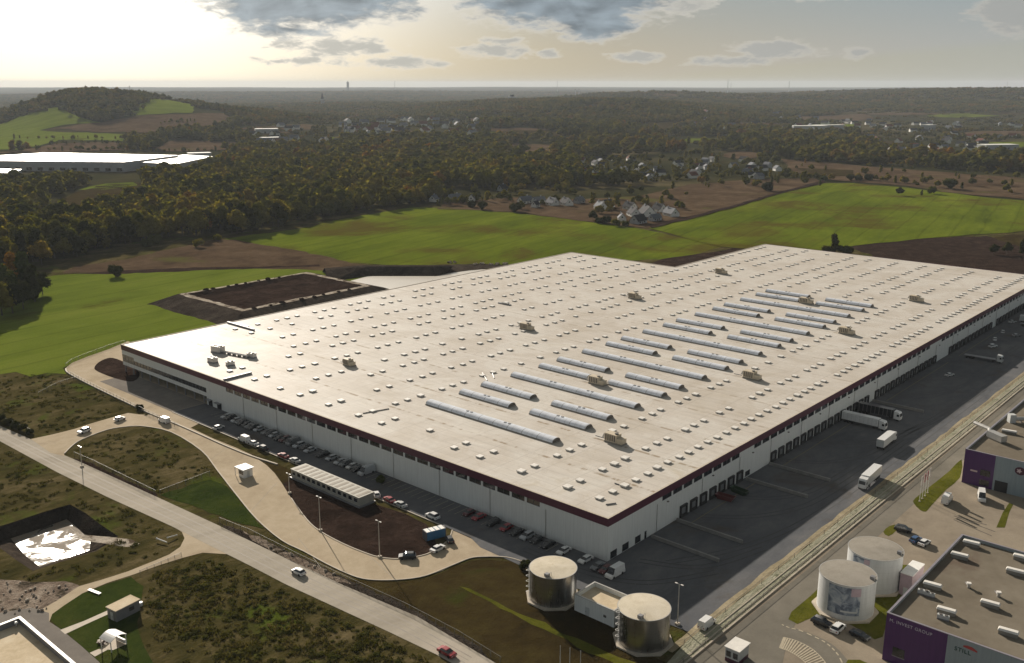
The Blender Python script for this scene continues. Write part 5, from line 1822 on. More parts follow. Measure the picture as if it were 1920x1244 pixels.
ORD = ['first', 'second', 'third', 'fourth', 'fifth', 'sixth', 'seventh', 'eighth', 'ninth', 'tenth', 'eleventh', 'twelfth', 'thirteenth', 'fourteenth', 'fifteenth', 'sixteenth', 'seventeenth', 'eighteenth', 'nineteenth', 'twentieth', 'twenty-first', 'twenty-second', 'twenty-third', 'twenty-fourth', 'twenty-fifth', 'twenty-sixth']
row1 = [(421.6, 785.2, 'silver'), (426.4, 788.7, 'dark'), (441, 792, 'silver'), (446.4, 795, 'grey'), (453.5, 796.7, 'dark'), (460.6, 799.3, 'dark'), (467.7, 802.9, 'grey'), (473.9, 805.5, 'dark'), (484.5, 808.7, 'silver'), (496, 815.3, 'grey'),
        (503, 817.5, 'dark'), (511, 820.6, 'silver'), (521.7, 825.9, 'dark'), (529.6, 829.5, 'darkred'), (536.7, 832.2, 'dark'), (547.3, 834.7, 'grey'), (558, 840, 'silver'), (567.7, 844.8, 'dark'), (580, 848, 'silver'), (603, 856.9, 'dark'),
        (620, 863, 'silver'), (634, 871, 'silver'), (643.9, 874.8, 'grey'), (656, 879.9, 'pale'), (667.8, 884.3, 'dark'), (685, 890, 'silver')]
lastv = 999
for i, (px, py, c) in enumerate(row1):
    v = min(G(px, py).y, lastv - 2.25)
    lastv = v
    k = ['hatchback', 'sedan', 'suv'][(i * 7 + 1) % 3]
    if i == 25: k = 'cargo_van'
    if i == 15: k = 'van'
    nm = {'hatchback': 'hatchback', 'sedan': 'saloon car', 'suv': 'tall car', 'van': 'people carrier', 'cargo_van': 'van'}[k]
    car(k, c, (-3.5 + random.uniform(-.3, .3), v, .115), R(180 + random.uniform(-2, 2)), '%s %s parked against the long office wall, %s from the entrance end' % ({'dark': 'black', 'darkred': 'dark red', 'pale': 'off-white'}.get(c, c), nm, ORD[i]), 'cars parked along the office wall', 'van' if 'van' in k else 'car')
row2 = [(879, 966, 'darkred'), (897, 974, 'red'), (925.5, 983.8, 'dark'), (945, 996, 'red'), (965, 1004, 'dark'), (986, 1011, 'silver'), (1004, 1018, 'dark'), (1024, 1026.7, 'dark'), (1059, 1036, 'white'), (1098.7, 1053, 'white')]
for i, (px, py, c) in enumerate(row2):
    v = G(px, py).y
    k = ['sedan', 'hatchback', 'suv'][(i * 5 + 1) % 3] if i < 8 else 'sedan'
    nm = {'hatchback': 'hatchback', 'sedan': 'saloon car', 'suv': 'tall car'}[k]
    car(k, c, (-3.5, v, .115), R(180 + random.uniform(-2, 2)), '%s %s parked near the warehouse front corner, %s from the cabins side' % ({'dark': 'black', 'darkred': 'dark red'}.get(c, c), nm, ORD[i]), 'cars parked by the warehouse front corner')
P = G(1121, 1066)
car('sedan', 'grey', (P.x, P.y, .12), R(178), 'grey car between the last white car and the white van at the warehouse corner')
P = G(1136, 1072)
car('sedan', 'darkred', (P.x, P.y, .12), R(180), 'dark red car close beside the white van at the warehouse corner')
P = G(1153, 1080)
car('cargo_van', 'white', (P.x, P.y, .12), R(178), 'white van at the end of the parked cars behind the pump house')
kerbs = [(410, 805, 'hatchback', 'white', 'white car by the kerb, alone opposite the first parked cars', 8), (458, 828, 'van', 'white', 'white van by the kerb above the gate kiosk', 90), (475, 834.5, 'sedan', 'white', 'white car right behind the kerbside white van', 90), (492, 844, 'suv', 'dark', 'black car by the kerb behind two white vehicles', 90),
         (531, 858, 'sedan', 'red', 'red car by the kerb left of the site cabins', 88), (553, 867, 'sedan', 'pale', 'off-white car between the red car and the site cabins', 85), (706, 931, 'hatchback', 'white', 'white car at the right end of the site cabins', 60), (730, 941, 'sedan', 'red', 'red car at the edge of the dark soil right of the cabins', 80), (751, 950, 'sedan', 'pale', 'off-white car beside the red one at the dark soil edge', 85),
         (811, 972, 'suv', 'white', 'white tall car parked just above the blue container', 88), (843, 1016, 'hatchback', 'dark', 'small black car tucked beside the blue container', 60)]
for px, py, k, c, lb, rt in kerbs:
    P = G(px, py)
    car(k, c, (P.x, P.y, .115), R(rt), lb)


def along(p, q):
    a, b_ = G(*p), G(*q)
    return math.atan2(b_.y - a.y, b_.x - a.x)


for (px, py), k, c, dr, lb in [((821, 1033), 'sedan', 'white', ((800, 1041), (842, 1020)), 'white car on the beige drive below the blue container'), ((764, 1048), 'suv', 'dark', ((780, 1048), (750, 1049)), 'black car with pale roof at the bend of the beige drive'),
                               ((560, 1077), 'hatchback', 'white', ((640, 1120), (520, 1064)), 'white car driving on the public road'), ((838, 1228), 'sedan', 'red', ((800, 1195), (860, 1228)), 'red car driving on the public road at the bottom edge'),
                               ((158, 812), 'suv', 'white', ((200, 795), (140, 815)), 'white car at the gate end of the drive nearest the road'), ((225, 789), 'hatchback', 'white', ((200, 795), (250, 780)), 'white car on the outer bend of the beige drive'),
                               ((308, 793), 'van', 'white', ((330, 806), (270, 785)), 'white van on the drive above the scrubby island'), ((1775, 942), 'cargo_van', 'white', ((1768, 952), (1785, 930)), 'white van parked on open paving right of the flagpoles'),
                               ((1840, 937), 'cargo_van', 'white', ((1838, 920), (1841, 945)), 'white van parked against the purple wall of the far depot'), ((1693, 997), 'suv', 'dark', ((1680, 994), (1706, 1000)), 'black car beside the small grass patch right of the tanks'),
                               ((1716, 1016), 'hatchback', 'blue', ((1705, 1021), (1726, 1008)), 'blue car next to a white one behind the rear tank'), ((1733, 1022), 'hatchback', 'white', ((1720, 1029), (1745, 1014)), 'white car next to the blue one behind the rear tank'),
                               ((1540, 1172), 'suv', 'dark', ((1525, 1166), (1560, 1180)), 'large black car parked below the bannered tank'), ((1571, 1183), 'suv', 'white', ((1562, 1190), (1582, 1172)), 'white car parked below the bannered tank'),
                               ((1612, 1196), 'sedan', 'dark', ((1600, 1190), (1630, 1205)), 'black car in the shadow between the white car and the lettered depot'),
                               ((1325, 1175), 'van', 'white', ((1316, 1182), (1336, 1166)), 'white pick-up-sized van at the near end of the gravel strip'),
                               ((1780, 706), 'sedan', 'pale', ((1765, 709), (1796, 700)), 'pale car in the far yard beside the flatbed lorry'), ((1861, 652), 'suv', 'white', ((1846, 655), (1876, 648)), 'white car alone in the far yard'),
                               ((1865, 639), 'hatchback', 'white', ((1865, 644), (1866, 634)), 'white car just behind the lone white one in the far yard'), ((1880, 625), 'hatchback', 'pale', ((1880, 630), (1881, 620)), 'off-white car farthest but one in the far yard'),
                               ((1905, 632), 'sedan', 'grey', ((1890, 634), (1918, 630)), 'grey car at the right picture edge of the far yard'), ((1898, 606), 'sedan', 'pale', ((1885, 608), (1912, 604)), 'pale car farthest away in the yard by the picture edge')]:
    P = G(px, py)
    car(k, c, (P.x, P.y, .125), along(*dr), lb)

TW = wheel(.5, .32)


def lorry(loc, rot, label, body='white', trailer='white', tl=13.4, th=2.75, flat=False, tractor=True, group=None):
    """+x is forward, the origin under the middle of the trailer"""
    a = thing('articulated_lorry' if tractor else 'box_trailer', label, 'lorry' if tractor else 'trailer', loc, rot, group)
    pm, tm = carpaint(body), carpaint(trailer)
    h = tl / 2
    ch = MB().box(-h, h, -.45, .45, .85, 1.15).build('chassis', M['frame'], a, rel=False)
    if flat:
        MB().box(-h, h, -1.25, 1.25, 1.153, 1.4).build('flatbed', M['steelgrey'], a, rel=False)
        MB().box(h - .12, h, -1.25, 1.25, 1.403, 2.6).build('headboard', M['steelgrey'], a, rel=False)
    else:
        t_ = MB().box(-h, h, -1.27, 1.27, 1.153, 1.153 + th).build('trailer_box', tm, a, rel=False)
        MB().box(-h - .03, -h - .003, -1.2, 1.2, 1.25, 1.05 + th).build('rear_door', M['palegrey'], t_)
        rb = MB()
        for y in (-1.29, 1.275):
            for k in range(9):
                x = -h + .7 + k * (tl - 1.4) / 8
                rb.box(x - .03, x + .03, y, y + .015, 1.2, 1.1 + th)
        rb.build('side_rib', M['galv'], t_)
    for x in (-h + 1.2, -h + 2.5, -h + 3.8):
        for y in (-1.05, 1.05):
            o = link('wheel', TW, a)
            o.location = (x, y, .5)
    if tractor:
        cb = MB()
        x0 = h + .25
        cb.extr([(x0, .75), (x0 + 2.25, .55), (x0 + 2.3, 1.7), (x0 + 2.05, 2.9), (x0 + 1.7, 3.35), (x0, 3.6)], 'y', -1.22, 1.22)
        cab = cb.build('cab', pm, a, rel=False)
        MB().add([(x0 + 2.31, -1.05, 1.75), (x0 + 2.31, 1.05, 1.75), (x0 + 2.09, 1.0, 2.8), (x0 + 2.09, -1.0, 2.8)], [(0, 1, 2, 3)]).build('windscreen', M['glassdark'], cab)
        for y in (-1.235, 1.225):
            MB().box(x0 + 1.1, x0 + 1.95, y, y + .01, 1.8, 2.6).build('side_window', M['glassdark'], cab)
        for y in (-.85, .85):
            MB().box(x0 + 2.26, x0 + 2.33, y - .2, y + .2, .8, 1.0).build('headlight', M['headlight'], a, rel=False)
        for x in (x0 + 1.45, h - 1.3):
            for y in (-1.05, 1.05):
                o = link('wheel', TW, a)
                o.location = (x, y, .5)
    return a


lorry((144.8, -7.6, .12), R(-90), 'white articulated lorry backed up to the loading doors, nearer of the pair')
lorry((158.4, -7.8, .12), R(-90), 'lorry with black-sided trailer and white cab, backed up beside the white one', trailer='dark')
lorry((129.8, -22.3, .12), R(2), 'white box lorry standing alone in the middle of the yard facing away', tl=10.5, th=2.6)
lorry((96.6, -30.6, .12), R(183), 'white articulated lorry driving along the gravel strip towards the camera', tl=11.5)
lorry((264, -13.5, .12), R(-88), 'empty flatbed lorry in the far yard, nearer one', flat=True, body='pale')
lorry((352, -13, .12), R(-86), 'pale lorry backed to the farthest loading doors', trailer='pale', tl=12)
lorry((344, -16, .12), R(-92), 'dark flatbed lorry beside the farthest pale lorry', flat=True, body='grey')
def skip(px, rot, col, label):
    P = G(*px)
    a = thing('waste_skip', label, 'skip', (P.x, P.y, .12), rot)
    b = MB()
    b.add([(-2.2, -.9, .1), (2.2, -.9, .1), (2.2, .9, .1), (-2.2, .9, .1), (-3, -1.15, 1.5), (3, -1.15, 1.5), (3, 1.15, 1.5), (-3, 1.15, 1.5), (-2.8, -1.0, 1.5), (2.8, -1.0, 1.5), (2.8, 1.0, 1.5), (-2.8, 1.0, 1.5), (-2.1, -.8, .3), (2.1, -.8, .3), (2.1, .8, .3), (-2.1, .8, .3)],
          [(3, 2, 1, 0), (0, 1, 5, 4), (1, 2, 6, 5), (2, 3, 7, 6), (3, 0, 4, 7), (4, 5, 9, 8), (5, 6, 10, 9), (6, 7, 11, 10), (7, 4, 8, 11), (8, 9, 13, 12), (9, 10, 14, 13), (10, 11, 15, 14), (11, 8, 12, 15), (12, 13, 14, 15)])
    b.build('tub', carpaint(col), a, rel=False)
    MB().tube((-1, -1.16, 1.2), (1, -1.16, 1.2), .08, 6).build('lifting_bar', M['frame'], a, rel=False)


CC['green'] = (.012, .045, .014)
CC['dullred'] = (.13, .022, .022)
skip((1360, 938), R(95), 'dullred', 'dull red skip in the shade by the loading doors')
skip((1386, 926), R(80), 'green', 'dark green skip in the shade behind the dull red one')

# ------------------------------------------------------------------ trees
def leafmat(name, stops, trans=.14):
    m, t = newmat(name)
    r = t.n('ShaderNodeObjectInfo').outputs['Random']
    pos = t.n('ShaderNodeNewGeometry').outputs['Position']
    n = t.noise(pos, .9, 3, .6)
    big = t.noise(pos, .011, 3, .55)
    c = t.ramp(t.m('ADD', t.m('MULTIPLY', r, .62), t.rng(big, .36, .66, -.02, .42, False)), stops)
    c = t.vm('SCALE', c, t.rng(n, .3, .7, .65, 1.35, False))
    finish(t, c, .85, 0, .0, trans=(t.vm('MULTIPLY', c, (1.3, 1.35, .6)), trans))
    return m


LF = leafmat('foliage', [(0, (.046, .052, .012)), (.25, (.078, .078, .015)), (.5, (.124, .112, .020)), (.72, (.168, .138, .024)), (.88, (.205, .145, .025)), (.96, (.22, .118, .018)), (1, (.22, .095, .014))], .36)
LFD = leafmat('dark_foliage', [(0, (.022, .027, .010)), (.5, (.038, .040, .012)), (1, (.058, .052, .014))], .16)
LFF = leafmat('far_foliage', [(0, (.050, .058, .018)), (.3, (.078, .078, .022)), (.55, (.112, .098, .026)), (.75, (.140, .105, .030)), (.9, (.17, .105, .028)), (1, (.15, .075, .022))], .36)
LFO = leafmat('orange_foliage', [(0, (.20, .085, .012)), (1, (.24, .12, .015))])
LFG = leafmat('green_foliage', [(0, (.035, .050, .010)), (1, (.062, .072, .014))])
BARK = plain('bark', (.060, .045, .032), .9)


def crown(rs, lobes, nleaf, ls, sub=1, core=.82, jit=.16):
    """solid lumpy heart plus many leaf clumps spread through and just outside it"""
    b = MB()
    for (c, rx, ry, rz) in lobes:
        b.ball(c, rx * core, ry * core, rz * core, sub, jit, rs)
    tot = sum(l[1] * l[3] for l in lobes)
    for (c, rx, ry, rz) in lobes:
        for _ in range(int(nleaf * rx * rz / tot)):
            d_ = Vector((rs.gauss(0, 1), rs.gauss(0, 1), rs.gauss(.15, 1))).normalized()
            k = rs.uniform(.70, 1.10)
            p = Vector((c[0] + d_.x * rx * k, c[1] + d_.y * ry * k, c[2] + d_.z * rz * k))
            nn = (d_ + Vector((rs.uniform(-1, 1), rs.uniform(-1, 1), rs.uniform(-.6, 1)))).normalized()
            a = nn.orthogonal().normalized()
            q = Matrix.Rotation(rs.uniform(0, 6.28), 3, nn)
            a = q @ a
            e = nn.cross(a)
            s0, s1 = ls * rs.uniform(.6, 1.3), ls * rs.uniform(.5, 1.1)
            b.quad(p - a * s0, p + e * s1 * .8, p + a * s0, p - e * s1)
    return b


def mk_lobes(rs, h, w, kind):
    L = []
    if kind == 'round':
        L.append(((0, 0, h * .60), w * .40, w * .40, h * .32))
        for i in range(6):
            a = i * 1.05 + rs.uniform(-.3, .3)
            L.append(((math.cos(a) * w * .28, math.sin(a) * w * .28, h * rs.uniform(.42, .66)), w * rs.uniform(.2, .3), w * rs.uniform(.2, .3), h * rs.uniform(.16, .24)))
        L.append(((rs.uniform(-.1, .1) * w, rs.uniform(-.1, .1) * w, h * .83), w * .24, w * .24, h * .17))
    elif kind == 'tall':
        for i in range(6):
            z = .22 + .7 * i / 5
            L.append(((rs.uniform(-.12, .12) * w, rs.uniform(-.12, .12) * w, h * z), w * (.40 - .26 * abs(z - .45)), w * (.40 - .26 * abs(z - .45)), h * .14))
    else:
        for i in range(5):
            a = i * 1.3 + rs.uniform(-.4, .4)
            L.append(((math.cos(a) * w * .24, math.sin(a) * w * .24, h * rs.uniform(.3, .6)), w * rs.uniform(.24, .34), w * rs.uniform(.24, .34), h * rs.uniform(.28, .4)))
    return L


def trunk(rs, h, w):
    b = MB()
    b.tube((0, 0, 0), (0, 0, h * .55), h * .018 + .06, 6, h * .010)
    for i in range(4):
        a = rs.uniform(0, 6.28)
        b.tube((0, 0, h * rs.uniform(.25, .45)), (math.cos(a) * w * .25, math.sin(a) * w * .25, h * rs.uniform(.5, .7)), h * .007 + .03, 5, .03)
    return b


rs = random.Random(11)
NEAR = []          # (crown mesh, trunk mesh) of unit height 10 m
for i, kd in enumerate(['round', 'round', 'tall', 'round', 'tall', 'round']):
    w = 8.5 if kd == 'round' else 5.2
    cm = crown(rs, mk_lobes(rs, 10, w, kd), 520, .46, 2, .80, .12).mesh('crown', LF)
    NEAR.append((cm, trunk(rs, 10, w).mesh('trunk', BARK), kd))
BUSH = []
for i in range(3):
    cm = crown(rs, mk_lobes(rs, 10, 12, 'bush'), 520, .55, 2, .82, .12).mesh('crown', LF)
    BUSH.append((cm, trunk(rs, 6, 6).mesh('trunk', BARK), 'bush'))
MATM = {}


def with_mat(me, mat):
    key = (me.name, mat.name)
    if key not in MATM:
        c = me.copy()
        c.materials[0] = mat
        MATM[key] = c
    return MATM[key]


def tree(P, h, proto, label, group=None, mat=None, wk=1.0, name='tree', cat='tree'):
    a = thing(name, label, cat, (P.x, P.y, P.z), rs.uniform(0, 6.28), group)
    k = h / 10
    a.scale = (k * wk, k * wk, k)
    link('crown', with_mat(proto[0], mat) if mat else proto[0], a)
    link('trunk', proto[1], a)
    return a


# the clump at the left edge of the near field
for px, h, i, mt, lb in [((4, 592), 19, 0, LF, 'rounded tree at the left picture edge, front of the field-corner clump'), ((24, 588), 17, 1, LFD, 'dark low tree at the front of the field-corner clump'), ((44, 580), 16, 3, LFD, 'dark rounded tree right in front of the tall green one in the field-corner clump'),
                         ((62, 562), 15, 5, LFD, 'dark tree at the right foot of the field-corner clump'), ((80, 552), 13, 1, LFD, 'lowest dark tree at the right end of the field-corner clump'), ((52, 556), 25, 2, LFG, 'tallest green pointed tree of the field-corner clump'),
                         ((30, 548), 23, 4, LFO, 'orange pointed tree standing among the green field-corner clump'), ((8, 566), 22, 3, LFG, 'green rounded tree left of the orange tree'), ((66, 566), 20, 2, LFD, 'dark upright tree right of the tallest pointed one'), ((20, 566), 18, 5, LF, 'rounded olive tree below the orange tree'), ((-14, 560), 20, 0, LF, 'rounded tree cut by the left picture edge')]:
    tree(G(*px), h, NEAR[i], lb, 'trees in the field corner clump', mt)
tree(G(217, 519), 8.6, BUSH[0], 'single dark rounded bush standing in the green field', mat=LFD, name='bush', cat='bush')
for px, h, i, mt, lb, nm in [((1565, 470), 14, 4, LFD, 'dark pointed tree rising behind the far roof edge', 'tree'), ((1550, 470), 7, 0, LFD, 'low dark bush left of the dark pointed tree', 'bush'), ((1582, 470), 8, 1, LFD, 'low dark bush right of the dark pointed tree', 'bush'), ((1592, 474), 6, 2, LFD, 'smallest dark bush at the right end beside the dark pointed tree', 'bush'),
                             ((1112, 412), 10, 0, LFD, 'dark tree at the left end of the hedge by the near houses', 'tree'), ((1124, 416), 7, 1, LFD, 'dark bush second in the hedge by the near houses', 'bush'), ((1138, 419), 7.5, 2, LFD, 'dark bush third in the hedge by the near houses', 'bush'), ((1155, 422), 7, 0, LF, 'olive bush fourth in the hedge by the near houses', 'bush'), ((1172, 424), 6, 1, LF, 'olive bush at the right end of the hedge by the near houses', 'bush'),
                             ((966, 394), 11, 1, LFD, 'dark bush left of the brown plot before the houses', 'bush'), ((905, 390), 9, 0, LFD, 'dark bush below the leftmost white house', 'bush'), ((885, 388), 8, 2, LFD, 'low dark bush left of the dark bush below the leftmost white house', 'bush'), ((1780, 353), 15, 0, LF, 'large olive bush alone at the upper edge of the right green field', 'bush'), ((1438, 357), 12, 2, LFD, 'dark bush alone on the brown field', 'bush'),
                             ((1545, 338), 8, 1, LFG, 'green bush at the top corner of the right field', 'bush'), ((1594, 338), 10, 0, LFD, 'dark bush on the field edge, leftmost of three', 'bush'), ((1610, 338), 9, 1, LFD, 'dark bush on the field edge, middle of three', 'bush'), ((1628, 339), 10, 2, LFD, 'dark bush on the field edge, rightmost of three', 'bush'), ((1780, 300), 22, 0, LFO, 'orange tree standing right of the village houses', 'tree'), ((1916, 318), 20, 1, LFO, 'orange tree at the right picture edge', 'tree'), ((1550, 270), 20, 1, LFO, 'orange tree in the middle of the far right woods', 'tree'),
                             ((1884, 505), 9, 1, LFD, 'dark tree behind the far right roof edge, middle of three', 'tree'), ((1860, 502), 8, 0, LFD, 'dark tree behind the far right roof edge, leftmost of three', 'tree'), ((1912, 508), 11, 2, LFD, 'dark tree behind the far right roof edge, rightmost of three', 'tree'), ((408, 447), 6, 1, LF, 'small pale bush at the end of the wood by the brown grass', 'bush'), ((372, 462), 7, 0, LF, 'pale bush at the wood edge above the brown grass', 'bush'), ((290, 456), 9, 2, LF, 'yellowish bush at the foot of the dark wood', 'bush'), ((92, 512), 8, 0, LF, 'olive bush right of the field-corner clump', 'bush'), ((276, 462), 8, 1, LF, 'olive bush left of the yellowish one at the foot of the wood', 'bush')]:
    P = GT(*px)
    tree(P, h, (BUSH if nm == 'bush' else NEAR)[i], lb, None, mt, 1.0, nm, nm)

for px, h, i, lb in [((2, 791), 3.4, 0, 'dark hedge bush by the road at the left edge, leftmost of five'), ((16, 797), 3.2, 1, 'dark hedge bush by the road at the left edge, second of five'), ((30, 803), 3.0, 2, 'dark hedge bush by the road at the left edge, middle of five'), ((43, 808), 3.0, 0, 'dark hedge bush by the road at the left edge, fourth of five'), ((56, 814), 2.6, 1, 'dark hedge bush by the road at the left edge, nearest the drive'),
                    ((714, 905), 2.6, 2, 'green shrub on the car park against the office wall'), ((262, 768), 2.6, 1, 'dark shrub at the outer bend of the drive'), ((985, 1068), 2.8, 0, 'dark shrub at the foot of the left shiny tank')]:
    tree(G(*px), h, BUSH[i], lb, 'hedge bushes by the road' if px[0] < 100 else None, LFD if px[0] != 714 else LFG, 1.0, 'bush', 'bush')

# woods: where they stand, read off the ground
FRONT = [(-400, 470), (0, 505), (60, 500), (100, 498), (130, 486), (200, 470), (270, 455), (330, 449), (400, 444), (440, 440), (540, 424), (620, 406), (700, 393), (780, 385), (812, 380), (850, 368), (900, 360), (960, 362), (1000, 366), (1080, 362), (1100, 352), (1200, 345), (1280, 338), (1300, 330), (1440, 330), (1460, 300), (1600, 310), (1660, 312), (1720, 316), (1920, 324), (2300, 336)]
EXCL = [[(-60, 286), (-60, 348), (175, 344), (340, 332), (440, 306), (440, 284), (250, 284)],
        [(50, 416), (110, 372), (180, 338), (268, 338), (276, 372), (200, 392), (140, 412)],
        [(-60, 246), (0, 236), (55, 212), (115, 204), (150, 222), (190, 232), (220, 226), (262, 200), (280, 186), (320, 189), (380, 204), (440, 214), (430, 240), (300, 254), (250, 262), (230, 268), (100, 274), (40, 284), (-60, 286)],
        [(30, 290), (100, 272), (230, 269), (240, 282), (120, 292)], [(285, 277), (330, 265), (440, 268), (480, 277), (390, 286), (310, 288)],
        [(870, 258), (960, 246), (1080, 248), (1060, 256), (950, 262), (860, 268)], [(1470, 220), (1620, 214), (1640, 224), (1500, 232)], [(1615, 264), (1700, 266), (1690, 276), (1600, 272)],
        [(1180, 232), (1280, 228), (1280, 246), (1200, 246)], [(1660, 283), (1780, 288), (1920, 284), (2100, 284), (2100, 298), (1780, 300), (1660, 294)], [(1290, 345), (1420, 336), (1530, 334), (1540, 341), (1460, 361)]]
frs = random.Random(21)
for i_ in range(34):
    cx_, cy_ = frs.uniform(430, 1950), frs.uniform(186, 296)
    if cx_ < 640 and cy_ < 230: continue
    k_ = (cy_ - 150) / 100
    rx_, ry_ = frs.uniform(34, 105), frs.uniform(2.6, 6.5) * max(.55, k_)
    pl_ = [(cx_ + rx_ * math.cos(q_) * frs.uniform(.75, 1.15), cy_ + ry_ * math.sin(q_) * frs.uniform(.75, 1.15) - rx_ * .0 ) for q_ in [math.pi * 2 * j / 9 for j in range(9)]]
    EXCL.append(pl_)
    S('dry_field' if i_ % 3 else 'grass_field', pl_, 1.0, M[['lush', 'dry', 'browngrass', 'field', 'dry', 'dry'][i_ % 6]], hill=True, rag=(30, 8))
THIN = [[(640, 222), (900, 224), (900, 262), (640, 262)], [(1080, 300), (1300, 284), (1460, 290), (1460, 330), (1290, 340), (1090, 345)], [(1560, 210), (2100, 210), (2100, 300), (1660, 284), (1560, 236)], [(1480, 236), (1590, 236), (1590, 250), (1480, 250)], [(440, 235), (640, 225), (640, 280), (480, 280)], [(812, 352), (1100, 352), (1100, 382), (812, 386)]]


def inpoly(x, y, poly):
    r = np.zeros(x.shape, bool)
    n = len(poly)
    for i in range(n):
        x0, y0 = poly[i]
        x1, y1 = poly[(i + 1) % n]
        c = (y0 > y) != (y1 > y)
        xs = (x1 - x0) * (y - y0) / ((y1 - y0) if y1 != y0 else 1e-9) + x0
        r ^= c & (x < xs)
    return r


LAT = np.random.default_rng(5).random((256, 256))


def vnoise(x, y, s):
    """smooth value noise, about -1 to 1"""
    r = 0
    for k, am in ((1.0, .65), (2.1, .35)):
        u, v = np.asarray(x) / s * k + 71.3 * k, np.asarray(y) / s * k + 31.7 * k
        i, j = np.floor(u).astype(int), np.floor(v).astype(int)
        fu, fv = u - i, v - j
        fu, fv = fu * fu * (3 - 2 * fu), fv * fv * (3 - 2 * fv)
        g = lambda a, b: LAT[(i + a) % 256, (j + b) % 256]
        r = r + am * ((g(0, 0) * (1 - fu) + g(1, 0) * fu) * (1 - fv) + (g(0, 1) * (1 - fu) + g(1, 1) * fu) * fv)
    return (r - .5) * 2.6


def woods(d0, d1, spacing, jx=1.0):
    pts = []
    r = d0
    A = math.atan2(FLAT.y, FLAT.x)
    while r < d1:
        n = int(r * 1.16 / spacing)
        th = A + (rng.random(n) - .5) * 1.16
        rr = r + rng.random(n) * spacing
        pts.append(np.stack([CAM.x + rr * np.cos(th), CAM.y + rr * np.sin(th)], -1))
        r += spacing
    p = np.concatenate(pts)
    z = terr(p[:, 0], p[:, 1])
    px, py = projn(p[:, 0], p[:, 1], z)
    fx, fy = zip(*FRONT)
    keep = (py < np.interp(px, fx, fy)) & (px > -150) & (px < 2080)
    for e in EXCL:
        keep &= ~inpoly(px, py, e)
    dens = np.ones(len(p))
    for e in THIN:
        dens[inpoly(px, py, e)] *= .26
    rr = np.hypot(p[:, 0] - CAM.x, p[:, 1] - CAM.y)
    wide = vnoise(p[:, 0] + 500, p[:, 1], 330) * sstep(1300, 2000, rr)
    nz = vnoise(p[:, 0], p[:, 1], 120) + .6 * vnoise(p[:, 1], p[:, 0], 47)
    right = sstep(900, 1500, px)
    dens *= np.clip(1.02 + .55 * nz + .85 * wide - right * .36, .05, 1)
    keep &= rng.random(len(p)) < dens
    return p[keep], z[keep], px[keep], py[keep]


def lower(px, py):
    k = np.ones(len(px))
    for e in THIN:
        k[inpoly(px, py, e)] = .58
    return k


def scatter(name, pts, sc, rz, vi, protos, mats=None):
    """one 'stuff' object: prototypes instanced on points"""
    col = bpy.data.collections.new(name + '_kinds')
    for i, me in enumerate(protos):
        o = bpy.data.objects.new('%s_kind_%02d' % (name, i), me)
        col.objects.link(o)
    me = bpy.data.meshes.new(name)
    me.from_pydata([tuple(p) for p in pts], [], [])
    me.attributes.new('sc', 'FLOAT_VECTOR', 'POINT').data.foreach_set('vector', np.asarray(sc, np.float32).ravel())
    me.attributes.new('rz', 'FLOAT_VECTOR', 'POINT').data.foreach_set('vector', np.stack([np.zeros(len(pts)), np.zeros(len(pts)), rz], -1).astype(np.float32).ravel())
    me.attributes.new('vi', 'INT', 'POINT').data.foreach_set('value', np.asarray(vi, np.int32))
    o = bpy.data.objects.new(name, me)
    COL.objects.link(o)
    ng = bpy.data.node_groups.new(name, 'GeometryNodeTree')
    ng.interface.new_socket('Geometry', in_out='INPUT', socket_type='NodeSocketGeometry')
    ng.interface.new_socket('Geometry', in_out='OUTPUT', socket_type='NodeSocketGeometry')
    N = ng.nodes
    gi, go = N.new('NodeGroupInput'), N.new('NodeGroupOutput')
    iop = N.new('GeometryNodeInstanceOnPoints')
    ci = N.new('GeometryNodeCollectionInfo')
    ci.inputs['Collection'].default_value = col
    ci.inputs['Separate Children'].default_value = True
    ci.inputs['Reset Children'].default_value = True
    iop.inputs['Pick Instance'].default_value = True

    def attr(n, ty):
        a = N.new('GeometryNodeInputNamedAttribute')
        a.data_type = ty
        a.inputs['Name'].default_value = n
        return a.outputs[0]
    lk = ng.links.new
    lk(gi.outputs[0], iop.inputs['Points'])
    lk(ci.outputs[0], iop.inputs['Instance'])
    lk(attr('vi', 'INT'), iop.inputs['Instance Index'])
    lk(attr('rz', 'FLOAT_VECTOR'), iop.inputs['Rotation'])
    lk(attr('sc', 'FLOAT_VECTOR'), iop.inputs['Scale'])
    lk(iop.outputs[0], go.inputs[0])
    md = o.modifiers.new('instances', 'NODES')
    md.node_group = ng
    o['kind'] = 'stuff'
    return o


MID = []
for i, kd in enumerate(['round', 'tall', 'round', 'round', 'tall', 'bush']):
    w = {'round': 9, 'tall': 5.6, 'bush': 10}[kd]
    MID.append(crown(rs, mk_lobes(rs, 10, w, kd), 110, .72, 1, .93, .13).mesh('crown', LF))
FARK = []
for i in range(5):
    lobes = []
    for k in range(7):
        hh = rs.uniform(.55, 1.0)
        lobes.append(((rs.uniform(-13, 13), rs.uniform(-13, 13), 5 * hh), rs.uniform(3.6, 5.6), rs.uniform(3.6, 5.6), 5.2 * hh))
    FARK.append(crown(rs, lobes, 150, 1.2, 1, .9, .18).mesh('crowns', LFF))
p, z, px, py = woods(520, 1500, 10.0)
dist = np.hypot(p[:, 0] - CAM.x, p[:, 1] - CAM.y)
o_ = np.argsort(dist)
p, z, px, py, dist = p[o_], z[o_], px[o_], py[o_], dist[o_]
NI = 225
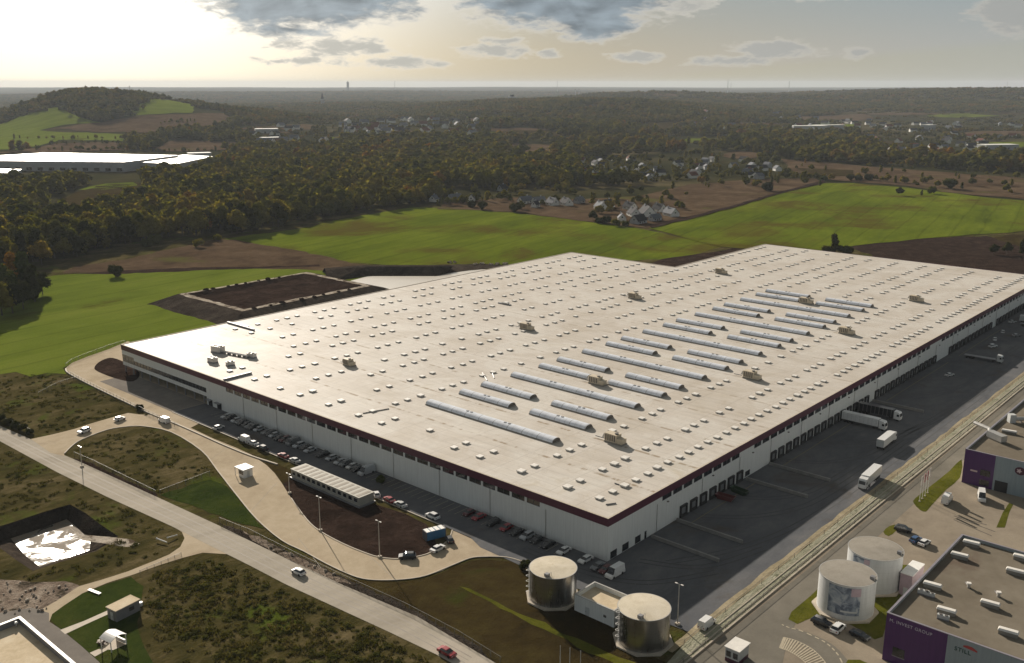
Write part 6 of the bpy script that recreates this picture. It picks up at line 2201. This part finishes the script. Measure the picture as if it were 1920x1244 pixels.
for i in range(min(NI, len(p))):
    kd = rs.choice([0, 1, 3, 5, 2, 4, 0, 3])
    far = px[i] > 700
    lb = 'olive broadleaf tree at the front of the wood behind the brown grass' if not far else 'olive broadleaf tree at the edge of the wood behind the bright field'
    if px[i] < 130: lb = 'dark broadleaf tree at the front of the wood near the left edge'
    elif px[i] < 300: lb = 'dark broadleaf tree at the wood front above the single field bush'
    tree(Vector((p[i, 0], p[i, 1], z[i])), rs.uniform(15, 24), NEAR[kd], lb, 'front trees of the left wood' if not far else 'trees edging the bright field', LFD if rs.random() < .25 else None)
q = slice(NI, None)
n = len(p[q])
s1 = rng.triangular(.6, 1.3, 2.4, n) * lower(px[q], py[q])
s3 = np.stack([s1 * rng.uniform(1.0, 1.4, n), s1 * rng.uniform(1.0, 1.4, n), s1], -1)
scatter('near_wood', np.column_stack([p[q], z[q]]), s3, rng.uniform(0, 6.28, n), rng.integers(0, 6, n), MID)
print('near wood', n)
p, z, px, py = woods(1500, 2500, 13.5)
n = len(p)
s1 = rng.triangular(.7, 1.5, 2.6, n) * lower(px, py)
s3 = np.stack([s1 * rng.uniform(1.1, 1.6, n), s1 * rng.uniform(1.1, 1.6, n), s1], -1)
scatter('middle_wood', np.column_stack([p, z]), s3, rng.uniform(0, 6.28, n), rng.integers(0, 6, n), [with_mat(q_, LFF) if i_ % 2 else q_ for i_, q_ in enumerate(MID)])
print('middle wood', n)
for nm_, d0_, d1_, sp_ in (('far_wood', 2500, 4600, 25), ('distant_wood', 4600, 9500, 44)):
    p, z, px, py = woods(d0_, d1_, sp_)
    n = len(p)
    s1 = rng.uniform(1.0, 1.5, n) * lower(px, py)
    scatter(nm_, np.column_stack([p, z]), np.stack([s1 * 1.15, s1 * 1.15, s1 * rng.uniform(.9, 1.2, n)], -1), rng.uniform(0, 6.28, n), rng.integers(0, 5, n), FARK)
    print(nm_, n)
# loose trees and hedges in the open land on the right and round the houses
loose = []
for (x0, x1, y0, y1, k) in [(1460, 1920, 300, 330, 40), (1640, 1920, 322, 366, 26), (1290, 1540, 328, 350, 26), (815, 1290, 362, 392, 30), (1100, 1290, 352, 400, 18), (1420, 1920, 284, 312, 40)]:
    for _ in range(k):
        loose.append(GT(rs.uniform(x0, x1), rs.uniform(y0, y1)))
for (a_, b_, k) in [((1340, 330), (1545, 335), 26), ((1480, 330), (1560, 338), 10), ((1600, 335), (1700, 344), 8), ((1080, 346), (1290, 336), 22), ((1560, 300), (1800, 318), 24), ((820, 384), (960, 372), 14), ((20, 262), (420, 262), 26), ((60, 283), (440, 286), 30), ((95, 272), (235, 270), 14), ((300, 232), (370, 230), 10)]:
    for i in range(k):
        f = (i + rs.uniform(0, .8)) / k
        loose.append(GT(a_[0] + (b_[0] - a_[0]) * f, a_[1] + (b_[1] - a_[1]) * f + rs.uniform(-1, 1)))
n = len(loose)
s1 = rng.uniform(.45, 1.05, n)
scatter('hedgerows', [(q_.x, q_.y, q_.z) for q_ in loose], np.stack([s1 * 1.1, s1 * 1.1, s1], -1), rng.uniform(0, 6.28, n), rng.integers(0, 6, n), MID)

# rough growth on the waste ground: tufts and low scrub
TUFT = []
TM = leafmat('rough_weeds', [(0, (.044, .042, .013)), (.3, (.066, .058, .018)), (.55, (.084, .080, .020)), (.8, (.115, .092, .038)), (1, (.17, .135, .066))], .2)
TMD = leafmat('dark_scrub', [(0, (.040, .046, .012)), (.5, (.064, .066, .016)), (1, (.094, .086, .026))], .3)


def weeds(n, w, h):
    """a spray of upright blades and stems"""
    b = MB()
    for _ in range(n):
        a, r_ = rs.uniform(0, 6.28), w * rs.random() ** .6
        x, y = r_ * math.cos(a), r_ * math.sin(a)
        hh, ww, q = h * rs.uniform(.45, 1.1), rs.uniform(.06, .15), rs.uniform(0, 6.28)
        lx, ly = rs.uniform(-.3, .3), rs.uniform(-.3, .3)
        b.add([(x - ww * math.cos(q), y - ww * math.sin(q), 0), (x + ww * math.cos(q), y + ww * math.sin(q), 0), (x + lx + ww * .6 * math.cos(q), y + ly + ww * .6 * math.sin(q), hh), (x + lx - ww * .6 * math.cos(q), y + ly - ww * .6 * math.sin(q), hh)], [(0, 1, 2, 3)])
    return b


for i in range(2):
    TUFT.append(weeds(34, .9, .55).mesh('tuft', TM))
for i in range(2):
    TUFT.append(crown(rs, [((rs.uniform(-.6, .6), rs.uniform(-.6, .6), .35), rs.uniform(.5, .9), rs.uniform(.5, .9), rs.uniform(.4, .6)) for _ in range(4)], 110, .17, 1, .45, .3).mesh('shrub', TMD))


def infill(polys, spacing, holes=()):
    out = []
    for poly in polys:
        w = [G(*q_) for q_ in poly]
        xs, ys = [q_.x for q_ in w], [q_.y for q_ in w]
        nx, ny = int((max(xs) - min(xs)) / spacing) + 1, int((max(ys) - min(ys)) / spacing) + 1
        gx, gy = np.meshgrid(np.linspace(min(xs), max(xs), nx), np.linspace(min(ys), max(ys), ny))
        gx = gx.ravel() + rng.uniform(-.5, .5, nx * ny) * spacing
        gy = gy.ravel() + rng.uniform(-.5, .5, nx * ny) * spacing
        k = inpoly(gx, gy, [(q_.x, q_.y) for q_ in w])
        for hp in holes:
            wh_ = [G(*q_) for q_ in hp]
            k &= ~inpoly(gx, gy, [(q_.x, q_.y) for q_ in wh_])
        out.append(np.stack([gx[k], gy[k]], -1))
    return np.concatenate(out)


PITH = [(-60, 985), (131, 942), (230, 1006), (180, 1040), (62, 1075), (-60, 1048)]
SCR = [[(0, 836), (107, 892), (200, 938), (312, 992), (338, 1005), (330, 1020), (280, 1046), (190, 1080), (60, 1086), (-60, 1080), (-60, 830)],
       [(262, 1080), (330, 1060), (400, 1046), (470, 1070), (560, 1116), (700, 1180), (840, 1250), (900, 1300), (320, 1300), (275, 1215), (264, 1150), (272, 1105)],
       [(-60, 702), (120, 704), (200, 742), (280, 780), (236, 776), (170, 792), (66, 818), (0, 780), (-60, 760)],
       [(130, 850), (200, 812), (268, 804), (350, 832), (400, 885), (388, 892), (300, 924), (200, 880)]]
p = infill(SCR, 1.15, [PITH])
nz = vnoise(p[:, 0], p[:, 1], 5) + .7 * vnoise(p[:, 1], p[:, 0], 2.2)
px, py = projn(p[:, 0], p[:, 1], np.zeros(len(p)))
bushy = inpoly(px, py, [(300, 1075), (400, 1050), (560, 1120), (720, 1195), (840, 1260), (600, 1300), (420, 1250), (290, 1150)])
k = rng.random(len(p)) < np.clip(.13 + .20 * nz + .32 * bushy + rng.normal(0, .1, len(p)), .01, 1)
p, bushy, nz = p[k], bushy[k], nz[k]
n = len(p)
s1 = rng.uniform(.45, 1.0, n) * np.where(bushy & (nz > .1), rng.uniform(.8, 1.6, n), 1.0)
vi = np.where(rng.random(n) < np.where(bushy, .38, .10), rng.integers(2, 4, n), rng.integers(0, 2, n))
scatter('rough_weeds', np.column_stack([p, np.zeros(n)]), np.stack([s1 * 1.25, s1 * 1.25, s1 * np.where(vi >= 2, .58, .9)], -1), rng.uniform(0, 6.28, n), vi, TUFT)
print('tufts', n)
# rubble stones
SM = plain('rubble_stone', (.36, .31, .25), .9, var=.3)
ST = [MB().ball((0, 0, .2), .5, .4, .35, 1, .3, rs).mesh('stone', SM) for _ in range(3)]
p = infill([[(-40, 1088), (0, 1090), (140, 1098), (95, 1150), (0, 1170), (-40, 1180)], [(455, 996), (560, 1044), (640, 1084), (655, 1094), (560, 1058), (480, 1020)]], 1.6)
p = p[rng.random(len(p)) < .45]
n = len(p)
s1 = rng.uniform(.3, 1.1, n)
scatter('rubble', np.column_stack([p, np.full(n, .05)]), np.stack([s1] * 3, -1), rng.uniform(0, 6.28, n), rng.integers(0, 3, n), ST)

# ------------------------------------------------------------------ houses
M['roofdark'] = plain('dark_roof_tiles', (.035, .036, .042), .85, var=.2, spec=.1)
M['roofgrey'] = plain('grey_roof_sheets', (.13, .14, .16), .8, var=.15, spec=.1)
M['roofred'] = plain('red_roof_tiles', (.13, .050, .036), .85, var=.2, spec=.1)
M['housewhite'] = plain('white_render', (.70, .69, .65), .8)
M['housegrey'] = plain('grey_render', (.34, .35, .36), .8)
HM = {}


def house_parts(L, Wd, h, rh, wall, roof):
    b = MB()
    b.box(-L / 2, L / 2, -Wd / 2, Wd / 2, 0, h)
    b.add([(-L / 2, -Wd / 2, h), (-L / 2, Wd / 2, h), (-L / 2, 0, h + rh - .1), (L / 2, -Wd / 2, h), (L / 2, Wd / 2, h), (L / 2, 0, h + rh - .1)], [(0, 1, 2), (3, 5, 4)])
    w = b.mesh('wall', M[wall])
    b = MB()
    o_ = .5
    e = .25
    prof = [(-Wd / 2 - o_, h - o_ * rh / (Wd / 2)), (0, h + rh), (Wd / 2 + o_, h - o_ * rh / (Wd / 2)), (Wd / 2 + o_, h - o_ * rh / (Wd / 2) + e), (0, h + rh + e), (-Wd / 2 - o_, h - o_ * rh / (Wd / 2) + e)]
    b.extr(prof, 'x', -L / 2 - .4, L / 2 + .4)
    r = b.mesh('roof', M[roof])
    ch = MB().box(L * .2, L * .2 + .8, .6, 1.4, h + rh * .4, h + rh + 1.2).mesh('chimney', M['housegrey'])
    wn = []
    for s in (-1, 1):
        for x in (-L * .28, L * .22):
            wn.append(MB().box(x - .8, x + .8, s * (Wd / 2 + .02) - .02, s * (Wd / 2 + .02) + .02, 1.0, 2.3).mesh('window', M['glassdark']))
        wn.append(MB().box(s * (L / 2 + .02) - .02, s * (L / 2 + .02) + .02, -.7, .7, h + .1, h + 1.3).mesh('window', M['glassdark']))
    dr = MB().box(-.5, .5, -Wd / 2 - .06, -Wd / 2 - .003, 0, 2.1).mesh('door', M['wood'])
    return w, r, ch, wn, dr


def house(P, rot, key, label, group=None, detail=True):
    if key not in HM:
        HM[key] = house_parts(*key)
    w, r, ch, wn, dr = HM[key]
    a = thing('house', label, 'house', (P.x, P.y, P.z), rot, group)
    link('wall', w, a)
    ro = link('roof', r, a)
    if detail:
        link('chimney', ch, ro)
        for q_ in wn:
            link('window', q_, a)
        link('door', dr, a)
    return a


NH = [((814, 378), 9, 7, 'housewhite', 'roofgrey', 40, 'small white house at the left end of the houses by the bright field'), ((853, 376), 15, 9, 'housegrey', 'roofgrey', 10, 'large grey-roofed house second from the left behind the bright field'), ((884, 376), 12, 8, 'housewhite', 'roofgrey', 60, 'white house above the dark bushes at the edge of the bright field'),
      ((942, 358), 10, 8, 'housegrey', 'roofdark', 20, 'small blue-grey house half hidden in trees behind the others'), ((985, 380), 16, 8, 'housewhite', 'roofgrey', 15, 'long pale house left of the two steep white gables'), ((1010, 381), 14, 7, 'housewhite', 'roofgrey', 5, 'low white building right of the long pale house'), ((1004, 388), 8, 6, 'housewhite', 'roofdark', 30, 'tiny white shed-like house before the long pale one'),
      ((1036, 383), 12, 9, 'housewhite', 'roofgrey', 95, 'white house with steep narrow gable, left of a similar one'), ((1062, 382), 14, 9, 'housewhite', 'roofdark', 85, 'white steep-gabled house with dark roof, right of a similar one'), ((1086, 380), 11, 7, 'housegrey', 'roofgrey', 20, 'low grey house at the right end of the gabled row'), ((1126, 392), 13, 9, 'housewhite', 'roofgrey', 80, 'grey-roofed white house at the left of the hedge cluster'),
      ((1139, 386), 12, 9, 'housewhite', 'roofdark', 10, 'dark-roofed house behind the grey-roofed white one'), ((1181, 390), 13, 8, 'housewhite', 'roofdark', 95, 'white house with tall pale chimney end behind the big dark-roofed one'), ((1188, 403), 13, 9, 'housewhite', 'roofdark', 75, 'white gabled house left of the big dark-roofed one'), ((1213, 404), 19, 13, 'housewhite', 'roofdark', 70, 'biggest house with broad dark roof and white gables'),
      ((1236, 397), 12, 9, 'housewhite', 'roofdark', 95, 'white-gabled house right of the big dark-roofed one'), ((1258, 402), 15, 9, 'housewhite', 'roofgrey', 85, 'grey-roofed house at the right end of the cluster by the green slope'), ((1166, 413), 9, 7, 'housewhite', 'roofgrey', 60, 'little white house among the hedge bushes'), ((1197, 419), 14, 9, 'housegrey', 'roofdark', 20, 'dark blue-roofed house nearest the field track'), ((1228, 412), 12, 6, 'housegrey', 'roofgrey', 15, 'low grey outbuilding in front of the biggest house')]
for px, L, Wd, wl, rf, rt, lb in NH:
    house(GT(*px), R(rt) - R(20), (L, Wd, 3.2, Wd * .52, wl, rf), lb, 'houses beside the bright fields')
KEYS = [(12, 9, 3.6, 4.0, 'housewhite', 'roofgrey'), (14, 9, 4.5, 3.5, 'housewhite', 'roofdark'), (11, 8, 5.0, 3.0, 'housegrey', 'roofgrey'), (13, 10, 4.0, 4.2, 'housewhite', 'roofred'), (24, 12, 4.5, 2.5, 'housewhite', 'roofgrey')]
VIL = [((1080, 1460, 300, 338), 50, 'small house among trees in the village behind the brown field', 'houses of the village beyond the brown field', 1.0), ((640, 900, 226, 258), 50, 'tiny pale house in the hazy town left of the middle hill', 'houses of the hazy town left of the middle hill', 1.6), ((1560, 1920, 228, 292), 72, 'small pale house in the town on the far right', 'houses of the town on the far right', 1.25), ((470, 640, 232, 282), 14, 'tiny pale house beyond the bright factory roofs', 'houses beyond the factory roofs', 1.5), ((1290, 1560, 214, 262), 30, 'tiny pale house in the far woods right of the middle hill', 'houses in the far woods', 1.5)]
for (x0, x1, y0, y1), k, lb, gr, sc in VIL:
    for i in range(k):
        P = GT(rs.uniform(x0, x1), rs.uniform(y0, y1))
        h_ = house(P, rs.uniform(0, 3.14), KEYS[rs.choice([0, 0, 1, 2, 3, 1])], lb, gr, False)
        h_.scale = (sc,) * 3


def hall(px, L, Wd, h, rot, label, roof, name='factory_hall', cat='hall'):
    P = GT(*px)
    a = thing(name, label, cat, (P.x, P.y, P.z), rot)
    MB().box(-L / 2, L / 2, -Wd / 2, Wd / 2, -3, h).build('wall', M['housegrey'], a, rel=False)
    MB().box(-L / 2 - .3, L / 2 + .3, -Wd / 2 - .3, Wd / 2 + .3, h + .003, h + .8).build('roof', roof, a, rel=False)
    b = MB()
    for i in range(int(L / 14)):
        x = -L / 2 + 7 + i * 14
        b.box(x - 2, x + 2, -Wd / 2 - .08, -Wd / 2 - .005, 1, 4.5)
    b.build('gate_row', M['glassdark'], a, rel=False)
    return a


m, t = newmat('shiny_roof_sheet')
g = t.n('ShaderNodeNewGeometry').outputs['Position']
finish(t, t.vm('SCALE', (.55, .54, .52), t.rng(t.noise(g, .05, 4), .3, .7, .80, 1.1, False)), .42, .1, .5)
M['shinyroof'] = m
A_, B_, C_, D_ = GT(-70, 303), GT(225, 311), GT(315, 300), GT(110, 289)
AX = math.atan2((B_ - A_).y, (B_ - A_).x)
LN = (B_ - A_).length
P_ = (A_ + B_ + C_ + D_) / 4


def quadhall(corners, h, label):
    """a long hall on four ground points"""
    c = [GT(*q_) for q_ in corners]
    ce = sum((Vector(q_) for q_ in c), Vector()) / 4
    a = thing('factory_hall', label, 'hall', (ce.x, ce.y, 0))
    MB().prism([(q_.x, q_.y) for q_ in c], -1, h).build('wall', M['housegrey'], a)
    MB().prism([(q_.x + (q_.x - ce.x) * .004, q_.y + (q_.y - ce.y) * .004) for q_ in c], h + .003, h + .9).build('roof', M['shinyroof'], a)
    b = MB()
    for i in range(18):
        f = (i + .5) / 18
        q_ = c[0].lerp(c[1], f)
        dr = (c[1] - c[0]).normalized()
        nn = Vector((dr.y, -dr.x, 0))
        q0, q1 = q_ - dr * 4 + nn * .3, q_ + dr * 4 + nn * .3
        b.add([(q0.x, q0.y, 1), (q1.x, q1.y, 1), (q1.x, q1.y, 5), (q0.x, q0.y, 5)], [(0, 1, 2, 3)])
    b.build('gate_row', M['glassdark'], a)
    return a


quadhall([(-140, 318), (235, 322), (335, 307), (90, 302)], 13, 'huge low factory hall with dazzling silver roof before the left hill')
quadhall([(200, 331) if False else (262, 318), (330, 321), (400, 306), (345, 303)], 10, 'smaller factory hall with dazzling roof right of the huge one')
quadhall([(-140, 336), (28, 338), (42, 331), (-120, 328)], 9, 'small silver-roofed hall in front of the huge factory hall at the left edge')
for px, L, Wd, h, rt, lb in [((1515, 246), 90, 30, 12, 0, 'long white hall in the far woods, left of two'), ((1553, 244), 80, 26, 12, .1, 'long white hall in the far woods, right of two'), ((500, 251), 50, 25, 10, .2, 'white hall far beyond the factory roofs'), ((508, 268), 40, 22, 9, .5, 'low white hall just behind the factory roofs'), ((374, 298), 36, 20, 9, .3, 'pale hall at the right end of the factory site'), ((1870, 280), 70, 26, 9, .1, 'long pale hall in the right town'), ((1740, 244), 36, 22, 12, .5, 'pale block in the right town, upper one')]:
    hall(px, L, Wd, h, rt - YAW, lb, M['housewhite'])


# masts, chimneys and a spire on the horizon
def mast(px, dist, h, w, label, name='chimney', kind='stack'):
    if kind == 'stack' and h > 100: h, w = h * .80, w * .62
    a_ = math.atan((px - 960) / 1864.0)
    dv = FLAT * math.cos(a_) + RIGHT * math.sin(a_)
    x, y = CAM.x + dv.x * dist, CAM.y + dv.y * dist
    z = float(terr(x, y))
    a = thing(name, label, name.replace('_', ' '), (x, y, z))
    if kind == 'stack':
        MB().cyl(0, 0, -5, h, w, 10, w * .6).build('shaft', M['housegrey'], a, rel=False)
        MB().cyl(0, 0, h, h + 3, w * .7, 10).build('rim', M['roofdark'], a, rel=False)
    elif kind == 'spire':
        MB().box(-w, w, -w, w, -5, h * .5).build('tower', M['housegrey'], a, rel=False)
        MB().cyl(0, 0, h * .5, h, w * 1.2, 8, .2).build('spire', M['roofdark'], a, rel=False)
    else:
        MB().box(-w, w, -w * .6, w * .6, -5, h).build('tower_block', M['housegrey'], a, rel=False)
        MB().box(-w * .4, w * .4, -w * .3, w * .3, h, h + w * .5).build('roof_box', M['roofdark'], a, rel=False)


for px, di, h, w, lb, nm, kd in [(652, 11000, 96, 11, 'dark block on the far horizon under the left dark cloud', 'tower_block', 'block'), (740, 11500, 135, 6, 'thin chimney on the horizon right of the dark block', 'chimney', 'stack'), (1045, 11000, 150, 5, 'thin chimney on the horizon near the middle', 'chimney', 'stack'),
                                 (1365, 10500, 165, 7, 'tallest chimney on the right horizon', 'chimney', 'stack'), (1371, 10500, 120, 5, 'lower chimney close beside the tallest one', 'chimney', 'stack'), (1480, 10800, 140, 7, 'chimney on the horizon right of the tallest pair', 'chimney', 'stack'), (1889, 10500, 150, 4, 'thin chimney on the horizon at far right', 'chimney', 'stack'),
                                 (603, 4700, 62, 6, 'church spire rising over the hazy woods left of centre', 'church_tower', 'spire'), (1079, 6200, 62, 3, 'left one of two twin masts over the middle hill', 'chimney', 'stack'), (1086, 6200, 62, 3, 'right one of two twin masts over the middle hill', 'chimney', 'stack'), (960, 4300, 34, 16, 'dark square tower on the wooded rise left of the middle hill', 'tower_block', 'block'), (242, 3050, 22, 1.2, 'thin mast on the right shoulder of the left hill', 'mast', 'stack')]:
    mast(px, di, h, w, lb, nm, kd)

# ------------------------------------------------------------------ the air
m = bpy.data.materials.new('haze')
m.use_nodes = True
t = NT(m.node_tree)
pv = t.n('ShaderNodeVolumePrincipled')
pv.inputs['Color'].default_value = (.68, .75, .83, 1)
pv.inputs['Density'].default_value = HAZE_D
pv.inputs['Anisotropy'].default_value = .12
t.put(t.n('ShaderNodeOutputMaterial').inputs['Volume'], pv.outputs[0])
b = MB()
RB = 24500
b.box(CAM.x - RB, CAM.x + RB, CAM.y - RB, CAM.y + RB, -26, 172)
o = b.build('haze', m)
o['kind'] = 'stuff'
